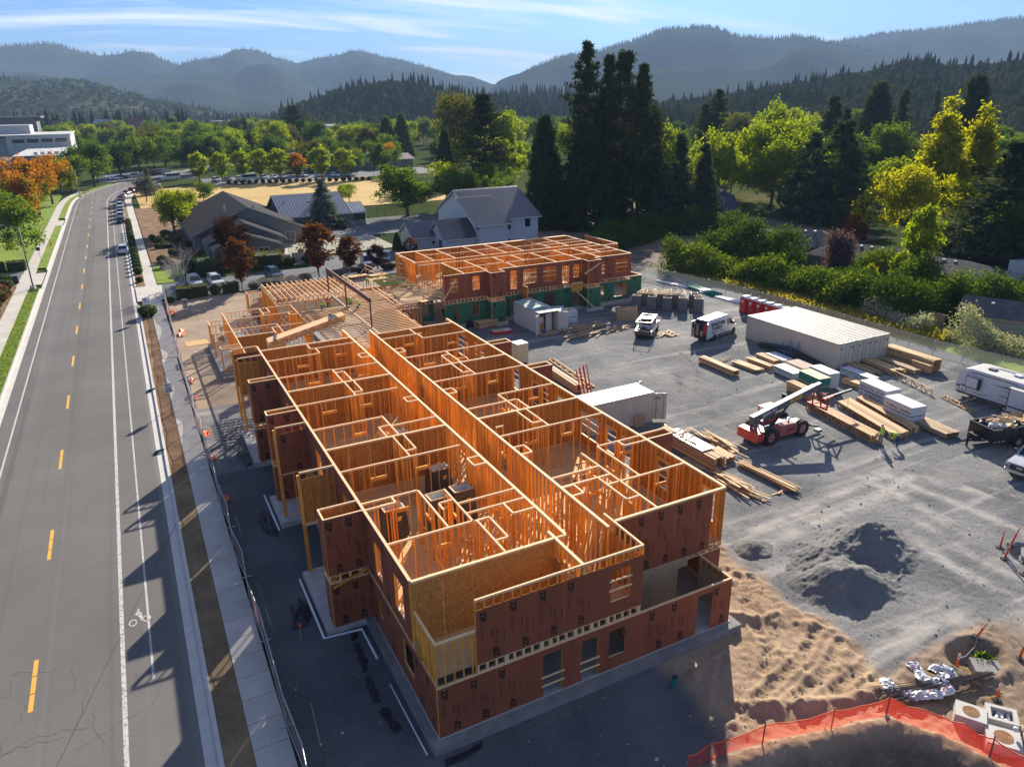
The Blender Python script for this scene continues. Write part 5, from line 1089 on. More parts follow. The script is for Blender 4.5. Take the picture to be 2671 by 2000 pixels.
rowc = [('sedan', PK, 'black sedan at the near end of the line of cars along the kerb', -8.7, 178.8), ('suv', PW, 'white car second from the near end of the kerbside line', -8.6, 187), ('suv', PG, 'dark grey car with pale roof third from the near end of the kerbside line', -8.5, 194.5), ('hatch', PS, 'silver car fourth from the near end of the kerbside line', -8.4, 203), ('suv', PW, 'white car fifth from the near end of the kerbside line', -8.3, 211.5), ('suv', PG, 'dark car sixth from the near end of the kerbside line', -8.1, 220), ('suv', PR, 'dark red car seventh from the near end of the kerbside line', -7.8, 229.5), ('sedan', PW, 'white car where the kerbside line starts to bend', -7.0, 238), ('sedan', PB, 'dark blue car on the bend of the road behind the white one', -5.6, 247.), ('minivan', PR, 'red van parked on the bend of the road', -3.4, 253.5), ('suv', PW, 'white car behind the red van on the bend', -.8, 260.5), ('sedan', PS, 'silver car last in the kerbside line, behind the small grey tree', 3.3, 270.)]
for i, (k, p, l, x, y) in enumerate(rowc): car(k, p, l, (x, y, RZ), up-(0 if y < 235 else min(.9, (y-232)*.022)), gk, rack=(i % 3 == 1))
car('suv', PS, 'silver car nearest the bare white tree, behind the yellow-green hedge', (-.1, 96.6, -.43), R(-86), 'cars in the small parking lot', rack=True)
car('suv', PW, 'pale car with roof bars behind the yellow-green hedge', (2.7, 95.6, -.43), R(-86), 'cars in the small parking lot', rack=True)
car('suv', PB, 'dark blue car with roof bars parked alone between the maples', (11.4, 96.2, -.43), R(-82), 'cars in the small parking lot', rack=True)
car('sedan', PG, 'dark car half hidden by the small brown maple', (23.6, 96.6, -.43), R(-95), 'cars in the small parking lot')
car('minivan', PS, 'silver van-like car beside the red-leaved shrub', (26.9, 98.0, -.43), R(-100), 'cars in the small parking lot', rack=True)
car('suv', PB, 'dark blue car with pale roof next to the unfinished far wing', (30.4, 99.6, -.43), R(-105), 'cars in the small parking lot')
far_cols = [PW, PK, PS, PG, PW, PR, PB, PS, PW]
for i, (x, y) in enumerate(((-8.1, 309.5), (-5.7, 311.6), (-3.1, 314.6), (-.6, 317.8), (2.1, 321.0), (4.4, 324.7), (6.4, 328.8), (8.9, 332.8), (11.3, 336.6))): car(('sedan', 'suv')[i % 2], far_cols[i], 'distant parked car in the slanted row beyond the bend of the road', (x, y, -.43), R(25), 'distant cars in the slanted row', simple=True)
for i, (x, y) in enumerate(((24.5, 277), (28.5, 276.5), (32.7, 276), (41.1, 276), (44.8, 275), (47.8, 274), (66.3, 268), (70.8, 264), (56, 275), (61, 272))): car(('suv', 'sedan', 'suv')[i % 3], (PW, PG, PW, PS, PW, PS)[i % 6], 'distant parked car behind the row of small trees across the dry field', (x, y, -.42), R(-75), 'distant cars across the dry field', simple=True)
def mini_bus(label, loc, rot):
 t = thing('shuttle_bus', label, 'bus', loc, rot); b = MB(); b.box(-3.2, -1.05, .45, 2.4, 1.05, 2.7, PW); b.hexa([(2.4, -1, .45), (3.5, -.95, .45), (3.5, .95, .45), (2.4, 1, .45), (2.4, -1, 1.9), (3.4, -.9, 1.25), (3.4, .9, 1.25), (2.4, 1, 1.9)], PW); b.build('body', t)
 b = MB()
 for s in (-1, 1): b.box(-3, s*1.056, 1.5, 2.2, s*1.06, 2.3, GLASS)
 b.box(2.402, -.9, 1.9, 2.41, .9, 2.5, GLASS); b.build('window', t)
 for x in (-2, 2.6):
  for s in (-1, 1): wheel(t, x, s*.95, .42, .26, STEEL)
mini_bus('white shuttle bus turning on the far bend of the road', (10.5, 294.5, -.45), R(205)); mini_bus('white box van behind the row of small trees', (35.5, 271.5, -.43), R(10))
# ---- white panel van with open rear doors
vrot = math.atan2(1.0, 3.8); van = thing('panel_van', 'white panel van with plumber lettering and both rear doors open', 'van', (49.0, 38.35, -.4), vrot)
L, W, H = 5.9, 1.86, 2.45
b = MB(); sec = [(-L/2, .42, H-.08, .97), (-L/2+.15, .35, H, 1.), (L*.14, .32, H, 1.), (L*.24, .32, H-.12, .99), (L*.33, .32, 1.75, .97), (L*.37, .32, 1.28, .96), (L*.46, .33, 1.05, .92), (L/2-.03, .36, .9, .86), (L/2, .45, .7, .8)]
def vring(x, zl, zh, k): u = W/2*k; tl = .84 if zh > 1.6 else .93; return [(x, -u*.9, zl), (x, -u, zl+.15), (x, -u, min(zh-.1, 1.35)), (x, -u*tl, zh-.12 if zh > 1.6 else zh-.04), (x, -u*tl*.85, zh), (x, u*tl*.85, zh), (x, u*tl, zh-.12 if zh > 1.6 else zh-.04), (x, u, min(zh-.1, 1.35)), (x, u, zl+.15), (x, u*.9, zl)]
rings = [vring(*q) for q in sec]; b.loft(rings, PW, cap=False); b.faces(rings[-1], [tuple(range(10))], PW); b.faces([(x+.02, y, z) for x, y, z in rings[0]], [tuple(range(10))[::-1]], BLACK)
for x in (-L*.28, L*.36):
 for s in (-1, 1): b.cyl((x, s*(W/2-.1), .34), (x, s*(W/2+.004), .34), .42, 16, BLACK)
b.box(-L/2-.06, -W/2*.9, .3, -L/2+.05, W/2*.9, .48, BLACK)
for s in (-1, 1): b.box(-L*.2, s*(W/2+.006), .45, L*.26, s*W/2, .6, BLACK)
b.build('body', van, False)
b = MB(); b.box(-L/2+.005, -.72, .55, -L/2+.018, .72, 2.2, BLACK); b.box(-L/2+.0, -.70, .9, -L/2-.02, -.3, 2.1, MATS['red_bin']); b.box(-L/2, -.25, .6, -L/2-.02, .1, 1.2, GREYW); b.box(-L/2, .3, .6, -L/2-.03, .66, 1.9, OSBG); b.build('cargo', van)
for s, a in ((-1, 118), (1, 100)):
 b = MB(); b.box(-.03, 0, .5, .02, .78, 2.3, PW); b.box(-.036, .12, 1.5, -.03, .66, 2.1, GLASS); b.box(.022, .12, 1.5, .026, .66, 2.1, GLASS); o = b.build('rear_door', van); o.location = (-L/2+.0, s*(W/2-.06), 0)
 o.rotation_euler = (0, 0, R(180-a+0) if s > 0 else R(a));
 if s > 0: o.rotation_euler = (0, 0, R(180-80))
b = MB(); b.faces([(L*.245, -.72, 2.2), (L*.365, -.82, 1.34), (L*.365, .82, 1.34), (L*.245, .72, 2.2)], [(0, 1, 2, 3)], GLASS); o = b.build('windshield', van); o.location = (.04, 0, .03)
for s in (-1, 1):
 b = MB(); b.faces([(L*.12, s*.935, 1.36), (L*.31, s*.925, 1.36), (L*.25, s*.86, 1.95), (L*.12, s*.845, 2.05)], [(0, 1, 2, 3)], GLASS); b.build('side_window', van)
 b = MB(); b.box(L*.28, s*.95, 1.3, L*.31, s*1.12, 1.65, BLACK); b.build('mirror', van); b = MB(); b.box(L*.45, s*.62-.14, .75, L*.487, s*.62+.14, .98, CHROME); b.build('headlight', van); b = MB(); b.box(-L/2-.012, s*.84-.06, .7, -L/2+.05, s*.84+.09, 1.25, REDL); b.build('tail_light', van)
for x in (-L*.28, L*.36):
 for s in (-1, 1): wheel(van, x, s*(W/2-.1), .34, .22, STEEL)
b = MB(); DBR = mat('brown_print', (.12, .04, .015), rough=.5); y = -W/2-.004
put_text(b, 'SPARTAN', .62, (-2.35, y+.02, 1.62), (1, 0, 0), (0, .13, .99), INK, .02); put_text(b, 'PLUMBING', .42, (-2.25, y-.004, 1.25), (1, 0, 0), (0, 0, 1), DBR, .015)
b.faces([(-1.2, y-.006, 1.2), (-.3, y-.006, 1.05), (-.35, y-.006, 1.15)], [(0, 1, 2)], DBR)
for k, (x, z, l_) in enumerate(((-2.3, 1.05, 1.3), (-2.3, .95, 1.3), (-2.3, .85, .8), (-.6, .85, 1.1))): b.box(x, y-.003, z, x+l_, y, z+.045, INK)
b.build('lettering', van)
# ---- pickups
def pickup(label, loc, rot, pm, L=5.3, W=1.86, H=1.85, rackm=None, tailm=None, big=False):
 t = thing('pickup_truck', label, 'pickup truck', loc, rot); w_ = W/2; wr = .40 if big else .36; bz = 1.16 if big else 1.02; X = lambda f: (f-.5)*L
 b = MB()
 def ring(f, zl, zh, k): u = w_*k; return [(X(f), -u*.86, zl), (X(f), -u, zl+.14), (X(f), -u, zh-.1), (X(f), -u*.93, zh), (X(f), u*.93, zh), (X(f), u, zh-.1), (X(f), u, zl+.14), (X(f), u*.86, zl)]
 b.loft([ring(*q) for q in ((.40, .4, bz, 1), (.6, .4, bz, 1), (.72, .4, bz+.02, 1), (.92, .4, bz-.04, .98), (.985, .42, bz-.1, .95), (1, .5, bz-.22, .9))], pm)
 b.box(X(0)+.06, -w_, .5, X(.40), -w_+.09, bz, pm); b.box(X(0)+.06, w_-.09, .5, X(.40), w_, bz, pm); b.box(X(0)+.06, -w_+.09, .5, X(.4), w_-.09, .6, BLACK); b.box(X(.4)-.03, -w_+.09, .6, X(.4), w_-.09, bz, pm)
 for x in (X(.19), X(.80)):
  for s in (-1, 1): b.cyl((x, s*(w_-.12), wr), (x, s*(w_+.005), wr), wr*1.15, 16, BLACK)
 A0, A1, B0, B1 = X(.40), X(.74), X(.43), X(.64); wb, wt = w_*.93, w_*.78
 vs = [Vector(v) for v in ((A0, -wb, bz-.01), (A1, -wb, bz-.01), (A1, wb, bz-.01), (A0, wb, bz-.01), (B0, -wt, H), (B1, -wt, H), (B1, wt, H), (B0, wt, H))]; b.hexa(vs, pm)
 b.build('body', t)
 b = MB(); b.box(X(0)+.0, -w_*.97, .55, X(0)+.06, w_*.97, bz, tailm or pm); b.build('tailgate', t)
 b = MB(); b.box(X(0)-.1, -w_*.9, .38, X(0)+.02, w_*.9, .55, BLACK if tailm else CHROME); b.build('rear_bumper', t)
 b = MB(); b.box(X(1)-.12, -w_*.96, .42, X(1)+.08, w_*.96, .62, CHROME if big else BLACK); b.box(X(1)-.05, -w_*.5, .34, X(1)+.05, w_*.5, .42, BLACK); b.build('front_bumper', t)
 b = MB(); b.box(X(1)-.03, -w_*.62, .64, X(1)+.025, w_*.62, bz-.16, BLACK)
 for z in (.74, .86, .96): b.box(X(1)+.025, -w_*.58, z, X(1)+.04, w_*.58, z+.03, GREYM)
 if big: b.box(X(1)+.03, -.19, .80, X(1)+.055, .19, .92, CHROME)
 b.build('grille', t)
 def quad(q, nm, e=.1):
  cen = sum(q, Vector())/4; nr = (q[1]-q[0]).cross(q[3]-q[0]).normalized(); nr = nr if nr.dot(cen-Vector((X(.56), 0, bz))) > 0 else -nr
  g = MB(); g.faces([cen+(p-cen)*(1-e)+nr*.01 for p in q], [(0, 1, 2, 3)], GLASS); g.build(nm, t)
 quad([vs[1], vs[2], vs[6], vs[5]], 'windshield'); quad([vs[0], vs[3], vs[7], vs[4]], 'rear_window', .25)
 for q in ([vs[0], vs[1], vs[5], vs[4]], [vs[3], vs[2], vs[6], vs[7]]):
  for f0, f1 in ((.08, .45), (.5, .92)): quad([q[0].lerp(q[1], f0), q[0].lerp(q[1], f1), q[3].lerp(q[2], f1), q[3].lerp(q[2], f0)], 'side_window', .14)
 for s in (-1, 1):
  g = MB(); g.box(X(1)-.16, s*w_*.78-.15, .66, X(1)+.015, s*w_*.78+.15, bz-.16, CHROME);
  for z in (.72, .82): g.box(X(1)+.015, s*w_*.78-.12, z, X(1)+.024, s*w_*.78+.12, z+.06, BLACK)
  g.build('headlight', t); g = MB(); g.box(X(0)-.005, s*w_*.9-.06, .68, X(0)+.07, s*w_*.9+.1, bz-.06, REDL); g.build('tail_light', t); g = MB(); g.box(A1-.3, s*(w_+.02), bz+.02, A1-.16, s*(w_+.24), bz+.28, BLACK if big else pm); g.build('mirror', t)
 for x in (X(.19), X(.80)):
  for s in (-1, 1): wheel(t, x, s*(w_-.1), wr, .26, PK if big else STEEL)
 if rackm:
  b = MB(); zr = H+.12
  for s in (-1, 1):
   for x in (X(.03), X(.40)): b.beam((x, s*(w_-.05), bz), (x, s*(w_-.12), zr), .05, .05, rackm, (1, 0, 0))
   b.beam((X(0), s*(w_-.12), zr), (X(.72), s*(w_-.12), zr), .05, .06, rackm)
  for f in (.03, .40, .7): b.beam((X(f), -w_+.1, zr+.01), (X(f), w_-.1, zr+.01), .05, .05, rackm)
  b.build('ladder_rack', t)
  g = MB()
  for i in range(14): g.box(*(lambda x, y, z: (x, y, .6, x+random.uniform(.15, .5), y+random.uniform(.1, .4), .6+z))(X(random.uniform(.04, .3)), random.uniform(-.7, .4), random.uniform(.1, .4)), random.choice((BLACK, GREYW, GREYM, MATS['red_bin'])))
  g.box(X(.28), .0, .6, X(.36), .6, .92, mat('lime_fabric', (.30, .42, .02), rough=.9)); g.build('load', t)
 return t
pickup('white pickup with black ladder rack and dark tailgate parked by the crate', (43.0, 43.0, -.4), R(42), PW, rackm=PK, tailm=PDG)
pickup('silver pickup with black grille at the right edge of the lot', (46.75, 2.6, -.4), R(180+7), PS, L=6.2, W=2.0, H=1.95, big=True)
# ---- travel trailer
t = thing('travel_trailer', 'white travel trailer with dark swooshes and a slide-out at the right edge', 'travel trailer', (55.7, 14.0, -.4), R(-90)); RVW = mat('trailer_white', (.56, .56, .55), (.51, .51, .50), scale=1.5, rough=.35); RVD = mat('trailer_dark', (.035, .028, .032), (.05, .04, .045), rough=.4); RVG = mat('trailer_grey', (.28, .27, .28), rough=.4); ROOFT = mat('trailer_roof', (.47, .455, .43), (.40, .385, .36), scale=1, rough=.8)
LR, WR = 9.8, 2.5
prof = [(.25, .55), (.02, .8), (.0, 1.4), (.14, 2.2), (.55, 2.78), (1.1, 2.92), (LR-.6, 2.92), (LR-.1, 2.4), (LR, 1.3), (LR-.1, .55)]
b = MB()
for y0, y1 in ((-WR/2, WR/2),): b.faces([(x, y0, z) for x, z in prof]+[(x, y1, z) for x, z in prof], [tuple(range(10)), tuple(range(10, 20))[::-1]]+[(i, i+10, (i+1) % 10+10, (i+1) % 10) for i in range(10)], RVW)
b.build('body', t)
b = MB(); b.faces([(x, y, z+.006) for y in (-1.2, 1.2) for x, z in prof[4:8]], [(0, 1, 5, 4), (1, 2, 6, 5), (2, 3, 7, 6)], ROOFT); b.build('roof', t)
for x in (1.9, 3.9, 5.6): b = MB(); b.box(x, -.25+.2*(x > 3), 2.93, x+.55, .25+.2*(x > 3), 3.06, GREYM if x != 3.9 else WHITE); b.build('roof_vent', t)
b = MB(); b.box(2.2, .6, 2.93, 4.2, .95, 2.97, RVG); b.build('roof_panel', t)
ys = -WR/2-.004
b = MB()
def swoosh(pts, m): b.faces([(x, ys-.001*i, z) for i, (x, z) in enumerate(pts)], [tuple(range(len(pts)))], m)
for pts, m in (([(.1, 1.25), (1.0, 1.45), (2.6, 1.15), (1.2, 1.28), (.12, 1.1)], RVD), ([(1.3, .95), (2.4, 1.0), (3.2, 1.2), (2.4, .86)], RVG), ([(2.8, 2.1), (4.4, 2.25), (5.2, 2.1), (4.2, 2.12)], RVD), ([(3.2, 1.95), (4.6, 1.9), (4.9, 1.75), (4.2, 1.85)], RVG), ([(.3, .56), (LR-.3, .56), (LR-.3, .72), (.12, .72)], RVD), ([(3.6, 1.45), (5., 1.35), (5., 1.28), (3.8, 1.38)], RVD), ([(.6, 2.45), (1.4, 2.7), (5, 2.72), (5, 2.66), (1.4, 2.62)], RVD)): swoosh(pts, m)
b.build('stripe', t)
b = MB(); b.box(.95, -WR/2-.28, 1.35, 2.15, -WR/2-.005, 2.35, RVD); sl = b.build('slide_out', t); b = MB(); b.box(1.0, -WR/2-.29, 1.42, 1.98, -WR/2-.281, 2.27, RVG if 0 else RVW); b.box(.9, -WR/2-.32, 2.352, 2.2, -WR/2, 2.40, ROOFT); b.build('panel', sl)
b = MB(); b.box(4.9, -WR/2-.85, .62, 8.6, -WR/2-.005, 2.55, RVW); sl = b.build('slide_out', t); b = MB(); b.box(4.85, -WR/2-.9, 2.552, 8.7, -WR/2, 2.6, ROOFT); b.box(4.88, -WR/2-.86, .6, 4.95, -WR/2-.83, 2.55, RVD); b.box(5., -WR/2-.856, 1.0, 8.6, -WR/2-.852, 1.12, RVD); b.box(6.2, -WR/2-.86, 1.45, 8, -WR/2-.853, 2.1, GREYW); b.build('panel', sl)
b = MB(); b.box(.35, ys-.008, .8, 1.0, ys, 1.3, RVD); b.box(.4, ys-.012, .85, .95, ys-.008, 1.25, RVW); b.box(.62, ys-.016, .9, .72, ys-.012, 1.0, BLACK); b.build('hatch', t)
b = MB(); b.box(-.1, -.9, .45, .12, .9, .6, BLACK); b.box(-.3, -.2, .4, -.05, .2, .6, GREYW); b.build('bumper', t)
for x in (4.4, 5.4):
 for s in (-1, 1): wheel(t, x, s*1.1, .34, .2, STEEL)
b = MB()
for x in (1.2, 8.9):
 for s in (-1, 1): b.box(x-.05, s*1.0-.05, 0, x+.05, s*1.0+.05, .56, STEEL)
b.build('jack', t)
# ---- dump trailer full of debris
t = thing('dump_trailer', 'black dump trailer heaped with broken boards and plastic, hitch towards the lot', 'trailer', (49.4, 6.5, -.4), R(180-12)); b = MB(); L, W = 5.0, 2.2
b.box(-L/2, -W/2, .55, L/2, W/2, .65, BLACK)
for y in (-W/2, W/2-.06): b.box(-L/2, y, .65, L/2, y+.06, 1.5, PK)
for x in (-L/2, L/2-.06): b.box(x, -W/2+.06, .65, x+.06, W/2-.06, 1.5, PK)
for k in range(7):
 for y in (-W/2-.04, W/2): b.box(-L/2+.1+k*.78, y, .6, -L/2+.18+k*.78, y+.04, 1.5, BLACK)
b.box(-L/2-.03, -W/2-.03, 1.48, L/2+.03, -W/2+.09, 1.56, BLACK); b.box(-L/2-.03, W/2-.09, 1.48, L/2+.03, W/2+.03, 1.56, BLACK); b.box(L/2-.09, -W/2, 1.481, L/2+.03, W/2, 1.561, BLACK); b.build('bed', t)
b = MB(); b.beam((L/2, -.5, .5), (L/2+1.3, 0, .5), .1, .14, PK); b.beam((L/2, .5, .5), (L/2+1.3, 0, .5), .1, .14, PK); b.beam((L/2+1.2, 0, .5), (L/2+1.7, 0, .5), .14, .14, PK); b.box(L/2+1.05, -.06, 0, L/2+1.15, .06, .9, PK); b.box(L/2+.2, -.4, .56, L/2+.8, .4, .95, BLACK); b.build('hitch', t)
b = MB()
for s in (-1, 1):
 for x in (-2, -1.6, 1.4, 1.8, 2.2): b.box(x, s*(W/2+.05), .56, x+.2, s*(W/2+.06), .62, WHITE if int(x*5) % 2 else REDL)
put_text(b, 'PJ', .16, (L/2+.35, W/2*.5, .46), (-1, 0, 0), (0, 0, 1), WHITE, .006); b.build('marker_strip', t)
for x in (-.75, .15):
 for s in (-1, 1): wheel(t, x, s*(W/2+.12), .38, .22, STEEL)
deb = thing('debris_heap', 'broken boards, strand board and white plastic filling the black dump trailer', 'debris', (49.4, 6.5, .3), R(168))
b = MB(); b.hexa([(-2.4, -1, 0), (2.4, -1, 0), (2.4, 1, 0), (-2.4, 1, 0), (-2.2, -.9, .65), (2.2, -.9, .6), (2.2, .9, .7), (-2.2, .9, .6)], OSBG); b.build('base', deb)
for i in range(60):
 o = link('board', boxmesh('board', random.choice((.6, 1., 1.4)), random.choice((.1, .2, .45)), .025, random.choice((OSBF, LUMB, OSBG, GREYW))), deb, (random.uniform(-2, 1.9), random.uniform(-.8, .8), .62+random.uniform(0, .3))); o.rotation_euler = (random.gauss(0, .25), random.gauss(0, .25), random.uniform(0, 3.1))
def crumple(name, par, cx_, cy_, cz_, rx, ry, rz_, m, seed, n=14):
 rr = np.random.default_rng(seed); b = MB(); rings = []
 for i in range(n+1):
  th_ = math.pi*i/n; rings.append([(cx_+rx*math.sin(th_)*math.cos(2*math.pi*k/n)*(.75+.5*rr.random()), cy_+ry*math.sin(th_)*math.sin(2*math.pi*k/n)*(.75+.5*rr.random()), cz_+rz_*math.cos(th_)*(.8+.4*rr.random())) for k in range(n)])
 b.loft(rings, m, cap=False); return b.build(name, par)
for i, (x, y, r_) in enumerate(((1.7, .3, .45), (1.9, -.4, .35), (1.2, .6, .4), (-.2, .5, .35))): crumple('plastic_sheet', deb, x, y, .78, r_, r_*.8, .28, (WRAPG, BLACK, WRAPG, BLACK)[i], 40+i)
# ---- telehandler
TR = mat('dusty_red_paint', (.36, .055, .04), (.44, .14, .11), scale=1.6, rough=.6); TOR = mat('orange_red_paint', (.50, .055, .025), (.55, .09, .05), scale=2, rough=.5); BOOM = mat('grey_boom_paint', (.085, .09, .097), (.13, .132, .137), scale=1.5, rough=.5); DUST = mat('dusty_top', (.42, .25, .20), (.48, .32, .26), scale=2, rough=.8)
t = thing('telehandler', 'red and grey telescopic forklift with its boom reaching over the trusses', 'telehandler', (34.6, 15.6, -.4), .03)
b = MB(); b.box(-2.6, -.62, .55, 2.1, .62, 1.0, GREYM); b.box(-1.9, -1.0, .62, -.3, -.5, .95, GREYM); b.box(1.6, -.45, .4, 2.9, .45, .75, GREYM); b.beam((2.3, -.5, .7), (3.9, -1.0, .35), .25, .12, GREYM); b.beam((2.3, .5, .7), (3.6, .9, .35), .25, .12, GREYM); b.box(3.6, -1.25, 0, 4.1, -.8, .1, GREYM); b.box(3.4, .7, 0, 3.9, 1.1, .1, GREYM); b.build('chassis', t)
b = MB(); b.hexa([(-3.0, -1.0, .45), (-2.2, -1.0, .45), (-2.2, 1.0, .45), (-3.0, 1.0, .45), (-2.9, -1.0, 1.15), (-2.3, -1.0, 1.2), (-2.3, 1.0, 1.2), (-2.9, 1.0, 1.15)], TOR); b.box(-2.95, -1.12, .7, -2.3, -1.0, 1.05, TOR); b.build('counterweight', t)
b = MB(); b.hexa([(-.75, -1.15, .5), (1.35, -1.15, .5), (1.35, -.55, .5), (-.75, -.55, .5), (-.5, -1.12, 1.35), (1.1, -1.12, 1.25), (1.1, -.55, 1.3), (-.5, -.55, 1.4)], TR); b.hexa([(-.5, -1.11, 1.352), (1.08, -1.11, 1.255), (1.08, -.56, 1.305), (-.5, -.56, 1.405), (-.4, -1.05, 1.40), (1., -1.05, 1.30), (1., -.6, 1.34), (-.4, -.6, 1.44)], DUST)
for k in range(3): b.box(.0, -1.16, .75+.1*k, .9, -1.145, .79+.1*k, RVD)
b.build('engine_cover', t)
b = MB(); b.tube([(.55, -.8, 1.35), (.55, -.8, 1.6), (.8, -.8, 1.75), (.95, -.8, 1.7)], .05, 8, BLACK); b.build('exhaust', t, True)
b = MB(); b.hexa([(-.9, .5, .7), (.6, .5, .7), (.6, 1.15, .7), (-.9, 1.15, .7), (-.8, .5, 1.2), (.6, .5, 1.2), (.6, 1.15, 1.2), (-.8, 1.15, 1.2)], TR)
cab = b.build('cab', t); b = MB()
for x in (-.75, .45):
 for y in (.48, 1.12): b.beam((x, y, 1.2), (x+.05, y, 2.3), .08, .08, TR, (1, 0, 0))
b.box(-.82, .44, 2.3, .58, 1.18, 2.37, TR); b.build('frame', cab)
b = MB(); b.faces([(-.68, .47, 1.22), (.42, .47, 1.22), (.45, .47, 2.28), (-.65, .47, 2.28)], [(0, 1, 2, 3)], GLASSG); b.faces([(.47, .5, 1.22), (.47, 1.1, 1.22), (.5, 1.1, 2.28), (.5, .5, 2.28)], [(0, 1, 2, 3)], GLASSG); b.build('window', cab)
for x in (-1.55, 1.85):
 for s in (-1, 1):
  w_ = wheel(t, x, s*.98, .64, .48, TR); b = MB()
  for k in range(18):
   a = 2*math.pi*k/18
   for sy in (-1, 1): b.beam((x+.62*math.cos(a), s*.98+sy*.05, .64+.62*math.sin(a)), (x+.655*math.cos(a+.12), s*.98+sy*.23, .64+.655*math.sin(a+.12)), .07, .06, RUBBER, (math.cos(a), 0, math.sin(a)))
  b.build('tread', w_)
P0, P1 = Vector((-2.75, -.12, 2.05)), Vector((4.0, -.12, 3.35)); u = (P1-P0).normalized()
b = MB(); b.beam(P0, P1, .42, .52, BOOM); b.beam(P0-u*.02, P0+u*.1, .46, .56, GREYM); b.beam((-2.5, -.3, .9), (-2.35, -.3, 2.1), .1, .3, GREYM, (1, 0, 0)); b.beam((-2.5, .1, .9), (-2.35, .1, 2.1), .1, .3, GREYM, (1, 0, 0)); b.build('boom', t)
b = MB(); b.beam(P1, P1+u*.55, .34, .42, GREYM); b.beam(P1+u*.2+Vector((0, 0, -.05)), P1+Vector((.75, 0, -1.0)), .34, .3, BOOM); b.build('boom_head', t)
b = MB(); b.cyl((-.6, -.15, 1.0), (1.1, -.15, 2.45), .09, 10, BLACK); b.cyl((.3, -.15, 1.77), (1.4, -.15, 2.7), .055, 10, CHROME); b.build('lift_cylinder', t)
b = MB(); nrm = Vector((0, -1, 0)); v_ = u.cross(nrm).normalized()*-1; v_ = v_ if v_.z > 0 else -v_; ysd = -.12-.215
q = P0+u*.95; put_text(b, 'SJ1056 TH', .34, (q.x, ysd, q.z-.14), u, v_, WHITE, .012)
q = P0+u*3.9; b.faces([Vector((q.x, ysd-.002, q.z))-v_*.12, Vector((q.x, ysd-.002, q.z))+u*1.25-v_*.12, Vector((q.x, ysd-.002, q.z))+u*1.25+v_*.13, Vector((q.x, ysd-.002, q.z))+v_*.13], [(0, 1, 2, 3)], YELLOW)
for k in range(6): z_ = Vector((q.x, ysd-.004, q.z))+u*(.2+.15*k)-v_*.05; b.faces([z_, z_+u*.1, z_+u*.1+v_*.12, z_+v_*.12], [(0, 1, 2, 3)], INK)
b.build('lettering', t)
b = MB(); MR = MATS['red_bin']; hx = 5.0
for z in (1.6, 2.4): b.beam((4.55, -1.0, z), (4.55, 1.0, z), .1, .12, MR)
for y in (-1, -.4, .4, 1): b.beam((4.6, y, 1.5), (4.6, y, 2.6), .09, .09, MR, (1, 0, 0))
for y in (-.9, .9): b.beam((4.6, y, 2.5), (6.2, y*.3, 2.2), .09, .09, MR)
b.beam((4.6, -.5, 1.6), (5.6, -.5, 1.5), .12, .08, MR); b.beam((4.6, .5, 1.6), (5.6, .5, 1.5), .12, .08, MR); b.build('carriage', t)
b = MB(); b.beam((4.9, -.1, 2.05), (8.6, -.1, 2.2), .16, .18, BLACK); b.build('jib', t); b = MB()
for k in range(12): b.cyl((8.4, -.1, 2.1-.12*k), (8.4+.02*(k % 2), -.1, 2.0-.12*k), .02, 6, YELLOW)
b.build('chain', t); b = MB(); b.box(2.3, 1.2, 1.9, 2.36, 1.6, 2.6, BLACK); b.beam((2.0, .7, 1.2), (2.3, 1.4, 1.95), .04, .04, BLACK); b.build('mirror', t)
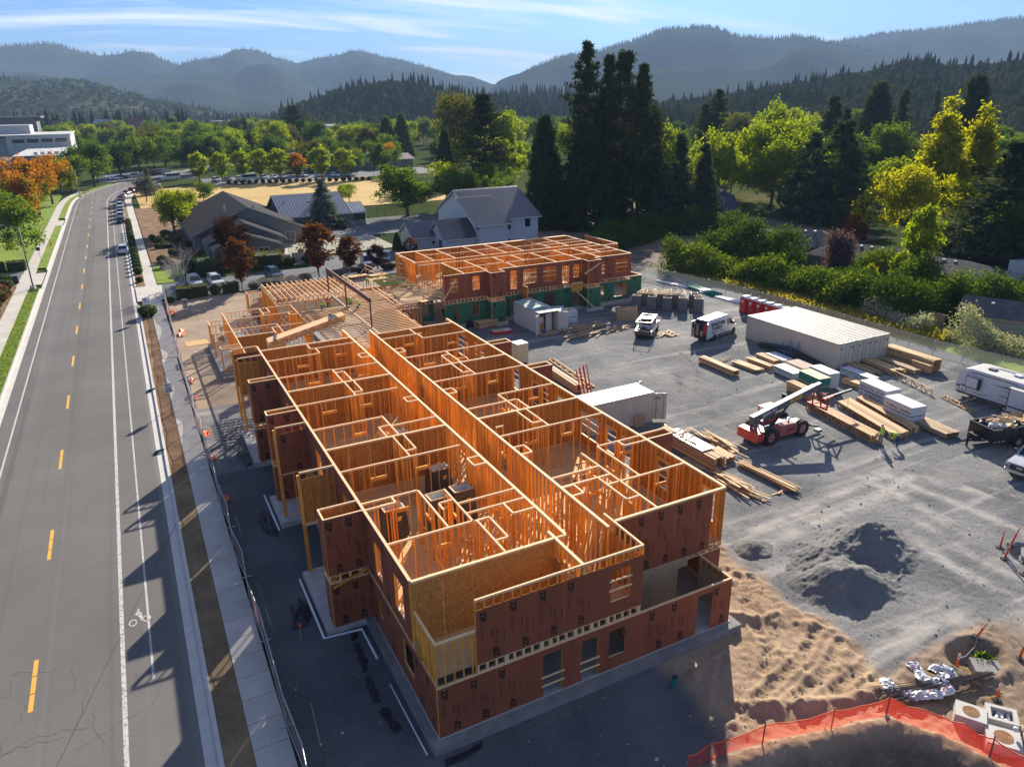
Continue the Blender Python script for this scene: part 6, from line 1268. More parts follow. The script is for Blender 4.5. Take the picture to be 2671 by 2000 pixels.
# ---- people
SKIN = mat('skin', (.42, .24, .16), rough=.6); HIVIS = mat('lime_hi_vis', (.42, .62, .03), (.5, .68, .05), scale=6, rough=.8); ORV = mat('orange_hi_vis', (.75, .10, .03), rough=.8); JEAN = mat('blue_jeans', (.03, .06, .13), (.05, .08, .16), scale=8, rough=.9); TAN = mat('tan_trousers', (.25, .19, .12), (.3, .23, .15), scale=8, rough=.9); DRK = mat('dark_trousers', (.025, .028, .035), rough=.9); HAT = mat('hard_hat', (.72, .72, .72), rough=.35); GLOVE = mat('work_glove', (.2, .17, .12), rough=.9); HATB = mat('dark_hat', (.04, .06, .10), rough=.5)
def person(label, loc, rot, J, shirt, pants, hat=HAT, s=.97):
 """J: joint positions in local metres (x forward)"""
 t = thing('person', label, 'person', loc, rot); me = bpy.data.meshes.new('body'); V, E, RD, G_ = [], [], [], []
 def v(p, r, g, par=None):
  V.append(Vector(p)*s); RD.append(r*s); G_.append(g)
  if par is not None: E.append((par, len(V)-1))
  return len(V)-1
 pel = v(J['pelvis'], .145, 'p'); ab = v(J['belly'], .14, 's', pel); ch = v(J['chest'], .165, 's', ab); nk = v(J['neck'], .062, 'k', ch); hd = v(J['head'], .095, 'k', nk); tp = v(Vector(J['head'])+(Vector(J['head'])-Vector(J['neck'])).normalized()*.11, .08, 'k', hd)
 f = Vector(J.get('face', (1, 0, 0))).normalized(); v(Vector(J['head'])+f*.115, .016, 'k', hd)
 for sd_ in ('l', 'r'):
  y = 1 if sd_ == 'l' else -1
  hp = v(Vector(J['pelvis'])+Vector((0, .1*y, -.04)), .105, 'p', pel); kn = v(J['knee'+sd_], .07, 'p', hp); an = v(J['ankle'+sd_], .05, 'p', kn); v(Vector(J['ankle'+sd_])+Vector(J.get('toe', (.17, 0, -.05))), .042, 'b', an)
  sh = v(Vector(J['chest'])+Vector(J.get('sho', (0, .19, .07)))*Vector((1, y, 1)), .075, 's', ch); el = v(J['elbow'+sd_], .05, 'a', sh); wr = v(J['wrist'+sd_], .036, 'a', el)
  d = (Vector(J['wrist'+sd_])-Vector(J['elbow'+sd_])).normalized(); sd2 = d.cross(Vector((0, 0, 1))); sd2 = sd2.normalized() if sd2.length > .01 else Vector((0, 1, 0)); pm_ = v(Vector(J['wrist'+sd_])+d*.07, .035, 'g', wr)
  for k in range(4): a = v(V[pm_]/s+d*(.055+.008*(1.5-abs(k-1.5)))+sd2*(.024*(k-1.5)), .0095, 'g', pm_); v(V[a]/s+d*.03+Vector((0, 0, -.02)), .008, 'g', a)
  th_ = v(V[pm_]/s+sd2*.05*y+d*.01, .011, 'g', pm_); v(V[th_]/s+d*.035, .009, 'g', th_)
 me.from_pydata(V, E, []); o = bpy.data.objects.new('body', me); COL.objects.link(o); m1 = o.modifiers.new('s', 'SKIN'); m1.use_smooth_shade = True; sv = me.skin_vertices[0].data
 for i, r_ in enumerate(RD): sv[i].radius = (r_, r_*(.8 if G_[i] in 's' else 1))
 sv[0].use_root = True; m2 = o.modifiers.new('u', 'SUBSURF'); m2.levels = 1; m2.render_levels = 1
 dg = bpy.context.evaluated_depsgraph_get(); nm = bpy.data.meshes.new_from_object(o.evaluated_get(dg)); bpy.data.objects.remove(o)
 slots = {'p': pants, 's': shirt, 'a': shirt, 'k': SKIN, 'g': GLOVE, 'b': BLACK}; order = 'psakgb'
 nm.materials.clear()
 for c in order: nm.materials.append(slots[c])
 for p in nm.polygons:
  c = p.center; best = min(range(len(E)), key=lambda i: (lambda a, b_: (c-(a+(b_-a)*max(0, min(1, (c-a).dot(b_-a)/max(1e-6, (b_-a).length_squared))))).length/ (RD[E[i][1]]+.03))(V[E[i][0]], V[E[i][1]])); p.material_index = order.index(G_[E[best][1]]); p.use_smooth = True
 link('body', nm, t)
 b = MB(); c = Vector(J['head'])*s; upv = (Vector(J['head'])-Vector(J['neck'])).normalized(); fw_ = (f-upv*f.dot(upv)).normalized(); rt_ = fw_.cross(upv); n = 14; rings = []
 for zz_, r_ in ((.055, .15), (.06, .125), (.11, .115), (.15, .08), (.168, .01)): rings.append([c+upv*zz_*s+(fw_*math.cos(2*math.pi*k/n)*(r_+(.03 if zz_ < .058 and math.cos(2*math.pi*k/n) > .5 else 0))+rt_*math.sin(2*math.pi*k/n)*r_*.86)*s for k in range(n)])
 b.loft(rings, hat); b.build('hard_hat', t, True)
 b = MB()
 for y in (-.032, .032): b.box(*(c+fw_*.088+rt_*y-Vector((.01, .01, .006))), *(c+fw_*.096+rt_*y+Vector((.01, .01, .006))), DRK)
 b.box(*(c+fw_*.085-upv*.055-Vector((.012, .018, .004))), *(c+fw_*.09-upv*.055+Vector((.012, .018, .004))), MATS['red_bin']); b.build('eyes_and_mouth', t)
 b = MB(); cc, pc = Vector(J['chest'])*s, Vector(J['belly'])*s; ax = (cc-pc).normalized(); fr = (Vector((1, 0, 0))-ax*ax.x).normalized(); sd3 = ax.cross(fr)
 rings = [[p+(fr*math.cos(2*math.pi*k/12)*r_+sd3*math.sin(2*math.pi*k/12)*r_*1.12)*s for k in range(12)] for p, r_ in ((pc-ax*.02, .178), (pc.lerp(cc, .2), .182))]; b.loft(rings, MATS['white_paint'], cap=False); b.build('reflective_band', t)
 return t
STAND = dict(pelvis=(0, 0, .95), belly=(.0, 0, 1.12), chest=(.02, 0, 1.34), neck=(.02, 0, 1.52), head=(.05, 0, 1.63), kneel=(.04, .11, .5), kneer=(-.02, -.11, .5), anklel=(.0, .12, .09), ankler=(-.06, -.12, .09), elbowl=(.02, .3, 1.15), elbowr=(.02, -.3, 1.15), wristl=(.22, .22, 1.0), wristr=(.22, -.2, 1.02))
BEND = dict(pelvis=(-.12, 0, .86), belly=(.02, 0, .98), chest=(.26, 0, 1.08), neck=(.43, 0, 1.1), head=(.55, 0, 1.08), face=(.7, 0, -.7), kneel=(.06, .13, .47), kneer=(.0, -.13, .47), anklel=(-.05, .14, .09), ankler=(-.1, -.14, .09), elbowl=(.38, .26, .84), elbowr=(.38, -.26, .84), wristl=(.5, .14, .62), wristr=(.5, -.14, .62), sho=(-.02, .19, 0))
KNEEL = dict(pelvis=(-.1, 0, .45), belly=(-.02, 0, .6), chest=(.12, 0, .78), neck=(.2, 0, .93), head=(.27, 0, 1.02), face=(.8, 0, -.5), kneel=(.3, .14, .42), kneer=(.22, -.12, .07), anklel=(.22, .15, .08), ankler=(-.2, -.12, .07), elbowl=(.25, .26, .58), elbowr=(.3, -.26, .56), wristl=(.42, .14, .4), wristr=(.45, -.14, .35))
person('worker in lime vest standing upright at the end of the nearest truss row', (40.35, 10.45, -.4), R(100), STAND, HIVIS, TAN)
person('worker in jeans bending over the end of the trusses on the gravel', (41.3, 9.85, -.4), R(150), BEND, HIVIS, JEAN, MATS['white_paint'])
person('worker in lime vest kneeling left of the middle post of the brown beam', (10.3, 60.0, F2+.01), R(-60), KNEEL, HIVIS, DRK)
person('worker in orange vest standing below the joists behind the kneeling one', (11.6, 62.6, F2-.9), R(-90), STAND, ORV, DRK, HIVIS)
person('worker with white hard hat crouching right of the middle post of the brown beam', (13.6, 59.9, F2+.01), R(-120), KNEEL, HIVIS, DRK)
person('worker in lime vest sitting low on the joists right of the crouching one', (14.0, 58.2, F2+.01), R(-150), KNEEL, HIVIS, JEAN)
person('worker in bright lime shirt beyond the brown beam on the far joists', (18.2, 68.6, F2+.01), R(-100), BEND, HIVIS, DRK, HAT)
person('worker crouching in front of the brown beam near the corridor wall', (7.9, 44.0, F2+.01), R(-40), KNEEL, HIVIS, DRK)
person('worker in lime shirt with dark hard hat standing inside the left outer wall', (.8, 41.6, F2-.7), R(-90), STAND, HIVIS, DRK, HATB)
# ================================================================ small site things
def delineator(label, x, y, h=1.1, lean=(0, 0), z=None):
 z = gz(x, y) if z is None else z; t = thing('delineator_post', label, 'delineator', (x, y, z)); t.rotation_euler = (lean[0], lean[1], 0)
 b = MB(); b.tube([(0, 0, 0), (0, 0, .05), (0, 0, .07)], [.24, .22, .1], 10, RUBBER); b.build('base', t)
 b = MB(); b.tube([(0, 0, .06), (0, 0, h*.92), (0, 0, h*.96), (0, 0, h)], [.055, .05, .03, .035], 10, ORANGE); b.build('tube', t, True)
 b = MB()
 for f in (.68, .84): b.cyl((0, 0, h*f), (0, 0, h*f+.09), .055, 10, WHITE)
 b.build('reflective_band', t)
for a in (('left delineator of the upright pair at the upper right edge', 34.4, -2.2, 1.15, (0, .03)), ('leaning delineator beside the upright pair at the upper right edge', 35.3, -2.3, 1.2, (.1, .22)), ('delineator standing in front of the pair, by the concrete slab', 33.5, -3.0, 1.2, (.05, .12)), ('short delineator at the very right edge of the slab hole', 32.9, -4.4, .9, (0, .05)), ('delineator at the left end of the yellow tape by the buried vault', 23.1, -7.0, .9, (0, .1)), ('tilted delineator at the far end of the yellow tape', 25.5, -6.4, .95, (.2, .25)), ('delineator standing between the vault boxes and the buried vault', 22.5, -9.2, .85, (0, .06)), ('delineator alone at the right edge above the vault boxes', 25.9, -8.2, 1.05, (.05, .1))): delineator(*a)
b = MB()
def tape(pts, m, wd=.05):
 for a, e in zip(pts[:-1], pts[1:]): b.beam(a, e, .012, wd, m)
tape([(23.1, -7.0, gz(23.1, -7)+.65), (24.0, -6.85, gz(24, -6.85)+.35), (24.9, -6.7, gz(24.9, -6.7)+.45), (25.65, -6.45, gz(25.5, -6.4)+.7)], WHITE); tape([(23.1, -7.0, gz(23.1, -7)+.3), (23.0, -7.7, gz(23, -7.7)+.1), (22.4, -8.0, gz(22.4, -8)+.06), (22.7, -8.4, gz(22.7, -8.4)+.05)], YELLOW); tape([(22.5, -9.2, gz(22.5, -9.2)+.2), (22.0, -9.0, gz(22, -9)+.05)], YELLOW)
tag(b.build('caution_tape'), 'sagging yellow and pale tape strung between the delineators', 'caution tape')
def vault(label, x, y, rot, L, W, h, z, lid=True, hollow=False, tint=CONC):
 t = thing('concrete_vault', label, 'concrete vault', (x, y, z), rot); b = MB()
 if not hollow: b.hexa([(-L/2-.02, -W/2-.02, 0), (L/2+.02, -W/2-.02, 0), (L/2+.02, W/2+.02, 0), (-L/2-.02, W/2+.02, 0), (-L/2, -W/2, h), (L/2, -W/2, h), (L/2, W/2, h), (-L/2, W/2, h)], tint)
 else:
  k = .17; b.box(-L/2, -W/2, 0, L/2, -W/2+k, h, tint); b.box(-L/2, W/2-k, 0, L/2, W/2, h, tint); b.box(-L/2, -W/2+k, 0, -L/2+k, W/2-k, h, tint); b.box(L/2-k, -W/2+k, 0, L/2, W/2-k, h, tint); b.box(-L/2+k, -W/2+k, 0, L/2-k, W/2-k, .05, CONCD)
 b.build('box', t)
 if lid:
  RUST = MATS.get('rusty_iron') or mat('rusty_iron', (.26, .12, .05), (.42, .22, .10), scale=6, rough=.85); b = MB(); b.cyl((0, 0, h), (0, 0, h+.012), min(L, W)*.34, 28, RUST); o = b.build('manhole_cover', t); b = MB()
  for r_ in (.9, .68, .46, .24): n = 28; R0 = min(L, W)*.34*r_; b.faces([(rr*math.cos(2*math.pi*i/n), rr*math.sin(2*math.pi*i/n), h+.016) for rr in (R0, R0-.025) for i in range(n)], [(i, (i+1) % n, n+(i+1) % n, n+i) for i in range(n)], DARKR)
  b.build('ring', o)
 return t
DARKR = mat('dark_rust', (.09, .045, .025), rough=.9)
VW = mat('pale_vault_concrete', (.43, .405, .36), (.50, .475, .43), scale=2.5, rough=.9)
vault('pale concrete vault with a rusty round cover, standing apart on the left of the group', 20.25, -9.4, R(-58), 1.15, .95, .55, gz(20.3, -9.4)-.02, tint=VW)
vault('open concrete vault frame with white pipe pieces inside', 21.35, -10.05, R(-52), 1.15, .95, .42, gz(21.3, -10)-.02, False, True, VW)
vault('pale concrete vault with a rusty round cover at the orange fence', 20.2, -10.8, R(-52), 1.25, 1.05, .6, gz(20.2, -10.8)-.05, tint=VW)
vault('brown concrete vault lid sunk in the dug hole beside the yellow tape', 24.2, -7.75, R(-40), 1.25, .95, .35, -.78, False, False, CONCD)
vault('flat concrete slab lying in the dug hole at the right edge', 35.3, -3.5, R(30), 1.3, 1.0, .2, -.62, False, False, CONCD)
t = thing('pipe_fittings', 'white pipe pieces inside the open concrete vault', 'pipe fittings', (21.35, -10.05, gz(21.3, -10)+.05))
for i, (x, y, a) in enumerate(((-.2, .1, .3), (.0, -.05, 1.1), (.15, .15, 2.), (-.1, -.2, .0), (.25, -.15, .7))): b = MB(); d = Vector((math.cos(a), math.sin(a), .15))*.13; b.cyl(Vector((x, y, .15))-d, Vector((x, y, .15))+d, .065, 10, PVCW); b.build('pipe', t, True)
t = thing('pipe_fittings', 'loose white fittings on and beside the vault boxes at the orange fence', 'pipe fittings', (21., -11., gz(21, -11)))
for x, y, z in ((-.35, .05, .68), (-.05, .5, .1), (.3, .3, .1), (.35, -.1, .12), (-.6, -.75, .08)): b = MB(); b.cyl((x, y, z), (x+.05, y+.03, z+.16), .09, 12, PVCW); b.build('pipe', t, True)
RB = mat('rusty_bar', (.11, .085, .07), (.17, .13, .105), scale=8, rough=.8); t = thing('rebar_bundle', 'bundle of long rusty reinforcing bars lying under crumpled white plastic', 'rebar')
for i in range(46):
 s = random.gauss(0, .22); sp = random.uniform(.6, 1.7); p = Vector((23.5+random.uniform(-.3, .2), -8.32+s*.5, 0)); q = Vector((17.6+random.uniform(-.2, .6), -7.0+s*sp, 0)); p.z = gz(p.x, p.y)+.1+.15*random.random(); q.z = gz(max(q.x, 17.3), q.y)+.12+.12*random.random()
 mpt = p.lerp(q, .5); mpt.z = max(mpt.z, gz(mpt.x, mpt.y)+.12); b = MB(); b.tube([p, mpt, q], .014, 5, RB); b.build('bar', t)
PLW = mat('white_plastic_film', (.48, .47, .49), (.60, .59, .60), scale=5, rough=.4, bump=.5, bscale=9); PRB = mat('film_print', (.08, .07, .10), rough=.5)
def film_roll(label, pts, r, m, seed):
 rr = np.random.default_rng(seed); P = []
 for (a, e) in zip(pts[:-1], pts[1:]):
  n = max(2, int(math.dist(a, e)/.09))
  for i in range(n): P.append(Vector(a).lerp(Vector(e), i/n))
 rings = []
 for i, p in enumerate(P):
  d = (P[min(i+1, len(P)-1)]-P[max(0, i-1)]); n_ = Vector((-d.y, d.x, 0)).normalized(); wd = r*(1.1+1.3*vnoise(np.array(i*.35), np.array(seed*3.), 1., seed))
  rings.append([p+n_*(wd*c+rr.normal(0, .025))+Vector((0, 0, -.1+r*(.35+1.1*rr.random())*(1-abs(c))**.6)) for c in (-1, -.7, -.4, -.1, .2, .5, .75, 1)])
 b = MB(); b.loft(rings, m, closed=False, cap=False); t = thing('plastic_sheet', label, 'plastic sheet'); b.build('film', t)
 b = MB()
 for i in range(2, len(P)-2, 2):
  if rr.random() < .5: q = rings[i][3+i % 2]; b.faces([q+Vector((0, 0, .012)), rings[i+1][3+i % 2]+Vector((0, 0, .012)), rings[i+1][4+i % 2]+Vector((0, 0, .012)), rings[i][4+i % 2]+Vector((0, 0, .012))], [(0, 1, 2, 3)], PRB if rr.random() < .75 else ORANGE)
 b.build('print', t); return t
g3 = lambda x, y, d=.14: (x, y, gz(x, y)+d)
film_roll('crumpled white printed plastic draped across the rebar bundle', [g3(19.3, -6.2), g3(18.8, -6.7), g3(19.0, -7.3, .3), g3(19.6, -7.75, .36), g3(20.4, -8.0, .32), g3(21.0, -8.0, .3), g3(21.15, -7.7, .36), g3(20.7, -7.4, .3), g3(20.6, -7.0, .2), g3(21.0, -6.5), g3(21.2, -6.0)], .15, PLW, 5)
film_roll('separate crumpled ring of white plastic behind the rebar bundle', [g3(21.45, -6.85), g3(21.85, -6.75), g3(22.15, -7.1), g3(22.05, -7.55), g3(21.65, -7.5), g3(21.4, -7.1)], .15, PLW, 8)
# orange net fence round the pit
NETO = netting('orange_net', (.75, .055, .025), .45); t = thing('safety_fence', 'sagging orange net fence along the edge of the pit', 'safety fence')
fp = [(7.9, -6.0), (9.0, -5.95), (11.5, -6.35), (14.6, -7.1), (17.2, -7.7), (18.0, -8.8), (18.7, -10.0), (19.0, -11.0), (19.1, -12.4)]
for (a, e) in zip(fp[:-1], fp[1:]):
 n = 6; b = MB(); vs = []
 for i in range(n+1):
  f = i/n; x, y = a[0]+(e[0]-a[0])*f, a[1]+(e[1]-a[1])*f; z = gz(x, y); s = .14*math.sin(math.pi*f); o_ = .1*math.sin(math.pi*f)
  vs += [(x-o_, y+o_, z+.04), (x-o_*.5, y, z+.5-s*.5), (x, y, z+1.0-s)]
 b.faces(vs, [(3*i+j, 3*i+3+j, 3*i+4+j, 3*i+1+j) for i in range(n) for j in (0, 1)], NETO)
 for i in range(n): b.beam(vs[3*i+2], vs[3*i+5], .02, .05, ORANGE)
 b.build('net', t)
for i, (x, y) in enumerate(fp[1:-1:1]):
 if i in (4, 5): continue
 b = MB(); z = gz(x, y); b.beam((x, y, z-.1), (x+.03, y, z+1.15), .04, .04, ORANGE if i in (2,) else RB, (1, 0, 0)); b.build('stake', t)
b = MB(); b.tube([(10.6, -1.9, -.42), (10.6, -1.9, .12)], [.13, .13], 14, PVCG, False); b.tube([(10.6, -1.9, .12), (10.6, -1.9, .14), (10.6, -1.9, .05)], [.13, .11, .1], 14, BLACK, True); tag(b.build('pipe_stub'), 'short green pipe standing up from the gravel in front of the building', 'pipe stub')
# drain pipe along the footing, black film strips
b = MB(); b.tube([(-2.62, 14.3, -.3), (-2.62, 8.75, -.3), (-.75, 8.6, -.34), (-.72, 6.2, -.36)], .065, 10, PVCW); b.tube([(-.72, 4.3, -.37), (-.66, -.2, -.37)], .035, 8, PVCW); tag(b.build('drain_pipe', None, True), 'white drain pipe running around the footing of the left wall', 'drain pipe')
b = MB(); b.tube([(-2.62, 25.2, -.3), (-2.6, 20.1, -.3)], .065, 10, PVCW); tag(b.build('drain_pipe', None, True), 'straight white drain pipe beside the second balcony footing', 'drain pipe')
FILMB = mat('black_film', (.012, .012, .014), (.022, .022, .024), scale=3, rough=.45, bump=.6, bscale=7)
def film_flat(label, pts, seed, h=.06):
 rr = np.random.default_rng(seed); b = MB(); n = len(pts); c = np.mean(pts, axis=0); rings = []
 for s in (1., .8, .5, .2): rings.append([(c[0]+(p[0]-c[0])*s*(.85+.3*rr.random()), c[1]+(p[1]-c[1])*s*(.85+.3*rr.random()), -.4+(.004 if s == 1 else h*(.3+rr.random()))) for p in pts])
 b.loft(rings, FILMB); return tag(b.build('black_film'), label, 'plastic film')
def rag(x0, y0, x1, y1, wd, n, seed):
 rr = np.random.default_rng(seed); L = [(x0+(x1-x0)*i/n-wd*(.4+.3*rr.random()), y0+(y1-y0)*i/n) for i in range(n+1)]; Q = [(x0+(x1-x0)*i/n+wd*(.2+.7*rr.random()), y0+(y1-y0)*i/n+.05) for i in range(n+1)]; return L+Q[::-1]
film_flat('black plastic crumpled on the ground left of the white drain pipe', [(-3.7, 11.2), (-3.6, 12.3), (-3.0, 12.9), (-2.75, 12.0), (-2.75, 10.9), (-3.1, 10.2), (-3.9, 10.3)], 3, .2)
film_flat('black plastic beside the second balcony footing', [(-3.4, 20.4), (-3.6, 22.2), (-3.0, 23.6), (-2.7, 22), (-2.7, 20.2), (-2.9, 19.4)], 4, .15)
film_flat('black plastic near the third balcony footing', [(-3.1, 30.2), (-3.3, 33), (-2.9, 34.6), (-2.6, 33), (-2.6, 30.4)], 6, .15)
for i, (a, lab) in enumerate((((-1.15, 9.0, -1.25, 8.0, .35, 4, 1), 'torn black film strip nearest the footing corner'), ((-1.3, 7.8, -1.45, 5.6, .3, 9, 2), 'long ragged black film strip along the left wall'), ((-1.5, 5.3, -1.6, 3.5, .32, 8, 3), 'ragged black film strip in the middle of the left gravel'), ((-1.5, 3.0, -1.35, 1.5, .34, 7, 5), 'last ragged black film strip towards the near corner'))): film_flat(lab, rag(*a), 20+i, .04)
film_flat('black film peeping from under the near corner of the footing', [(-.2, -.7), (.9, -.75), (1.6, -.62), (1.5, -.95), (.6, -1.15), (-.3, -1.1)], 30, .05)
# kerbside construction fence, chain link panels with stained fabric
NETG = netting('chain_link', (.30, .29, .29), .30); NETR = netting('faded_red_fabric', (.36, .17, .16), .55); NETL = netting('lot_chain_link', (.34, .34, .33), .22)
t = thing('construction_fence', 'long temporary mesh fence with faded fabric between the sidewalk and the building', 'construction fence')
y = -14.; k = 0
while y < 89:
 y1 = min(y+3.0, 89.5); x0 = -5.35+.12*math.sin(y*.9)+.0; x1 = -5.35+.12*math.sin(y1*.9); x0 += max(0, y-50)*.015; x1 += max(0, y1-50)*.015
 b = MB()
 for xx, yy in ((x0, y), (x1, y1-.04)): b.tube([(xx, yy, -.38), (xx, yy, 1.42)], .022, 7, STEEL)
 for z in (-.3, 1.42): b.tube([(x0, y, z), (x1, y1-.04, z)], .02, 6, STEEL)
 pn = b.build('fence_panel', t)
 b = MB(); b.faces([(x0, y, -.3), (x1, y1-.04, -.3), (x1, y1-.04, 1.4), (x0, y, 1.4)], [(0, 1, 2, 3)], NETG); b.faces([(x0+.03, y, -.3), (x1+.03, y1, -.3), (x1+.05, y1, .75+.3*math.sin(k*1.7)), (x0+.05, y, .75+.3*math.sin(k*1.7-1.7))], [(0, 1, 2, 3)], NETR); b.build('mesh', pn)
 if k % 2 == 0: b = MB(); b.box(x0-.35, y-.03, -.33, x0+.3, y+.03, -.28, STEEL); b.build('foot', pn)
 y = y1; k += 1
for i, (x, yy, s) in enumerate(((-4.5, 80.5, 1.2), (-4.2, 70, 1.1), (-4.7, 52, .6), (-4.9, 47, .5), (-4.9, 38., .7), (-5.0, 33, .5), (-4.95, 26, .45))):
 rr = np.random.default_rng(i); b = MB(); vs = [(x+(.35*s)*(a % 3-1)*(.6+.5*rr.random()), yy+s*.9*(a//3-1)*(.7+.6*rr.random()), -.36+.5*s*rr.random()*(1 if a % 2 else .5)) for a in range(9)]
 b.faces(vs, [(0, 1, 4, 3), (1, 2, 5, 4), (3, 4, 7, 6), (4, 5, 8, 7)], ORANGE); tag(b.build('orange_net'), ('heap of orange netting at the far end of the street fence', 'second heap of orange netting along the street fence', 'small bit of orange netting near the meter box side of the fence', 'scrap of orange netting by the speed limit sign', 'orange netting bunched at the middle of the street fence', 'orange netting hanging low beside the shaded fence', 'orange netting nearest the camera on the street fence')[i], 'orange netting')
def chain_fence(label, pts, h=1.75, step=3.0, net=None, pm=STEEL, z=-.4):
 t = thing('wire_fence', label, 'fence')
 for a, e in zip(pts[:-1], pts[1:]):
  n = max(1, round(math.dist(a, e)/step))
  for i in range(n):
   p = (a[0]+(e[0]-a[0])*i/n, a[1]+(e[1]-a[1])*i/n); q = (a[0]+(e[0]-a[0])*(i+1)/n, a[1]+(e[1]-a[1])*(i+1)/n)
   b = MB(); b.tube([(*p, z), (*p, z+h)], .03, 7, pm); b.build('post', t)
   b = MB(); b.tube([(*p, z+h-.04), (*q, z+h-.04)], .022, 6, pm); b.build('rail', t); b = MB(); b.faces([(*p, z+.03), (*q, z+.03), (*q, z+h-.05), (*p, z+h-.05)], [(0, 1, 2, 3)], net or NETL); b.build('mesh', t)
 return t
chain_fence('wire fence along the right side of the gravel lot', [(60.2, 70), (62.9, 52), (63.4, 36), (63.2, 22), (65.2, 8), (66, -10)])
BF = mat('black_fence', (.03, .03, .03), rough=.5); NETB = netting('black_chain_link', (.05, .05, .05), .25)
chain_fence('black wire fence around the pale play yard', [(17.2, 113.5), (25.5, 112.6), (36.5, 111.6)], 2.3, 3.5, NETB, BF); chain_fence('tall black fence with gate behind the play yard', [(43, 150), (47.5, 151), (52, 149)], 3., 3, NETB, BF)
chain_fence('low wire fence with hedge behind the far end of the dirt', [(-4.4, 88.6), (6, 89.3), (22, 90.5)], 1.5, 3.2, NETG)
# signs, lamps, hydrants
SIGNW = mat('sign_white', (.72, .72, .70), rough=.5)
t = thing('speed_limit_sign', 'white speed limit 25 sign on a post in the mulch strip', 'road sign', (-7.0, 45.5, -.4)); b = MB(); b.box(-.03, -.03, 0, .03, .03, 2.3, STEEL); b.build('post', t)
b = MB(); b.box(-.36, -.05, 1.55, .36, -.035, 2.45, SIGNW); f_ = b.build('sign_face', t); b = MB()
put_text(b, 'SPEED', .16, (-.26, -.056, 2.25), (1, 0, 0), (0, 0, 1), INK, .006); put_text(b, 'LIMIT', .16, (-.22, -.056, 2.08), (1, 0, 0), (0, 0, 1), INK, .006); put_text(b, '25', .52, (-.27, -.056, 1.64), (1, 0, 0), (0, 0, 1), INK, .02); b.build('lettering', f_)
t = thing('road_sign', 'small white sign on a post above the bush by the driveway', 'road sign', (-7.2, 80.2, -.4)); b = MB(); b.box(-.03, -.03, 0, .03, .03, 2.7, STEEL); b.build('post', t); b = MB(); b.box(-.45, -.05, 1.75, .45, -.035, 2.65, SIGNW); f_ = b.build('sign_face', t); b = MB(); b.box(-.3, -.056, 2.3, .05, -.052, 2.5, GREYM); b.box(-.35, -.056, 2.15, .35, -.052, 2.2, INK); b.box(-.35, -.056, 1.95, .35, -.052, 2.0, INK); b.build('print', f_)
def lamp(label, x, y, h, arm, rot, m=STEEL):
 t = thing('street_lamp', label, 'street lamp', (x, y, -.4), rot); b = MB(); b.box(-.3, -.3, 0, .3, .3, .45, CONC); b.build('base', t); b = MB(); b.tube([(0, 0, .45), (0, 0, h)], [.11, .065], 10, m); b.build('pole', t, True); b = MB(); b.tube([(0, 0, h-.3), (arm*.4, 0, h+.25), (arm, 0, h+.3)], [.05, .045, .04], 8, m); b.build('arm', t, True); b = MB(); b.box(arm-.1, -.15, h+.22, arm+.6, .15, h+.36, GREYM); b.build('lamp_head', t)
lamp('tall street lamp standing at the left driveway, near the sandwich board', -21.7, 107.2, 9.2, -2.6, R(-20), GREYM); lamp('pale street lamp with curved arm on the bend of the road', -18.9, 248.9, 8.0, 3.4, R(8), DWHITE)
def hydrant(label, x, y):
 t = thing('fire_hydrant', label, 'fire hydrant', (x, y, -.4)); b = MB(); b.tube([(0, 0, 0), (0, 0, .08), (0, 0, .09), (0, 0, .6), (0, 0, .75), (0, 0, .85)], [.17, .17, .12, .12, .11, .03], 12, MATS['hyd']); b.cyl((-.2, 0, .5), (.2, 0, .5), .06, 8, MATS['hyd']); b.build('body', t)
mat('hyd', (.55, .24, .04), rough=.6); hydrant('orange fire hydrant on the left grass verge', -21.6, 149.6); hydrant('orange fire hydrant far off by the curved street lamp', -17.5, 254.5)
t = thing('small_sign', 'dark square sign on a thin post leaning over the left sidewalk', 'road sign', (-22.2, 132.2, -.4)); b = MB(); b.tube([(0, 0, 0), (-.1, 0, 2.4)], .03, 6, BLACK); b.build('post', t); b = MB(); b.box(-.45, -.03, 1.9, .2, .03, 2.5, BLACK); b.build('sign_face', t)
t = thing('sandwich_board', 'dark sandwich board sign on the sidewalk edge at the left driveway', 'sandwich board', (-24.4, 113.0, -.33))
for s in (-1, 1): b = MB(); b.hexa([(-.4, s*.3, 0), (.4, s*.3, 0), (.4, s*.3+.03, 0), (-.4, s*.3+.03, 0), (-.35, s*.03, 1.15), (.35, s*.03, 1.15), (.35, s*.03+.03, 1.15), (-.35, s*.03+.03, 1.15)], BLACK); b.build('panel', t)
t = thing('meter_box', 'grey utility meter box standing on the dirt near the driveway', 'meter box', (-2.7, 82, -.4)); b = MB(); b.box(-.3, -.15, .3, .3, .15, 1.5, STEEL); b.box(-.2, -.05, 0, -.1, .05, .3, STEEL); b.box(.1, -.05, 0, .2, .05, .3, STEEL); b.build('cabinet', t); b = MB(); b.box(-.2, -.17, .9, .2, -.15, 1.35, GREYM); b.build('door', t)
for i, (x, y, lab) in enumerate(((-8.35, 51.4, 'green inlet bag at the kerb beside the speed limit sign'), (-8.5, 36.4, 'green inlet bag at the kerb nearer the camera'))): b = MB(); b.tube([(x-.5, y-.2, -.40), (x-.2, y, -.34), (x+.3, y+.1, -.28)], [.06, .13, .09], 8, mat('green_fabric_%s' % i, (.03, .11, .09), rough=.9)); tag(b.build('inlet_bag'), lab, 'inlet bag')
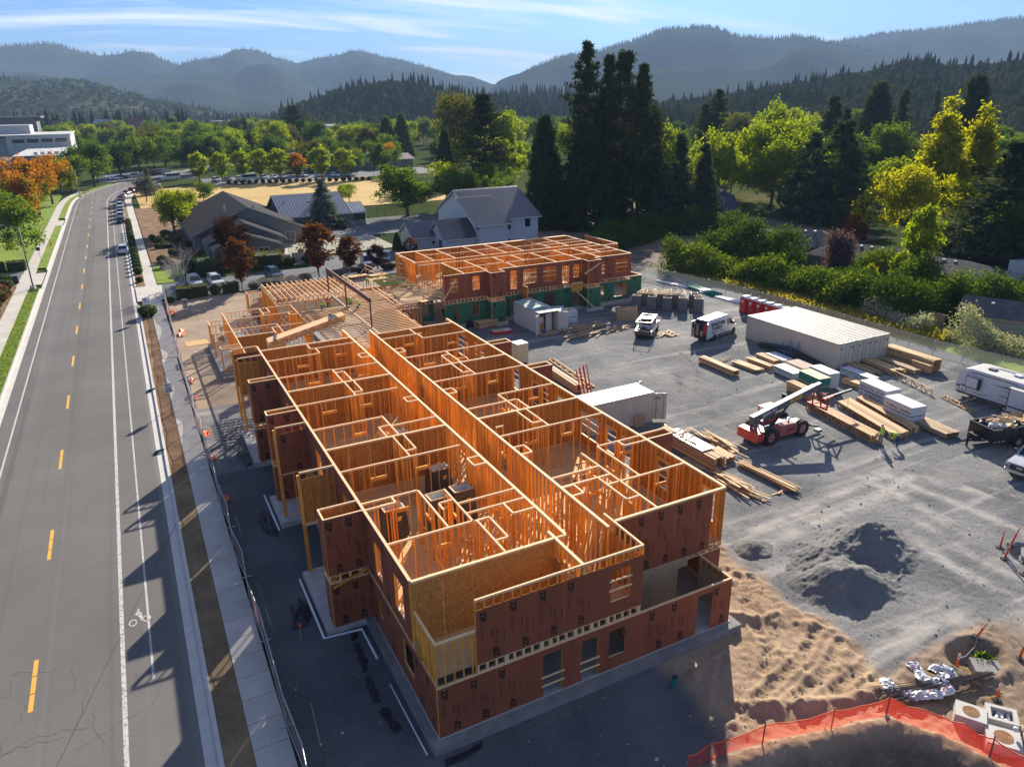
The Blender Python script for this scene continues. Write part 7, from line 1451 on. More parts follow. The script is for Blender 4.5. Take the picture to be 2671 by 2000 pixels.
for i, (x, y, sx, sy, r_, lab) in enumerate(((-3.0, 65.5, 2.4, 2.0, .05, 'pale square board lying on the dirt near the meter box'), (-2.4, 60, .7, .5, .3, 'small white scrap on the dirt left of the timber frame'), (-3.4, 61.8, .5, .3, 0, 'tiny pale scrap beside the square board'))): b = MB(); b.box(-sx/2, -sy/2, 0, sx/2, sy/2, .03, VW if i else OSBF); o = b.build('ground_board', None); o.location = (x, y, -.39); o.rotation_euler = (0, 0, r_); tag(o, lab, 'board')
sheet('dirt_yard', DIRT, [(-5.0, 44, -.1, 88.6), (-4.9, 44, 22, 38.9) if 0 else (-.1, 67, 24, 88.6)], -.395)
b = MB(); b.beam((-4.3, 4.1, -.4), (-4.3, 4.1, .5), .05, .05, RB, (1, 0, 0)); b.beam((-4.5, 1.3, -.4), (-4.5, 1.3, .7), .05, .05, RB, (1, 0, 0)); b.beam((-4.3, 4.1, .3), (-4.5, 1.3, .3), .03, .1, GREYW); tag(b.build('survey_stake'), 'two rusty stakes joined by a board inside the street fence', 'stake'); b = MB(); b.beam((-3.7, 9.2, -.4), (-3.6, 9.45, .35), .03, .03, GREYW, (1, 0, 0)); b.box(-3.66, 9.38, .33, -3.54, 9.5, .43, ORANGE); tag(b.build('survey_stake'), 'single survey stake with an orange tip on the shaded gravel', 'stake')
# ================================================================ houses
def stand_seam(b, p0, p1, p2, p3, m, ribm, pitch=.5, rib=True):
 """roof plane p0-p1 along the eave, p3-p2 along the ridge"""
 p = [Vector(v) for v in (p0, p1, p2, p3)]; n = (p[1]-p[0]).cross(p[3]-p[0]).normalized(); n = n if n.z > 0 else -n
 b.hexa([v for v in p]+[v+n*.06 for v in p], m)
 if rib:
  k = int((p[1]-p[0]).length/pitch)
  for i in range(k+1): a, e = p[0].lerp(p[1], i/k)+n*.075, p[3].lerp(p[2], i/k)+n*.075; b.beam(a, e, .05, .07, ribm, n)
def gable(th, x0, x1, y0, y1, ze, zr, axis, wallm, roofm, ribm, eave=.4, base=-.4, rib=True, trim=None, pitch=.5):
 """gabled block; axis 'x': ridge runs along x"""
 b = MB(); trim = trim or WHITE
 if axis == 'x':
  ym = (y0+y1)/2; P = [(x0, y0), (x1, y0), (x1, y1), (x0, y1)]
  b.faces([(x, y, base) for x, y in P]+[(x, y, ze) for x, y in P]+[(x0, ym, zr), (x1, ym, zr)], [(0, 1, 5, 4), (2, 3, 7, 6), (1, 2, 6, 9, 5), (3, 0, 4, 8, 7)], wallm); b.build('wall', th)
  s = (zr-ze)/(ym-y0); zo = ze-s*eave; b = MB()
  stand_seam(b, (x0-eave, y0-eave, zo), (x1+eave, y0-eave, zo), (x1+eave, ym, zr), (x0-eave, ym, zr), roofm, ribm, pitch, rib); stand_seam(b, (x1+eave, y1+eave, zo), (x0-eave, y1+eave, zo), (x0-eave, ym, zr), (x1+eave, ym, zr), roofm, ribm, pitch, rib); b.build('roof', th)
  b = MB()
  for x in (x0-eave-.02, x1+eave-.04): b.beam((x+.03, y0-eave, zo-.06), (x+.03, ym, zr-.06), .06, .2, trim); b.beam((x+.03, y1+eave, zo-.06), (x+.03, ym, zr-.06), .06, .2, trim)
  b.box(x0-eave, y0-eave-.05, zo-.14, x1+eave, y0-eave+.02, zo+.02, trim); b.box(x0-eave, y1+eave-.02, zo-.14, x1+eave, y1+eave+.05, zo+.02, trim); b.build('fascia', th)
 else:
  xm = (x0+x1)/2; P = [(x0, y0), (x1, y0), (x1, y1), (x0, y1)]
  b.faces([(x, y, base) for x, y in P]+[(x, y, ze) for x, y in P]+[(xm, y0, zr), (xm, y1, zr)], [(1, 2, 6, 5), (3, 0, 4, 7), (0, 1, 5, 8, 4), (2, 3, 7, 9, 6)], wallm); b.build('wall', th)
  s = (zr-ze)/(xm-x0); zo = ze-s*eave; b = MB()
  stand_seam(b, (x0-eave, y1+eave, zo), (x0-eave, y0-eave, zo), (xm, y0-eave, zr), (xm, y1+eave, zr), roofm, ribm, pitch, rib); stand_seam(b, (x1+eave, y0-eave, zo), (x1+eave, y1+eave, zo), (xm, y1+eave, zr), (xm, y0-eave, zr), roofm, ribm, pitch, rib); b.build('roof', th)
  b = MB()
  for y in (y0-eave-.02, y1+eave-.04): b.beam((x0-eave, y+.03, zo-.06), (xm, y+.03, zr-.06), .2, .06, trim, (0, 0, 1)); b.beam((x1+eave, y+.03, zo-.06), (xm, y+.03, zr-.06), .2, .06, trim, (0, 0, 1))
  b.build('fascia', th)
def win(th, x, y, z, wd, h, face, fm=WHITE, div=True):
 """window on a wall facing -y ('s') or -x ('w') or +y"""
 b = MB()
 if face == 's': b.box(x-wd/2-.08, y-.05, z-h/2-.08, x+wd/2+.08, y-.01, z+h/2+.08, fm); o = b.build('window', th); b = MB(); k = 2 if div else 1
 else: b.box(x-.05, y-wd/2-.08, z-h/2-.08, x-.01, y+wd/2+.08, z+h/2+.08, fm); o = b.build('window', th); b = MB(); k = 2 if div else 1
 for i in range(k):
  a, e = -wd/2+wd*i/k+.03, -wd/2+wd*(i+1)/k-.03
  b = MB()
  if face == 's': b.box(x+a, y-.06, z-h/2, x+e, y-.052, z+h/2, GLASS)
  else: b.box(x-.06, y+a, z-h/2, x-.052, y+e, z+h/2, GLASS)
  b.build('pane', o)
def siding(name, c, c2):
 mt, t, b_ = nodes_of(name); g = nd(t, 'ShaderNodeNewGeometry'); sp = nd(t, 'ShaderNodeSeparateXYZ'); lk(t, g.outputs['Position'], sp.inputs[0]); fr = mth(t, 'FRACT', mth(t, 'MULTIPLY', sp.outputs[2], 5.)); col = mixc(t, noise(t, posn(t), .7, 4), c, c2)
 lk(t, col, b_.inputs['Base Color']); bn = nd(t, 'ShaderNodeBump'); bn.inputs['Strength'].default_value = 1.; bn.inputs['Distance'].default_value = .04; lk(t, fr, bn.inputs['Height']); lk(t, bn.outputs[0], b_.inputs['Normal']); b_.inputs['Roughness'].default_value = .7; return mt
SIDW = siding('pale_siding', (.50, .52, .55), (.56, .58, .61)); SIDG = siding('grey_siding', (.15, .155, .15), (.19, .19, .18)); SIDB = siding('blue_siding', (.10, .125, .16), (.13, .155, .19)); SIDY = siding('cream_siding', (.40, .36, .26), (.46, .42, .31))
MROOF = mat('dark_metal_roof', (.13, .115, .115), (.17, .15, .15), scale=.4, rough=.35, metal=.3, spec=.5); MRIB = mat('metal_roof_rib', (.06, .055, .058), rough=.5); SHING = mat('dark_shingle', (.026, .025, .028), (.042, .04, .042), scale=1.4, rough=.9, spec=.03, bump=.4, bscale=6); SHIN2 = mat('grey_shingle', (.075, .07, .075), (.12, .115, .115), scale=1.2, rough=.9, spec=.03, bump=.5, bscale=7); GALV = mat('seam_roof_grey', (.30, .29, .285), (.37, .36, .35), scale=.3, rough=.35, metal=.4)
wh = thing('house', 'white two storey house with dark ribbed metal roofs behind the far wing', 'house')
gable(wh, 47.8, 60.2, 99.2, 117.6, 5.2, 9.6, 'x', SIDW, MROOF, MRIB, .5)
# lower continuation of the roof on the left part
b = MB(); s = (9.6-5.2)/9.2; y0 = 97.4; b.faces([(x, y, z) for x, y, z in ((47.7, y0+.5, -.4), (53.2, y0+.5, -.4), (53.2, 99.4, -.4), (47.7, 99.4, -.4), (47.7, y0+.5, 5.2-s*1.4), (53.2, y0+.5, 5.2-s*1.4), (53.2, 99.4, 5.2), (47.7, 99.4, 5.2))], [(0, 1, 5, 4), (1, 2, 6, 5), (3, 0, 4, 7)], SIDW); b.build('wall', wh)
b = MB(); stand_seam(b, (46.6, y0, 5.26-s*1.85), (53.7, y0, 5.26-s*1.85), (53.7, 106.0, 5.26+s*6.75), (46.6, 106., 5.26+s*6.75), MROOF, MRIB); b.build('roof', wh); b = MB(); b.beam((46.6, y0, 5.1-s*1.85), (46.6, 106., 5.1+s*6.75), .08, .25, WHITE); b.box(46.6, y0-.06, 5.1-s*1.85, 53.7, y0, 5.28-s*1.85, WHITE); b.build('fascia', wh)
gable(wh, 41.6, 47.7, 99.6, 106.4, 2.5, 5.2, 'x', SIDW, MROOF, MRIB, .45); gable(wh, 37.6, 42.5, 104.2, 111.2, 2.5, 4.5, 'x', SIDW, MROOF, MRIB, .5)
for x, z, wd, h in ((53.9, 3.9, 1.3, 1.7), (58.0, 4.0, 1.2, 1.6), (53.9, .6, 1.2, 1.3)): win(wh, x, 99.2, z, wd, h, 's', div=x < 55)
win(wh, 47.7, 98.9, 4.0, 1.6, .7, 'w'); win(wh, 37.6, 107.6, 1.2, 1.6, 1.6, 'w'); win(wh, 41.6, 101.5, 1.1, 1.6, 1.7, 'w'); b = MB(); b.box(41.0, 104.16, .9, 41.5, 104.19, 1.4, BLACK); b.build('vent', wh)
gr = thing('community_building', 'low grey building with dark shingle gables and a ribbed metal roofed wing', 'building')
gable(gr, 3.0, 23.0, 128.0, 160.0, 2.6, 7.0, 'y', SIDG, SHING, SHING, .7, rib=False); gable(gr, 4.4, 17.4, 118.0, 129.0, 2.4, 5.4, 'y', SIDG, SHING, SHING, .6, rib=False); gable(gr, 4.8, 15.6, 112.6, 118.5, 2.2, 4.2, 'y', SIDG, SHING, SHING, .5, rib=False)
gable(gr, 22.5, 36.5, 143.6, 160.5, 2.6, 6.2, 'x', SIDG, GALV, MRIB, .6, pitch=.62); gable(gr, 36.5, 40.6, 144.0, 153.5, 2.4, 4.0, 'x', SIDG, GALV, MRIB, .4, pitch=.62)
for x, y, z in ((12.9, 112.6, .9), (9.8, 112.6, .9), (20.6, 128.0, .9), (27.3, 143.6, .9), (29.0, 143.6, .9), (33.6, 143.6, .9)): win(gr, x, y, z, 1.7, 1.5, 's')
b = MB(); b.box(30.4, 148.0, 4.2, 31.2, 148.8, 6.2, GALV); b.build('chimney', gr); b = MB(); b.box(32.6, 150.5, 5, 33.3, 151.2, 7.1, WHITE); b.build('chimney', gr)
for x, y, z in ((9, 121, 4.4), (9.8, 134, 6.2), (14.8, 131, 6.4), (24, 149, 4.6)): b = MB(); b.cyl((x, y, z-.6), (x, y, z+.7), .18, 8, STEEL); b.build('roof_vent', gr)
b = MB(); b.box(38., 143.9, -.4, 40.4, 144.5, 2.2, BLACK); b.build('porch', gr)
b = MB(); RAMP = mat('white_rail', (.6, .6, .6), rough=.5)
for k in range(7): b.beam((36.5+.6*k, 141+.2*k, -.4), (36.5+.6*k, 141+.2*k, .7), .05, .05, RAMP, (1, 0, 0))
b.beam((36.5, 141, .7), (40.1, 142.2, .7), .05, .06, RAMP); b.beam((36.5, 141, .2), (40.1, 142.2, .2), .05, .06, RAMP); b.build('ramp_rail', gr)
b = MB(); b.box(16.2, 105.6, -.4, 20.6, 105.9, 1.5, mat('pinkish_wall', (.32, .27, .26), (.37, .31, .29), rough=.9)); b.box(3, 106.8, -.4, 16.2, 107.1, 1.1, MATS['pinkish_wall']); tag(b.build('garden_wall'), 'low pinkish garden wall behind the hedges', 'garden wall')
bb_ = thing('barn_house', 'dark blue house with a black barn roof among the trees', 'house', (110.5, 105.5, -.4), R(-28))
b = MB(); prof = [(-3.6, 0), (3.6, 0), (3.6, 2.6), (2.5, 5.0), (0, 6.3), (-2.5, 5.0), (-3.6, 2.6)]; n = len(prof); D_ = 11
b.faces([(x, 0, z) for x, z in prof]+[(x, D_, z) for x, z in prof], [tuple(range(n)), tuple(range(n, 2*n))[::-1], (0, 6, 13, 7), (1, 8, 9, 2)], SIDB); b.build('wall', bb_)
b = MB()
for i, mm in ((2, SHING), (3, SHIN2), (4, SHIN2), (5, SHING)): a, e = prof[i], prof[i+1]; a, e = ((a[0]*1.06, a[1]), (e[0]*1.02, e[1]+.05)) if i in (2, 3) else ((a[0]*1.02, a[1]+.05), (e[0]*1.06, e[1])); b.hexa([(a[0], -.4, a[1]), (e[0], -.4, e[1]), (e[0], D_+.4, e[1]), (a[0], D_+.4, a[1]), (a[0], -.4, a[1]+.14), (e[0], -.4, e[1]+.14), (e[0], D_+.4, e[1]+.14), (a[0], D_+.4, a[1]+.14)], mm)
b.build('roof', bb_); b = MB()
for a, e in zip(prof[2:], prof[3:]): b.beam((a[0]*1.03, -.42, a[1]), (e[0]*1.03, -.42, e[1]+.02), .06, .2, WHITE, (0, 1, 0))
b.build('fascia', bb_); win(bb_, -.3, 0, 4.0, 1.3, 1.3, 's'); win(bb_, 2.2, 0, 1.2, 1.4, 1.4, 's'); win(bb_, -2.6, 0, 1.2, 1.2, 1.2, 's')
b = MB()
for k in range(5): b.box(3.62, 1.+1.8*k, 0.4, 3.66, 2.4+1.8*k, 2.2, GLASS)
b.build('window', bb_)
def hip(label, cx_, cy_, rot, L, W, ze, zr, wallm=SIDG, roofm=SHIN2, cat='house', name='house'):
 t = thing(name, label, cat, (cx_, cy_, -.4), rot); b = MB(); b.box(-L/2+.5, -W/2+.5, 0, L/2-.5, W/2-.5, ze+.1, wallm); b.build('wall', t)
 b = MB(); k = W/2; r0, r1 = -L/2+k*.8, L/2-k*.8; b.faces([(-L/2, -W/2, ze), (L/2, -W/2, ze), (L/2, W/2, ze), (-L/2, W/2, ze), (r0, 0, zr), (r1, 0, zr)], [(0, 1, 5, 4), (1, 2, 5), (2, 3, 4, 5), (3, 0, 4), (0, 3, 2, 1)], roofm); b.build('roof', t)
 for x in (-1.5, 0, 1.5): b = MB(); b.box(x, -.9, zr-.5, x+.4, -.5, zr-.1, DWHITE); b.build('roof_vent', t)
 return t
hip('grey shingled house roof with white vents behind the vine hedge', 92.5, 66.0, R(-52), 13, 10, 2.4, 4.6)
hip('long grey shingled roof half hidden behind the purple-leaved tree', 92, 52.5, R(-70), 17, 9, 2.3, 4.0); hip('dark grey ribbed roof right of the purple-leaved tree', 93, 41.5, R(-80), 14, 10, 2.2, 3.8)
sh = thing('shed', 'cream shed with grey shingle roof at the right edge behind the wire fence', 'shed', (76.2, 22.6, -.4), R(-66)); gable(sh, -4.2, 3.2, -1.0, 4.2, 2.3, 3.6, 'x', SIDY, SHIN2, SHIN2, .45, base=0, rib=False, trim=GREYW); b = MB(); b.box(-1.8, .6, 2.9, -1.5, .9, 3.35, DWHITE); b.build('roof_vent', sh)
b = MB();
for k in range(16): b.box(.0, k*.28, 0, .05, k*.28+.26, 1.8, GREYW)
o = b.build('board_fence'); o.location = (72.5, 27.2, -.4); o.rotation_euler = (0, 0, R(-5)); tag(o, 'weathered board fence beside the cream shed', 'fence')
t = thing('motorhome', 'white motorhome roof showing at the right edge behind the dark tree', 'motorhome', (103, 34.5, -.4), R(-20)); b = MB(); b.box(-1.4, -3.5, .5, 1.4, 3.5, 3.0, PW); b.build('body', t); b = MB(); b.box(-.6, -2, 3.0, .4, -.4, 3.1, GLASS); b.build('roof_window', t)
b = MB(); b.box(93.3, 32, -.4, 94.3, 33, .9, mat('green_bin', (.02, .09, .06), rough=.5)); tag(b.build('wheelie_bin'), 'dark green bin near the motorhome', 'bin')
# far buildings
OFFW = mat('office_concrete', (.36, .35, .34), (.42, .41, .40), scale=.4, rough=.85); OFFD = mat('office_dark', (.11, .115, .125), rough=.7)
t = thing('office_building', 'long grey office building with dark strip windows at the left edge', 'office building', (0, 0, -.4))
def blk(par, nm, a, m): b = MB(); b.box(*a, m); return b.build(nm, par)
blk(t, 'wall', (-46, 366, 0, -20, 452, 7.2), OFFD); blk(t, 'roof', (-45.7, 366.3, 7.21, -20.3, 452, 7.4), DWHITE); blk(t, 'wing', (-120, 345, 0, -46.2, 452, 4.2), OFFD)
up_ = blk(t, 'upper_storey', (-55, 452.2, 0, -26, 520, 13.4), OFFW); blk(t, 'upper_storey', (-150, 458, 0, -55.2, 520, 12.6), OFFW); blk(t, 'roof', (-150, 451.6, 13.41, -25.4, 520, 13.9), DWHITE)
for k in range(4): o = blk(t, 'window', (-52.2+6.4*k, 452.0, 9.9, -46.9+6.4*k, 452.19, 11.8), GLASS); blk(o, 'sill', (-52.4+6.4*k, 451.8, 9.5, -46.7+6.4*k, 452.0, 9.85), DWHITE)
blk(t, 'plant_room', (-80, 475, 13.91, -45, 500, 18.4), OFFW); blk(t, 'plant_room', (-130, 530, 0, -45, 560, 21.5), OFFD); blk(t, 'canopy', (-130, 528, 21.6, -42, 562, 22.6), OFFD)
for k in range(6): blk(t, 'roof_unit', (-38+2.6*k, 372, 7.4, -36.4+2.6*k, 374, 8.6), DWHITE)
blk(t, 'roof_unit', (-24, 378, 7.4, -18, 384, 9.6), OFFW)
BRROOF = mat('brown_shingle', (.13, .095, .08), (.18, .135, .115), scale=.6, rough=.9); RDROOF = mat('maroon_metal_roof', (.14, .03, .04), (.19, .05, .06), rough=.5)
cl = thing('clinic_building', 'long low brown roofed building behind the row of small trees', 'building'); gable(cl, 62, 108, 296, 312, 3.2, 5.0, 'x', SIDG, BRROOF, BRROOF, .8, rib=False); gable(cl, 74, 83, 289, 299, 3.6, 7.4, 'x', SIDG, BRROOF, BRROOF, .8, rib=False); blk(cl, 'flat_roof', (60, 300, 5.1, 104, 308, 6.), DWHITE)
for k in range(7): win(cl, 64+6*k, 296, 1.4, 2.4, 1.5, 's')
for lab, x, y, L, W, ze, zr, m in (('far house with a purple-brown gable roof among the trees', 22, 470, 20, 14, 4, 9, BRROOF), ('far house with a dark maroon roof among the left trees', 2, 430, 16, 14, 4, 9.5, RDROOF), ('far pale-roofed house right of the maroon roof', 40, 500, 18, 14, 4, 8, GALV)): t = thing('house', lab, 'house', (x, y, -.4), R(15)); gable(t, -L/2, L/2, -W/2, W/2, ze, zr, 'x', SIDW, m, MRIB, .6, base=0, rib=False)
for lab, x, y, m in (('distant church-like steep maroon roof left of the pale gable', -38, 640, RDROOF), ('distant steep pale gable between two maroon roofs', -10, 650, GALV), ('distant steep maroon roof right of the pale gable', 14, 660, RDROOF)): t = thing('house', lab, 'house', (x, y, -.4), R(35)); gable(t, -9, 9, -8, 8, 8, 19, 'y', OFFW, m, MRIB, .8, base=0, rib=False)
gw_ = 'distant flat roofed town buildings'
for i in range(34):
 x, y = ((random.uniform(120, 520), random.uniform(640, 1150)) if i < 26 else (random.uniform(-90, 20), random.uniform(690, 900))); t = thing('town_building', 'distant flat roofed building of the valley town, half hidden by trees', 'building', (x, y, -.5), random.uniform(0, 1.5), gw_); a, c_, h_ = random.uniform(14, 34), random.uniform(10, 20), random.uniform(6, 11)
 b = MB(); b.box(-a/2, -c_/2, 0, a/2, c_/2, h_, random.choice((OFFW, SIDW, SIDG, DWHITE))); b.build('wall', t); b = MB(); b.box(-a/2-.4, -c_/2-.4, h_, a/2+.4, c_/2+.4, h_+.7, random.choice((DWHITE, DWHITE, BRROOF, OFFW))); b.build('roof', t); b = MB(); b.box(-a/2+1, -c_/2-.1, h_*.4, a/2-1, -c_/2-.02, h_*.6, GLASS); b.build('window', t)
t = thing('apartment_block', 'distant pale apartment building with gables at the foot of the wooded knoll', 'building', (330, 800, -.4), R(-20))
for k in range(3): gable(t, -30+22*k, -12+22*k, -8, 8, 14+2*(k == 1), 20+2*(k == 1), 'y', SIDW, SHIN2, MRIB, .8, base=0, rib=False); [win(t, -21+22*k+dx, -8, z, 3, 2.4, 's') for dx in (-4, 4) for z in (3, 7, 11)]
t = thing('radio_mast', 'thin red and white radio mast far in the valley', 'mast', (100, 1560, 0)); b = MB()
for k in range(6): b.tube([(-1.8+0, 0, 10*k), (-1.8, 0, 10*k+10)], [1.1-.14*k, .96-.14*k], 5, (MATS['red_bin'], MATS['red_bin'])[k % 2])
b.build('tower', t)
# ================================================================ vegetation
BARK = mat('bark', (.055, .042, .032), (.10, .078, .06), scale=6, rough=.95, st=(1, 1, .3)); BARKP = mat('pine_bark', (.075, .05, .038), (.12, .08, .06), scale=5, rough=.95, st=(1, 1, .3)); BARE = mat('bare_pale_bark', (.42, .38, .34), (.55, .5, .46), scale=4, rough=.9)
F_YG = foliage('yellow_green_leaves', (.12, .17, .013), (.24, .285, .02), .52); F_BY = foliage('bright_yellow_leaves', (.19, .20, .008), (.31, .30, .012), .55); F_G = foliage('green_leaves', (.055, .105, .018), (.12, .18, .03), .48); F_DG = foliage('deep_green_leaves', (.035, .072, .017), (.07, .115, .026), .42)
F_PINE = foliage('pine_needles', (.028, .046, .022), (.058, .078, .036), .2); F_CYP = foliage('cypress_needles', (.018, .042, .017), (.042, .075, .03), .25); F_DK = foliage('dark_conifer_needles', (.032, .050, .028), (.066, .09, .05), .25); F_CED = foliage('cedar_needles', (.038, .064, .036), (.08, .112, .064), .25); F_BLUE = foliage('blue_spruce_needles', (.085, .105, .10), (.15, .175, .165), .25)
F_OR = foliage('turning_leaves', (.085, .11, .012), (.15, .16, .018), .48, (.36, .14, .015)); F_PUR = foliage('purple_leaves', (.022, .010, .010), (.05, .02, .016), .3); F_MAR = foliage('brown_red_leaves', (.07, .026, .012), (.14, .055, .022), .4); F_OLV = foliage('olive_leaves', (.06, .07, .018), (.12, .115, .03), .42); F_RED = foliage('red_leaves', (.16, .03, .02), (.25, .06, .03), .4)
F_VINE = foliage('vine_leaves', (.035, .075, .010), (.15, .20, .03), .42); F_VAR = foliage('silvery_leaves', (.20, .22, .15), (.42, .43, .34), .35); F_HEDGE = foliage('hedge_leaves', (.035, .075, .012), (.07, .12, .02), .35); F_HY = foliage('yellowish_hedge_leaves', (.10, .12, .015), (.20, .17, .025), .4); F_HO = foliage('rusty_hedge_leaves', (.16, .06, .015), (.26, .10, .025), .4); F_PUR2 = foliage('dusky_purple_leaves', (.07, .04, .06), (.16, .10, .13), .35); F_GRASS = foliage('dry_grass_blades', (.22, .20, .03), (.36, .30, .07), .45)
def leaf_mesh(name, C_, size, m, elong=1.0, up=.0, rnd=None, flat=0., dirs=None, seed=0):
 """one small leaf-shaped quad per row of C_"""
 rr = np.random.default_rng(seed); n = len(C_); C_ = np.asarray(C_, float)
 d = rr.normal(size=(n, 3)) if dirs is None else dirs+rr.normal(size=(n, 3))*.45
 d[:, 2] = d[:, 2]*(1-flat)+up; d /= np.linalg.norm(d, axis=1)[:, None]+1e-9
 e = np.cross(d, rr.normal(size=(n, 3))); e /= np.linalg.norm(e, axis=1)[:, None]+1e-9
 s = size*(.65+.7*rr.random(n))[:, None]; a = d*s*elong; b_ = e*s*.55
 V = np.stack([C_-a*.5, C_+b_*.5, C_+a*.5, C_-b_*.5], 1).reshape(-1, 3)
 me = bpy.data.meshes.new(name); me.vertices.add(4*n); me.vertices.foreach_set('co', V.reshape(-1)); me.loops.add(4*n); me.loops.foreach_set('vertex_index', np.arange(4*n, dtype=np.int32)); me.polygons.add(n); me.polygons.foreach_set('loop_start', np.arange(0, 4*n, 4, dtype=np.int32))
 me.update(calc_edges=True); at = me.attributes.new('rnd', 'FLOAT', 'FACE'); rv = rr.random(n) if rnd is None else rnd
 at.data.foreach_set('value', np.clip(rv, 0, .999).astype(np.float32)*.85); me.materials.append(m); return me
def clumps(P, k, sd, seed):
 rr = np.random.default_rng(seed); P = np.asarray(P); q = np.repeat(P, k, 0); q = q+rr.normal(size=q.shape)*sd; r_ = np.repeat(rr.random(len(P)), k)*.6+rr.random(len(q))*.4; return q, r_
def trunk_mesh(h, r, limbs, m, seed, lean=.02, top=.25):
 rr = np.random.default_rng(seed); b = MB(); n = 7; pts = [Vector((lean*h*math.sin(i*1.3), lean*h*math.cos(i*1.7)-lean*h, h*i/n)) for i in range(n+1)]; b.tube(pts, [r*(1-(1-top)*i/n) for i in range(n+1)], 8, m)
 for (z, L, a, up_, rr0) in limbs: p = Vector((0, 0, z)); q = p+Vector((math.cos(a)*L*.55, math.sin(a)*L*.55, up_*L*.5)); e = p+Vector((math.cos(a)*L, math.sin(a)*L, up_*L)); b.tube([p, q, e], [rr0, rr0*.6, rr0*.2], 6, m)
 return b.mesh('trunk', True)
TREES = {}
def tree_proto(key, kind, m, seed, n=70, k=36, sz=.3, bm=BARK):
 """unit tree: height 1 (crown radius given by kind), scaled per copy"""
 rr = np.random.default_rng(seed); P = []; limbs = []; sd = .05; el = 1.2; up = 0; dirs = None
 if kind in ('round', 'oval', 'broad'):
  rx, cz, rz = {'round': (.40, .60, .40), 'oval': (.30, .58, .44), 'broad': (.52, .62, .36)}[kind]
  lob = [(rr.normal(0, .45*rx), rr.normal(0, .45*rx), cz+rr.uniform(-.6, .62)*rz, rr.uniform(.45, .75)*rx) for _ in range(9)]+[(0, 0, cz, rx*.8)]
  for _ in range(n):
   l = lob[rr.integers(len(lob))]; v = rr.normal(size=3); v /= np.linalg.norm(v); v[2] *= .9; q = np.array(l[:3])+v*l[3]*rr.uniform(.6, 1.0); q[2] = min(max(q[2], .14), .98); P.append(q)
  limbs = [(rr.uniform(.2, .5), rr.uniform(.2, .34), rr.uniform(0, 6.3), rr.uniform(.5, 1.1), .014) for _ in range(8)]; sd = .042; th_, tr_, tp_ = .75, .026, .3
 elif kind == 'young':
  for _ in range(n): z = rr.uniform(.28, 1.0); r_ = .30*math.sin(math.pi*min(1, (1.03-z)/.78)**.8)*rr.uniform(.4, 1); a = rr.uniform(0, 6.3); P.append((r_*math.cos(a), r_*math.sin(a), z))
  limbs = [(rr.uniform(.25, .6), .24, rr.uniform(0, 6.3), 1.2, .010) for _ in range(7)]; th_, tr_, tp_ = .8, .022, .3; sd = .04
 elif kind == 'poplar':
  tips = [(lambda z, a: (.25*(1.04-z)*math.cos(a), .25*(1.04-z)*math.sin(a), z))(rr.uniform(.3, .97), rr.uniform(0, 6.3)) for _ in range(24)]+[(0, 0, 1.0)]
  for _ in range(n): t_ = tips[rr.integers(len(tips))]; f = rr.uniform(.12, 1.)**.7; w_ = .035*(1-f)**.5+.010; P.append((t_[0]*(.4+1.3*f*(1-f)+f*.6)+rr.normal(0, w_), t_[1]*(.4+1.3*f*(1-f)+f*.6)+rr.normal(0, w_), .1+(t_[2]-.1)*f))
  limbs = [(rr.uniform(.1, .4), .08, rr.uniform(0, 6.3), 2.6, .012) for _ in range(9)]; sd = .024; th_, tr_, tp_ = .85, .02, .2
 elif kind == 'pine':
  zs = np.linspace(.28, .99, 34); D = []
  for i, z in enumerate(zs):
   L = .15*min(1., (1.01-z)/.40)**.75*(.55+.45*min(1, (z-.2)/.25))*rr.uniform(.4, 1.3); L = max(L, .012); z += rr.normal(0, .006)
   for j in range(rr.integers(4, 7)):
    a = rr.uniform(0, 6.3); lift = .25+.5*(z-.3); limbs.append((z-.02, L*rr.uniform(.7, 1.05), a, lift, .0026))
    for f in (.45, .7, .88, 1.0):
     l_ = limbs[-1]; P.append((math.cos(a)*l_[1]*f+rr.normal(0, .008), math.sin(a)*l_[1]*f+rr.normal(0, .008), z-.02+lift*l_[1]*f+.006))
  sd = .010; el = 2.0; up = .5; th_, tr_, tp_ = .98, .014, .12
 elif kind == 'cone':       # dense pointed conifer
  for _ in range(n): z = rr.uniform(.02, 1)**1.15; r_ = .21*((1-z)**.72)*(.86+.28*rr.random())*(1 if rr.random() < .8 else .6)+.005; a = rr.uniform(0, 6.3); P.append((r_*math.cos(a)*(1+.15*math.sin(3*a+seed)), r_*math.sin(a), z*.98))
  sd = .021; el = 1.6; up = .6; th_, tr_, tp_ = .6, .02, .3
 elif kind == 'spruce':
  for i, z in enumerate(np.linspace(.06, .97, 26)):
   R_ = .22*(1-z)**.85+.012
   for j in range(max(4, int(15*(1-z)))):
    a = rr.uniform(0, 6.3); L = R_*rr.uniform(.7, 1.1)
    for f in (.4, .7, 1.): P.append((math.cos(a)*L*f, math.sin(a)*L*f, z-.10*L*f+rr.normal(0, .006)))
    if j % 3 == 0: limbs.append((z, L, a, -.08, .003))
  sd = .014; el = 1.7; th_, tr_, tp_ = .95, .014, .1
 elif kind == 'cedar':      # layered wide tiers drooping at the tips
  for i, z in enumerate(np.linspace(.08, .95, 15)):
   R_ = .42*(1-z)**.8+.02
   for j in range(max(5, int(17*(1-z)+3))):
    a = rr.uniform(0, 6.3); L = R_*rr.uniform(.7, 1.12); limbs.append((z, L, a, .05, .005))
    for f in np.linspace(.25, 1., 7): w_ = .05*L*(1-f)+.012; P.append((math.cos(a)*L*f+rr.normal(0, w_), math.sin(a)*L*f+rr.normal(0, w_), z+.06*L*f-.16*L*f*f+rr.normal(0, .003)))
  sd = .014; el = 1.7; th_, tr_, tp_ = .96, .02, .1
 elif kind == 'bush':
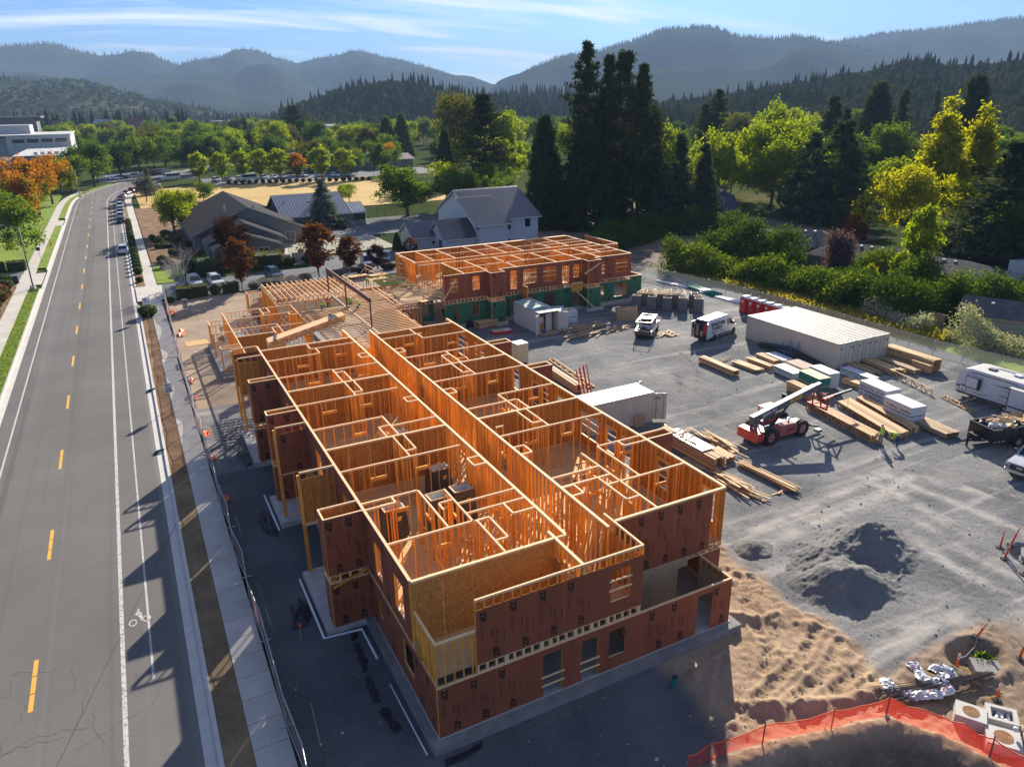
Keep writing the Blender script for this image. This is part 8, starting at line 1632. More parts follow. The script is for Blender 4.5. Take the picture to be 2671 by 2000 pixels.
  for _ in range(n): v = rr.normal(size=3); v /= np.linalg.norm(v); v[2] = abs(v[2]); q = v*np.array([.5, .5, .95])*rr.uniform(.72, 1.)*(1+.2*math.sin(4*v[0]+3*v[1]+seed)); P.append(q)
  th_, tr_, tp_ = .4, .03, .4; sd = .05; limbs = [(.1, .3, a, 1., .02) for a in (0, 2, 4)]
 elif kind == 'ball':
  for _ in range(n): v = rr.normal(size=3); v /= np.linalg.norm(v); P.append((v[0]*.5, v[1]*.5, .5+v[2]*.47))
  th_, tr_, tp_ = .3, .04, .4; sd = .03
 elif kind == 'box':
  for _ in range(n): v = rr.uniform(-.5, .5, 3); ax = rr.integers(3); v[ax] = .5*np.sign(v[ax]); P.append((v[0], v[1], max(.02, v[2]+.5)))
  th_, tr_, tp_ = .4, .03, .4; sd = .02
 C_, rv = clumps(P, k, sd, seed+1)
 if kind in ('bush', 'ball', 'box'): C_[:, 2] = np.abs(C_[:, 2])
 TREES[key] = (leaf_mesh('crown', C_, sz, m, el, up, rv, seed=seed+2), trunk_mesh(th_, tr_, limbs, bm, seed+3, .012, tp_))
tree_proto('roundA', 'round', F_YG, 1, 170, 52, .038); tree_proto('roundB', 'round', F_YG, 2, 170, 52, .038); tree_proto('ovalA', 'oval', F_YG, 3, 170, 52, .035); tree_proto('broadA', 'broad', F_YG, 4, 180, 54, .038)
tree_proto('youngA', 'young', F_YG, 5, 90, 30, .055); tree_proto('youngB', 'young', F_YG, 6, 90, 30, .055); tree_proto('poplarA', 'poplar', F_BY, 7, 420, 26, .03); tree_proto('poplarB', 'poplar', F_BY, 8, 420, 26, .03)
tree_proto('pineA', 'pine', F_PINE, 9, 0, 8, .016, BARKP); tree_proto('pineB', 'pine', F_PINE, 10, 0, 10, .016, BARKP); tree_proto('coneA', 'cone', F_CYP, 11, 620, 26, .024); tree_proto('coneB', 'cone', F_CYP, 12, 620, 26, .024); tree_proto('spruceA', 'spruce', F_DK, 13, 0, 8, .035); tree_proto('spruceB', 'spruce', F_DK, 14, 0, 8, .035); tree_proto('cedarA', 'cedar', F_CED, 15, 0, 9, .03)
tree_proto('bushA', 'bush', F_HEDGE, 16, 90, 26, .10); tree_proto('bushB', 'bush', F_HEDGE, 17, 90, 26, .10); tree_proto('ballA', 'ball', F_HEDGE, 18, 130, 16, .085); tree_proto('boxA', 'box', F_HEDGE, 19, 220, 18, .06)
def tree(key, label, x, y, h, r=None, m=None, group=None, cat='tree', name='tree', z=-.42, rot=None, bark=None):
 """r: crown radius in metres"""
 cm, tm = TREES[key]; R0 = {'round': .42, 'oval': .34, 'broad': .55, 'young': .31, 'poplar': .20, 'pine': .155, 'cone': .22, 'spruce': .22, 'cedar': .42, 'bush': .52, 'ball': .5, 'box': .5}[key[:-1]]
 t = thing(name, label, cat, (x, y, z), random.uniform(0, 6.3) if rot is None else rot, group); sx = (r/R0) if r else h;
 o = link('crown', cm, t); o.scale = (sx, sx, h) if not hasattr(sx, '__len__') else sx
 if m: o.material_slots[0].link = 'OBJECT'; o.material_slots[0].material = m
 k = link('trunk', tm, t); k.scale = (max(sx*.9, h*.5), max(sx*.9, h*.5), h)
 return t
T = tree
T('pineA', 'tallest open-crowned pine of the dark group right of the white house', 85.0, 122, 36.7, 5.2); T('pineB', 'slender pine tip between the two tallest pines', 93.6, 126, 34.6, 4.0); T('pineB', 'dense tall pine in the middle of the dark group', 92, 118, 34.8, 5.6); T('pineA', 'tall pine on the right side of the dark group', 95.4, 116, 32.2, 4.6); T('pineB', 'lower pine filling the dark group from behind', 91, 127, 26, 6.0); T('pineA', 'lower dark pine at the right foot of the group', 100, 118, 24, 4.6)
T('spruceA', 'low dark conifer before the tall pine trunks', 87, 112, 13, 4.6, F_CYP); T('spruceB', 'second low dark conifer before the tall pine trunks', 96, 111, 15, 5, F_CYP); T('roundA', 'dark leafy tree under the tall pines', 101, 126, 12, 5.5, F_DG); T('coneA', 'dark columnar evergreen directly right of the white house', 71.9, 117, 22.4, 4.8); T('coneB', 'broad dense evergreen in front of the tall pines', 78.6, 112, 21.2, 5.9); T('coneA', 'small dense evergreen tucked between the two dark ones', 75.5, 121, 13, 3.5)
T('pineB', 'rounded pine left of the columnar evergreen', 82.8, 170, 27.4, 7.2); T('spruceA', 'dark spruce right of the tall pines', 97.5, 105, 18.5, 4.4); T('spruceB', 'second dark spruce right of the tall pines', 102.6, 103, 16.6, 4.2); T('spruceA', 'dark spruce leaning into the blue house', 105.5, 106, 15, 3.8); T('spruceB', 'low dark conifer at the foot of the pines', 93, 104, 13, 4.2)
T('roundA', 'yellow-green tree just right of the tall pines', 117.4, 135, 20, 5.6); T('roundB', 'bright yellow-green tree behind the blue house', 126.7, 125, 18.4, 6.4); T('broadA', 'wide pale yellow-green tree above the blue house', 143, 120, 19, 10.5); T('ovalA', 'tall leafy tree with bright left edge beside the blue house', 132, 112, 17, 5.5, F_YG)
T('cedarA', 'big layered dark cedar in the middle of the right gardens', 128, 90, 21, 10.5); T('spruceB', 'grey-green conifer left of the big cedar', 131, 100, 18, 6.5, F_CED)
T('poplarA', 'left of the two flaming yellow-green poplars', 139, 75, 24.6, 5.8); T('poplarB', 'right and brighter of the two flaming yellow-green poplars', 145.2, 72, 22.8, 5.8); T('broadA', 'low bright yellow-green tree at the foot of the poplars', 121, 67, 12.6, 7.5, F_BY); T('ovalA', 'green tree between the cedar and the poplars', 152, 95, 13, 6.4)
T('coneB', 'black-green pointed giant sequoia behind the poplars', 217, 120, 30.4, 8.0, F_DK); T('spruceA', 'large dark conifer filling the right edge', 110.5, 44.5, 18.5, 8.4, F_DK); T('roundA', 'dark leafy mass under the right edge conifer', 108, 40.5, 11, 6, F_DG); T('roundB', 'dark olive tree at the far right edge', 128, 48, 17, 7, F_OLV)
for i, (k, x, y, h, r, lab) in enumerate((('coneA', 240.5, 170, 30, 8.2, 'broad dark conifer left of the poplars on the skyline'), ('spruceA', 248, 165, 27.5, 5.8, 'narrow dark conifer next to the broad skyline one'), ('pineA', 192.5, 200, 28.6, 6, 'isolated round-topped pine on the skyline right of the tall group'), ('pineB', 186.5, 200, 24, 4.6, 'smaller dark pine beside the isolated one'), ('spruceB', 194.3, 150, 25.8, 8, 'wide dark conifer behind the pale yellow-green tree'), ('spruceA', 346, 220, 28, 4.6, 'single distant dark conifer by the power lines'), ('spruceB', 203, 152, 22, 6, 'dark conifer beside the wide one in the gardens'))): T(k, lab, x, y, h, r, F_DK)
T('roundB', 'warm green tree on the skyline behind the blue house', 192.8, 170, 25, 7.6); T('roundA', 'green round tree left of the poplars', 189.7, 125, 18.5, 7.2, F_G); T('broadA', 'pale green tree behind the big cedar', 170, 140, 16, 7, F_G); T('ovalA', 'tall green tree at the upper right edge', 230, 95, 18, 8, F_G)
T('youngA', 'slim yellow-green young tree in front of the grey roofs', 88.8, 42.5, 10.6, 2.6, F_YG); T('youngB', 'short yellow-green sapling above the vine hedge', 84, 41.5, 5.2, 1.5, F_YG); T('youngA', 'tiny bright yellow sapling right of the purple-leaved tree', 77.5, 41.2, 4.4, 1.1, F_BY); T('bushA', 'red-leaved shrub beside the yellow-green trees', 113, 72, 6, 2.2, F_RED, name='shrub', cat='shrub')
T('roundA', 'large bright green tree left of the white house', 52.8, 150, 12.2, 7.6, F_G); T('ovalA', 'lighter green tree between the white house and the large green one', 68.5, 158, 12, 5.2, F_YG); T('broadA', 'tall loose cottonwood with brownish crown behind the field', 100, 230, 27, 10, F_OLV); T('roundB', 'yellowish tree behind the rounded pine', 99.4, 190, 16, 6, F_YG); T('roundA', 'yellow-green treetop left of the columnar evergreen', 113, 220, 23, 7, F_YG); T('coneB', 'thin dark evergreen before the cottonwood', 83.8, 200, 18, 3.6)
T('roundB', 'leafy tree behind the roof of the white house', 80, 160, 11, 6, F_G); T('broadA', 'low green trees between the white house and the evergreens', 70, 150, 9, 5, F_G)
# the row of small street trees beyond the dry field
for i, (x, y, s) in enumerate(((26.5, 276, 1.), (33.2, 272, 1.05), (39.2, 268, 1.1), (45, 263.5, 1.1), (50.8, 261, .95), (58.0, 255, 1.15), (65.5, 251, 1.1), (19, 279, 1))): T(('youngA', 'youngB')[i % 2], ('small bright tree near the box van, leftmost but one of the row', 'small bright tree right of the box van', 'third small bright tree of the row from the box van', 'fourth small bright tree of the row from the box van', 'small tree with an orange tinge in the row', 'small bright tree left of the white parked car', 'last small bright tree of the row', 'small bright tree at the left end of the row')[i], x, y, 9.6*s, 4.*s, F_YG if i != 4 else F_OR, 'row of small street trees', name='street_tree')
T('spruceA', 'blue-grey spruce in front of the ribbed roof', 30.9, 142.4, 10.4, 3.9, F_BLUE, name='spruce_tree'); T('spruceB', 'small blue-grey spruce by the far end of the car row', .6, 262-20, 8, 2.6, F_BLUE, name='spruce_tree')
T('ovalA', 'dark purple maple in front of the grey building', 6.7, 106.6, 9.3, 3.0, F_PUR, name='maple_tree'); T('youngA', 'brown-red maple with a thin trunk at the hedge corner', 5.6, 89.9, 7.2, 2.2, F_MAR, name='maple_tree'); T('youngB', 'larger brown-red maple left of the brown beam', 17.4, 92.0, 8.0, 2.9, F_MAR, name='maple_tree'); T('youngA', 'small brown-red maple before the parking lot', 22.6, 93.2, 5.6, 2.2, F_MAR, name='maple_tree'); T('youngB', 'low dark red shrub-like maple beside the parked van', 27.3, 93.6, 3.8, 1.7, F_PUR, name='maple_tree'); T('ballA', 'small maroon shrub at the porch of the white house', 36.3, 103, 3., 1.2, F_MAR, name='shrub', cat='shrub'); T('coneA', 'clipped cone shrub with rusty tip at the play yard corner', 35.9, 108.8, 3.2, .9, F_HEDGE, name='shrub', cat='shrub')
T('roundA', 'round tree with yellow tips beside the line of parked cars', 1.3, 152.5, 9.6, 4.6, F_YG); T('broadA', 'lone bushy tree in the dry field behind the grey roof', 13.4, 213, 5., 3.6, F_G); T('broadA', 'second lone bushy tree in the dry field', 48.8, 186.5, 4.6, 3.3, F_YG); T('roundB', 'small grey-green tree near the bend of the road', -1.2, 222, 7.6, 3, F_BLUE)
# trees left of the road
for k, x, y, h, r, mm, lab in (('broadA', -30., 134, 11.6, 6.6, F_G, 'large green tree at the left edge behind the clipped hedge'), ('roundA', -34, 150, 11.5, 6., F_G, 'green tree behind the large left edge tree'), ('roundB', -28.5, 178, 13, 5.5, F_OR, 'orange-topped tree in front of the dark office wall'), ('roundA', -27, 205, 14.5, 6.2, F_OR, 'tallest orange-topped tree of the left group'), ('roundB', -25.4, 232, 14, 5.6, F_OR, 'orange-topped tree behind the tallest one'), ('ovalA', -24.2, 258, 12.6, 5.2, F_G, 'green tree with a yellow top before the street lamp'), ('roundA', -22, 272, 11.5, 4.2, F_G, 'small green tree right of the orange trees'), ('roundB', -15.2, 283, 16.2, 7.4, F_G, 'big pale green tree on the bend of the road'), ('roundA', -6, 316, 14, 6., F_DG, 'dark green tree behind the slanted parked cars'), ('roundB', 1.4, 329, 15.5, 7, F_G, 'green round tree behind the slanted parked cars'), ('ovalA', 12, 338, 16, 6.4, F_G, 'green tree behind the shuttle bus'), ('roundA', 20, 318, 15, 6.4, F_DG, 'dark green tree right of the shuttle bus'), ('roundB', 29, 325, 16, 7, F_G, 'green tree left of the small street trees'), ('roundA', -33, 168, 9, 4.5, F_OR, 'reddish tree behind the left green trees')): T(k, lab, x, y, h, r, mm)
# the belt of trees beyond the field
gb = 'tree belt across the valley floor'
def belt(n, xr, yr, hr, keys, lab, grp, fac=.42, ms=(F_G, F_DG, F_YG, F_G, F_OLV)):
 for i in range(n):
  x, y = random.uniform(*xr), random.uniform(*yr); h = random.uniform(*hr); k = random.choice(keys); conif = k[:3] in ('spr', 'con', 'pin')
  T(k, lab, x, y, h, h*(fac if not conif else .2), F_DK if conif else random.choice(ms), grp)
random.seed(21)
belt(90, (8, 190), (335, 520), (11, 18), ('roundA', 'roundB', 'ovalA', 'broadA'), 'leafy tree of the dense green belt beyond the dry field', gb); belt(14, (60, 170), (262, 340), (9, 14), ('roundA', 'roundB', 'ovalA'), 'leafy tree around the long brown roofed building', 'trees around the brown roofed building', ms=(F_G, F_OLV, F_DG, F_YG))
belt(50, (-70, 130), (500, 720), (12, 19), ('roundA', 'roundB', 'broadA'), 'distant leafy tree in front of the valley houses', 'distant leafy trees before the town'); belt(44, (150, 420), (240, 450), (12, 20), ('roundA', 'roundB', 'ovalA', 'broadA'), 'distant leafy tree behind the tall pines and gardens', 'leafy trees behind the gardens'); belt(30, (135, 330), (100, 230), (9, 15), ('roundA', 'roundB', 'broadA'), 'leafy tree filling the gardens behind the front row', 'garden trees in the second row'); belt(26, (260, 560), (80, 300), (12, 20), ('roundA', 'broadA', 'spruceA'), 'leafy or dark tree far back in the right gardens', 'trees far back on the right')
T('pineB', 'large dark rounded conifer standing over the green belt', 87, 430, 26, 9.5, F_DK); T('spruceA', 'thin dark conifer left of the large rounded one', 66, 470, 20, 3.5, F_DK); T('roundA', 'orange-brown tree at the end of the brown roofed building', 96, 300, 10, 5, F_OR); T('coneB', 'pair-like dark columnar trees behind the brown roofed building', 118, 360, 20, 6, F_DG); T('coneA', 'second dark columnar tree behind the brown roofed building', 128, 365, 21, 6, F_DG); T('roundB', 'golden tree right of the dark columnar trees', 150, 350, 15, 7, F_YG)
# hedges and shrubs
def ball(label, x, y, w_, h, m=F_HEDGE, key='ballA', group=None, name='clipped_shrub', d=None):
 t = thing(name, label, 'shrub', (x, y, -.42), random.uniform(-.2, .2), group); cm, tm = TREES[key]; o = link('crown', cm, t); o.scale = (w_, d or w_, h); o.material_slots[0].link = 'OBJECT'; o.material_slots[0].material = m; k = link('trunk', tm, t); k.scale = (w_, d or w_, h);
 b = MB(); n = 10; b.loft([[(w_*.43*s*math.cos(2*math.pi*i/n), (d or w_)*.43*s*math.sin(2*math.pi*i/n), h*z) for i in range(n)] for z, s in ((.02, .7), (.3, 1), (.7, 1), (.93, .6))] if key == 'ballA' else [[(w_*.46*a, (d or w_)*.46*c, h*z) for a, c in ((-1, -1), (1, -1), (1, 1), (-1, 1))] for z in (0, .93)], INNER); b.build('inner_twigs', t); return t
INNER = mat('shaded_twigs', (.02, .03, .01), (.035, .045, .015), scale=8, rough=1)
for i in range(15): y = 111.+i*3.55; ball('clipped round shrub in the row between the kerb and the sidewalk', -7.35, y, 1.35, 1.15, F_HEDGE if i % 4 else F_VINE, group='clipped shrubs along the right kerb')
for i in range(5): ball('clipped round shrub at the far end of the sidewalk row', -7.2, 166+i*3.2, 1.2, .8, F_OLV, group='low shrubs at the far end of the row')
for x, y, w_, h, m, lab in ((-2.2, 88.8, 1.9, 1.7, F_HY, 'first yellow-green hedge block beside the bare tree'), (-.2, 89.1, 2.0, 1.7, F_HY, 'second yellow-green hedge block before the silver car'), (1.9, 89.3, 1.6, 1.6, F_HY, 'third yellow-green hedge block, slightly narrower'), (4.0, 89.5, 2.1, 1.5, F_HEDGE, 'fourth and greenest hedge block before the thin maple'), (7.3, 90.0, 1.6, 1.2, F_HY, 'low hedge ball right of the thin maple'), (9.2, 90.3, 1.6, 1.4, F_HY, 'hedge ball left of the rusty hedge'), (11., 90.8, 1.7, 1.5, F_HY, 'third hedge ball right of the thin maple'), (13., 91, 2., 1.2, F_HO, 'rusty orange hedge ball before the blue car'), (15., 91.4, 2.2, 1.2, F_HO, 'rusty hedge ball at the larger maple'), (20, 92, 2.6, 1.1, F_HO, 'rusty orange hedge right of the larger maple'), (24.5, 92.5, 2.6, 1., F_MAR, 'dark red hedge below the small maple'), (29, 93.2, 2.6, 1., F_MAR, 'dark red hedge near the far wing')): ball(lab, x, y, w_, h, m, 'boxA' if w_ > 1.8 and y < 90 else 'ballA', d=1.3)
for x, y, w_, h, m, lab, key in ((.3, 107.5, 2.6, 2.3, F_HEDGE, 'round green hedge at the left corner of the grey building', 'ballA'), (3., 105.2, 4.2, 2.5, F_HEDGE, 'big square dark green hedge before the grey building', 'boxA'), (12.2, 105.6, 4.4, 2.4, F_HY, 'big hedge with a yellow top before the window', 'boxA'), (15.4, 105., 2.2, 1.5, F_HEDGE, 'round green shrub at the pinkish wall', 'ballA'), (18.9, 106, 2.4, 1.6, F_HEDGE, 'round shrub right of the pinkish wall gap', 'ballA'), (19.4, 131.5, 2.7, 2.2, F_VINE, 'bright round shrub in the inner yard', 'ballA'), (22.2, 136.5, 3.4, 2.4, F_VINE, 'largest bright round shrub in the inner yard', 'ballA'), (21.4, 139.5, 2.6, 2.4, F_VINE, 'bright shrub behind the largest round one', 'ballA'), (21.8, 131.0, 2.4, 1.3, F_HEDGE, 'low bright shrub before the largest round one', 'ballA'), (26.5, 141.6, 3.2, 2.0, F_DG, 'dark shrub left of the blue-grey spruce', 'ballA'), (33.9, 141.2, 3, 2.0, F_DG, 'dark shrub right of the blue-grey spruce', 'ballA'), (34.2, 139.4, 1.9, 1.2, F_OLV, 'small olive shrub before the white ramp', 'ballA'), (28.2, 139.8, 2.6, 1.1, F_OLV, 'dry low shrub by the ribbed roof wing', 'ballA'), (-7.25, 81.3, 2.2, 1.5, F_VINE, 'bright bush under the small white sign', 'ballA'), (-7.4, 104, 1.1, .9, F_OLV, 'small bush beyond the driveway', 'ballA'), (-4.2, 87.6, 1.1, .8, F_VINE, 'small bush inside the fence corner', 'ballA')): ball(lab, x, y, w_, h, m, key)
for i in range(22): x, y = random.uniform(-4, 2.6), random.uniform(112, 150); ball('garden shrub in the bed beside the grey building', x, y, random.uniform(1.2, 2.4), random.uniform(.8, 1.5), random.choice((F_HEDGE, F_VINE, F_HY, F_OLV)), group='garden shrubs beside the grey building')
for x, y, w_, h, m, lab in ((-26.1, 114., 2.4, 1.4, F_DG, 'round dark shrub right behind the sandwich board'), (-25.5, 109.3, 2.2, 1.5, F_OLV, 'olive shrub left of the lamp post'), (-26, 105.5, 2.6, 1.6, F_HO, 'rusty shrub in the left bed'), (-25.1, 103.6, 2.0, 1.2, F_OLV, 'olive shrub below the rusty one'), (-25.3, 100.8, 2.2, 1.5, F_HO, 'second rusty shrub in the left bed'), (-25.6, 96, 2.1, 1.3, F_HEDGE, 'green shrub at the left edge'), (-25.2, 92.5, 1.6, 1.1, F_HEDGE, 'small green shrub lowest at the left edge')): ball(lab, x, y, w_, h, m)
ball('clipped hedge block on the lawn at the left edge', -25.2, 124.6, 2.6, 1.7, F_DG, 'boxA', d=1.6); ball('clipped hedge block left of the small white plate', -28.2, 124.8, 2.6, 1.6, F_DG, 'boxA', d=1.6)
for i in range(22): f = i/21; x, y = 27+46*f, 262.5-16*f; ball('small round shrub in the row at the far edge of the dry field', x, y, 1.5, 1.3, F_DG, group='row of small shrubs at the field edge')
# bare tree
t = thing('bare_tree', 'leafless white-barked tree at the corner of the parking lot', 'tree', (-2.2, 93.6, -.42)); b = MB(); rr = random.Random(4)
def branch(p, d, L, r_, dep):
 q = p+d*L*.5+Vector((rr.gauss(0, .05), rr.gauss(0, .05), 0))*L; e = q+(d+Vector((rr.gauss(0, .2), rr.gauss(0, .2), .08)))*L*.5; b.tube([p, q, e], [r_, r_*.8, r_*.6], 6 if dep > 2 else 4, BARE)
 if dep > 0:
  for k in range(3 if dep > 1 else 3): f = rr.uniform(.35, 1); s_ = p.lerp(e, f) if f < .9 else e; branch(s_, (d+Vector((rr.gauss(0, .55), rr.gauss(0, .55), rr.uniform(-.1, .35)))).normalized(), L*rr.uniform(.5, .72), r_*.55, dep-1)
for d in ((-.25, .05, 1), (.12, -.1, 1), (.35, .2, .9), (-.05, .3, 1), (-.45, -.1, .85)): branch(Vector((0, 0, 0)), Vector(d).normalized(), 3.4, .07, 4)
b.build('branches', t)
# vine hedge, grass bank and shrubs along the right side
def mass(name, label, cat, pts, w_, h, m, n, sz, seed, rough=.5, wid=None):
 """long irregular bank of leaves"""
 rr = np.random.default_rng(seed); C_ = []; seg = [math.dist(a, c) for a, c in zip(pts[:-1], pts[1:])]; tot = sum(seg); core = MB()
 for i in range(n):
  s = rr.random()*tot; k = 0
  while s > seg[k]: s -= seg[k]; k += 1
  f = s/seg[k]; a, c = pts[k], pts[k+1]; x, y = a[0]+(c[0]-a[0])*f, a[1]+(c[1]-a[1])*f; nx_, ny_ = -(c[1]-a[1])/seg[k], (c[0]-a[0])/seg[k]; g = rr.uniform(0, math.pi); hh = h*(.3+1.25*vnoise(np.array(x), np.array(y), .34, seed)); ww = w_*(.7+.6*vnoise(np.array(x), np.array(y), .2, seed+1)); r_ = rr.uniform(.8, 1.03)*(1+.25*(vnoise(np.array(x*1.+g), np.array(y), .7, seed+2)-.5)); o = math.cos(g)*ww*.5*r_; C_.append((x+nx_*o, y+ny_*o, max(.05, math.sin(g)*hh*r_)-.4))
 C2, rv = clumps(np.array(C_), 16, sz*1.5, seed+5); C2[:, 2] = np.maximum(C2[:, 2], -.38); o = tag(link(name, leaf_mesh(name, C2, sz, m, 1.2, 0, rv, seed=seed), None), label, cat)
 return o
mass('vine_hedge', 'long bank of vines with bright tips behind the wire fence', 'hedge', [(67.5, 70), (70.5, 62), (72.2, 54), (73.2, 46), (71.5, 38)], 7, 3.4, F_VINE, 2600, .30, 31); mass('vine_hedge', 'dark vine thicket between the vine bank and the grey roofs', 'hedge', [(80, 75), (80.5, 64), (81.5, 58)], 8, 5., F_HEDGE, 1300, .36, 32); mass('vine_hedge', 'dark thicket at the near end of the garden, left of the shed', 'hedge', [(75, 44), (74.2, 36), (72.8, 29.5)], 7, 3.2, F_HEDGE, 1600, .30, 33); mass('vine_hedge', 'dark undergrowth below the tall pines', 'hedge', [(63, 84), (72, 92), (88, 98), (104, 92)], 8, 3.2, F_DG, 1500, .38, 34); mass('vine_hedge', 'tangle of vines around the young yellow-green tree', 'hedge', [(88, 50), (86, 42), (80, 35), (79, 30)], 7, 4., F_VINE, 1500, .32, 36); mass('vine_hedge', 'dark thicket behind the shed', 'hedge', [(84, 32), (95, 28), (112, 22)], 8, 4.6, F_DG, 1300, .36, 37)
mass('flowering_shrub', 'tall bush of dusky purple leaves at the end of the vine bank', 'shrub', [(80.5, 50.5), (82, 48.5)], 6, 6.2, F_PUR2, 620, .32, 41); mass('flowering_shrub', 'silvery shrub with pale leaves behind the fence, before the shed', 'shrub', [(70.6, 24.5), (71.3, 17)], 4.2, 2.7, F_VAR, 620, .2, 42); mass('flowering_shrub', 'low silvery shrubs behind the fence near the container', 'shrub', [(70.2, 35), (68.6, 26.8)], 2.4, 1.7, F_VAR, 480, .18, 43)
rr = np.random.default_rng(77); n = 9000; yy = rr.uniform(24, 66, n); C_ = np.stack([np.interp(yy, [24, 36, 50, 60, 66], [67, 66.5, 66.4, 66.2, 66])+rr.uniform(0, 3.4, n)*1., yy, rr.uniform(-.36, .25, n)], 1)
o = link('tall_grass', leaf_mesh('tall_grass', C_, .55, F_GRASS, 1.8, 1.6, seed=78), None, kind='stuff'); n = 5000; C_ = np.stack([rr.uniform(-22.3, -21.0, n), 46+(rr.random(n)**1.3)*62, np.full(n, -.33)], 1); o = link('verge_grass', leaf_mesh('verge_grass', C_, .1, F_VINE, 1.5, 1.2, seed=79), None, kind='stuff')
C_ = np.stack([24.7+rr.normal(0, .25, 160), -7.3+rr.normal(0, .2, 160), gz(24.7, -7.3)+.1+.35*rr.random(160)], 1); tag(link('weed', leaf_mesh('weed', C_, .2, F_VINE, 2.2, 1., seed=80)), 'small green weed growing beside the sunk vault', 'weed')
# stones scattered on gravel and dirt
b = MB(); sr = random.Random(9)
for i in range(2600):
 x, y = (sr.uniform(-5, 40), sr.uniform(-13, 7)) if i < 1700 else (sr.uniform(17.5, 62), sr.uniform(6, 50))
 if -0.6 < x < 17.3 and y > -.7: continue
 z = gz(x, y) if PX0 < x < PX1 and PY0 < y < PY1 else -.4; s = sr.uniform(.02, .06)*(1 if sr.random() < .93 else 2.2); a = sr.uniform(0, 6); dx, dy = s*math.cos(a), s*math.sin(a)
 b.faces([(x+dx, y+dy, z-.01), (x-dy, y+dx, z-.01), (x-dx, y-dy, z-.01), (x+dy*.8, y-dx*.8, z-.01), (x+dx*.3, y, z+s*.9)], [(0, 1, 4), (1, 2, 4), (2, 3, 4), (3, 0, 4)], CONCD if i % 3 else CONC)
b.build('loose_stones', None, kind='stuff')
# ================================================================ hills and mountains
W_, H_, FPX = 2671, 2000, 1931.2
def ray(px, py): return (FW*FPX+RT*(px-W_/2)-UP*(py-H_/2)).normalized()
FORM = ground_mat('forest_slope', [(.3, (.018, .028, .02)), (.5, (.032, .044, .028)), (.7, (.05, .06, .034))], .006, .035, .5, .05, None, 0.)
LOWH = ground_mat('oak_hill_slope', [(.34, (.03, .045, .022)), (.52, (.05, .065, .03)), (.60, (.10, .09, .045)), (.66, (.42, .30, .17)), (.8, (.50, .37, .22))], .004, .022, .5, .06, None, 0.)
CONF = foliage('far_conifer_needles', (.022, .036, .022), (.045, .060, .032), .1); OAKF = foliage('far_oak_leaves', (.05, .07, .02), (.12, .12, .04), .25)
def ridge(name, pts, dist, depth, m, seed, amp, base_z=-2., nu=150, nv=26, sub=True, pw=1.25, back=.6):
 """a ridge standing at the given distance whose skyline passes through the listed directions"""
 us = np.linspace(0, 1, nu); xs = np.array([p[0] for p in pts]); ysk = np.array([p[1] for p in pts]); X = xs[0]+(xs[-1]-xs[0])*us; Y = np.interp(X, xs, ysk); vs = []
 for i in range(nu):
  d = ray(X[i], Y[i]); h = math.hypot(d.x, d.y); top = CAM+d*(dist/h); dirh = Vector((d.x, d.y, 0))/h
  for j in range(nv):
   v = j/(nv-1)*(1+back); f = v if v <= 1 else 1-(v-1)*.9/back*1.0; r_ = dist-depth*(1-v)
   z = base_z+(top.z-base_z)*(max(f, 0)**pw); q = CAM+dirh*r_; q = np.array([q.x, q.y, z]); vs.append(q)
 P = np.array(vs).reshape(nu, nv, 3); k = np.clip(np.linspace(0, 1+back, nv), 0, 2); wgt = np.clip(np.minimum(k*2.2, np.abs(1-k)*3.2), 0, 1)[None, :]
 nz = (np.abs(fbm(P[..., 0], P[..., 1], 2.6/depth, 4, seed)-.5)*-2+.3); P[..., 2] += nz*amp*wgt
 me = bpy.data.meshes.new(name); ii = np.arange(nu*nv).reshape(nu, nv); me.from_pydata(P.reshape(-1, 3).tolist(), [], np.stack([ii[:-1, :-1], ii[1:, :-1], ii[1:, 1:], ii[:-1, 1:]], -1).reshape(-1, 4).tolist()); me.materials.append(m); me.polygons.foreach_set('use_smooth', [True]*len(me.polygons)); struct(link(name, me)); return P
S1 = lambda L, k, ox=0: [(ox+x/k, y/k) for x, y in L]
LM = S1([(-900, 215), (-400, 190), (0, 200), (60, 195), (230, 193), (330, 220), (440, 243), (520, 240), (590, 225), (650, 232), (720, 262), (790, 290), (870, 265), (970, 250), (1030, 218), (1085, 210), (1150, 222), (1220, 250), (1320, 280), (1420, 258), (1510, 243), (1560, 222), (1620, 228), (1720, 255), (1820, 275), (1900, 300), (1990, 335), (2050, 355), (2100, 362), (2160, 395), (2230, 425), (2330, 470), (2450, 505)], 1.7015)
RM = S1([(-60, 470), (0, 385), (60, 340), (150, 285), (240, 245), (330, 228), (440, 210), (560, 175), (640, 140), (700, 120), (800, 115), (850, 112), (920, 115), (985, 145), (1060, 155), (1160, 165), (1240, 152), (1310, 158), (1380, 180), (1480, 200), (1600, 230), (1800, 300), (2000, 360)], 1.6134, 1300)
RM2 = S1([(1250, 250), (1330, 200), (1380, 180), (1480, 160), (1620, 135), (1740, 128), (1860, 115), (1960, 95), (2060, 80), (2212, 62), (2700, 40), (3300, 90)], 1.6134, 1300)
MPk = [ridge('mountain', LM, 5200, 2300, FORM, 101, 260, nu=260), ridge('mountain', RM, 4300, 2200, FORM, 102, 240, nu=220), ridge('mountain', RM2, 5200, 2000, FORM, 103, 230)]
F1 = S1([(560, 470), (680, 420), (760, 370), (850, 335), (950, 322), (1040, 320), (1120, 285), (1180, 278), (1240, 300), (1330, 350), (1430, 400), (1560, 450), (1700, 480)], 1.7015); MPk.append(ridge('mountain', F1, 3900, 1500, FORM, 104, 120))
F2_ = S1([(-500, 330), (0, 330), (150, 325), (300, 340), (420, 370), (560, 420), (700, 470)], 1.7015); ridge('hill', F2_, 3100, 900, FORM, 105, 60, nu=90)
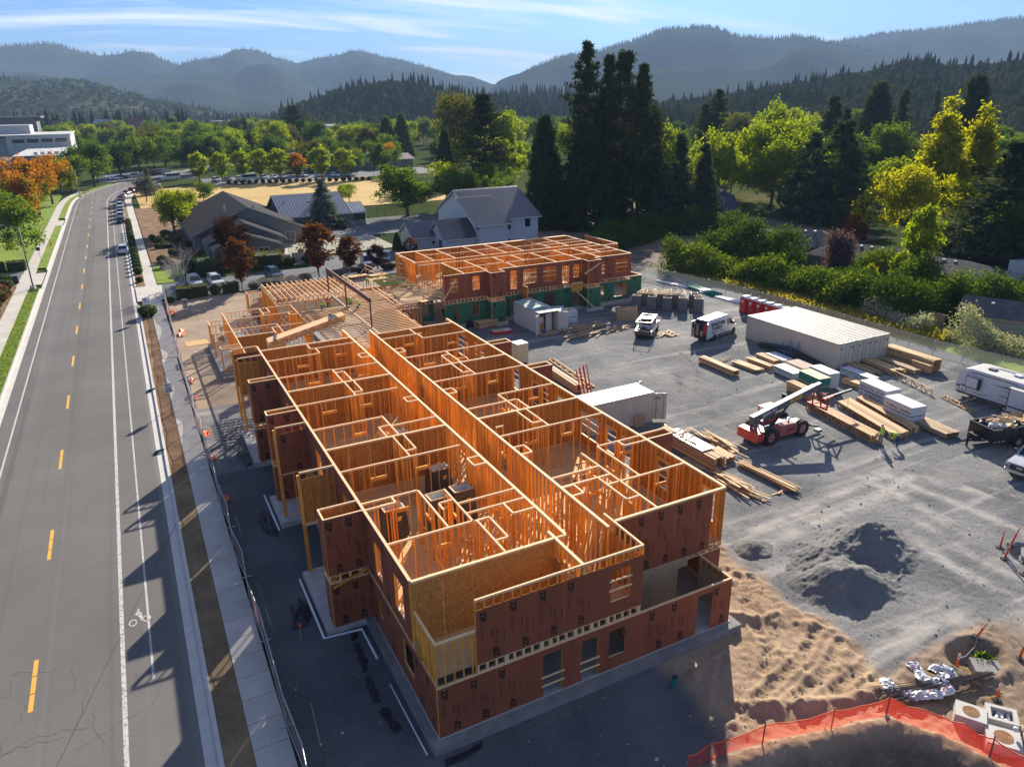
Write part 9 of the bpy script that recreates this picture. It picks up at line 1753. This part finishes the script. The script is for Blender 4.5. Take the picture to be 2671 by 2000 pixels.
LH = S1([(-500, 380), (0, 345), (80, 350), (150, 362), (230, 358), (300, 352), (370, 358), (420, 372), (500, 395), (600, 422), (700, 452), (800, 475), (900, 492), (1000, 505)], 1.7015); P_lh = ridge('hill', LH, 2100, 900, LOWH, 106, 45, nu=130)
KN = S1([(1240, 530), (1310, 500), (1400, 462), (1500, 428), (1600, 402), (1700, 385), (1790, 378), (1860, 385), (1930, 402), (2010, 430), (2100, 445), (2250, 470), (2400, 500)], 1.7015); P_kn = ridge('hill', KN, 1000, 260, FORM, 107, 14, nu=110)
RH = S1([(500, 470), (700, 455), (830, 440), (1000, 412), (1150, 385), (1330, 360), (1500, 330), (1620, 300), (1720, 272), (1800, 276), (1850, 292), (1960, 300), (2100, 292), (2212, 265), (2600, 215), (3200, 230)], 1.6134, 1300); P_rh = ridge('hill', RH, 900, 420, FORM, 108, 22, nu=150)
MD = S1([(-100, 455), (40, 425), (120, 408), (200, 415), (280, 425), (420, 460)], 1.6134, 1300); P_md = ridge('hill', MD, 1300, 300, FORM, 109, 10, nu=60)
def forest(name, P, n, hr, seed, mix=.6, vlo=.05, vhi=1.15, crest=0):
 """conifers and oaks far too many to count, as one mass"""
 rr = np.random.default_rng(seed); nu, nv = P.shape[:2]; V, Fc, Rn, Mi = [], [], [], []
 k = 7
 for t_ in range(n):
  u = rr.random()*(nu-1.01); v = (rr.uniform(vlo, vhi)/1.6 if t_ >= crest else rr.uniform(.93, 1.05)/1.6)*(nv-1); i, j = int(u), int(v); fu, fv = u-i, v-j
  p = P[i, j]*(1-fu)*(1-fv)+P[i+1, j]*fu*(1-fv)+P[i, min(j+1, nv-1)]*(1-fu)*fv+P[i+1, min(j+1, nv-1)]*fu*fv
  cl_ = vnoise(np.array(p[0]), np.array(p[1]), .012, seed+3); con = rr.random() < (mix*1.5 if cl_ > .5 else mix*.5) or t_ < crest*.8; h = rr.uniform(*hr)*(1 if con else .5); o = len(V); r_ = rr.random()
  if con:
   for lv, (z0, rd) in enumerate(((.08, .17), (.30, .145), (.52, .105), (.72, .065))):
    o = len(V); a0 = rr.random()*6
    for q in range(k): a = a0+2*math.pi*q/k; w_ = h*rd*(.75+.5*rr.random()); V.append((p[0]+w_*math.cos(a), p[1]+w_*math.sin(a), p[2]+h*(z0-.05*rr.random())))
    V.append((p[0], p[1], p[2]+h*(z0+.34)))
    for q in range(k): Fc.append((o+q, o+(q+1) % k, o+k)); Rn.append(r_*.8); Mi.append(0)
  else:
   rad = h*rr.uniform(.5, .75)
   for lb in range(3):
    cx_, cy_, cz_ = p[0]+rr.normal(0, rad*.35), p[1]+rr.normal(0, rad*.35), p[2]+h*.5+rr.normal(0, h*.1); o = len(V); V.append((cx_, cy_, cz_+rad*.8*rr.uniform(.8, 1.1)))
    for z_, s_ in ((.45, .75), (-.25, 1.)):
     for q in range(6): a = 2*math.pi*q/6+lb; w_ = rad*.75*s_*rr.uniform(.75, 1.15); V.append((cx_+w_*math.cos(a), cy_+w_*math.sin(a), cz_+z_*rad*.8))
    for q in range(6): Fc.append((o, o+1+q, o+1+(q+1) % 6)); Fc.append((o+1+q, o+7+q, o+7+(q+1) % 6, o+1+(q+1) % 6)); Rn.extend((r_*.8, r_*.6)); Mi.extend((1, 1))
 me = bpy.data.meshes.new(name); me.from_pydata(V, [], Fc); me.materials.append(CONF); me.materials.append(OAKF); me.polygons.foreach_set('material_index', Mi); at = me.attributes.new('rnd', 'FLOAT', 'FACE'); at.data.foreach_set('value', Rn); return link(name, me, None, kind='stuff')
forest('wooded_knoll', P_kn, 2000, (11, 20), 201, .25, crest=60); forest('wooded_hillside', P_rh, 4600, (9, 17), 202, .13, crest=70); forest('wooded_rise', P_md, 500, (14, 26), 203, .7, crest=40); forest('hill_oaks', P_lh, 1500, (12, 20), 204, .1)
for i, P in enumerate(MPk[:3]): forest('mountain_forest', P, 1500, (12, 22), 210+i, 2., .8, 1.05, crest=1100)
# valley trees in the middle distance, one mass
G_ = np.zeros((2, 27, 3));
def field(x0, x1, y0, y1):
 nu, nv = 30, 30; u, v = np.meshgrid(np.linspace(x0, x1, nu), np.linspace(y0, y1, nv), indexing='ij'); return np.stack([u, v, np.full_like(u, -.5)], -1)
forest('valley_trees', field(-330, 420, 860, 2100), 2600, (10, 22), 220, .32, 0, 1.58); forest('valley_trees', field(-260, 60, 650, 860), 260, (16, 27), 221, .9, 0, 1.58); forest('valley_trees', field(330, 1000, 260, 700), 900, (10, 20), 222, .25, 0, 1.58); forest('valley_trees', field(420, 1100, 700, 1500), 900, (12, 22), 223, .5, 0, 1.58)
# ================================================================ haze: even air around the whole scene
b = MB(); b.box(-8000, -450, -8, 9500, 9000, 640, WHITE); hz = b.mesh('haze'); hm = bpy.data.materials.new('haze_air'); hm.use_nodes = True; t = hm.node_tree; t.nodes.clear(); o = t.nodes.new('ShaderNodeOutputMaterial'); v = t.nodes.new('ShaderNodeVolumePrincipled'); v.inputs['Color'].default_value = (.36, .52, .76, 1); v.inputs['Density'].default_value = .000125; v.inputs['Anisotropy'].default_value = .0
t.links.new(v.outputs[0], o.inputs['Volume']); hz.materials.clear(); hz.materials.append(hm); link('haze', hz, None, kind='stuff')
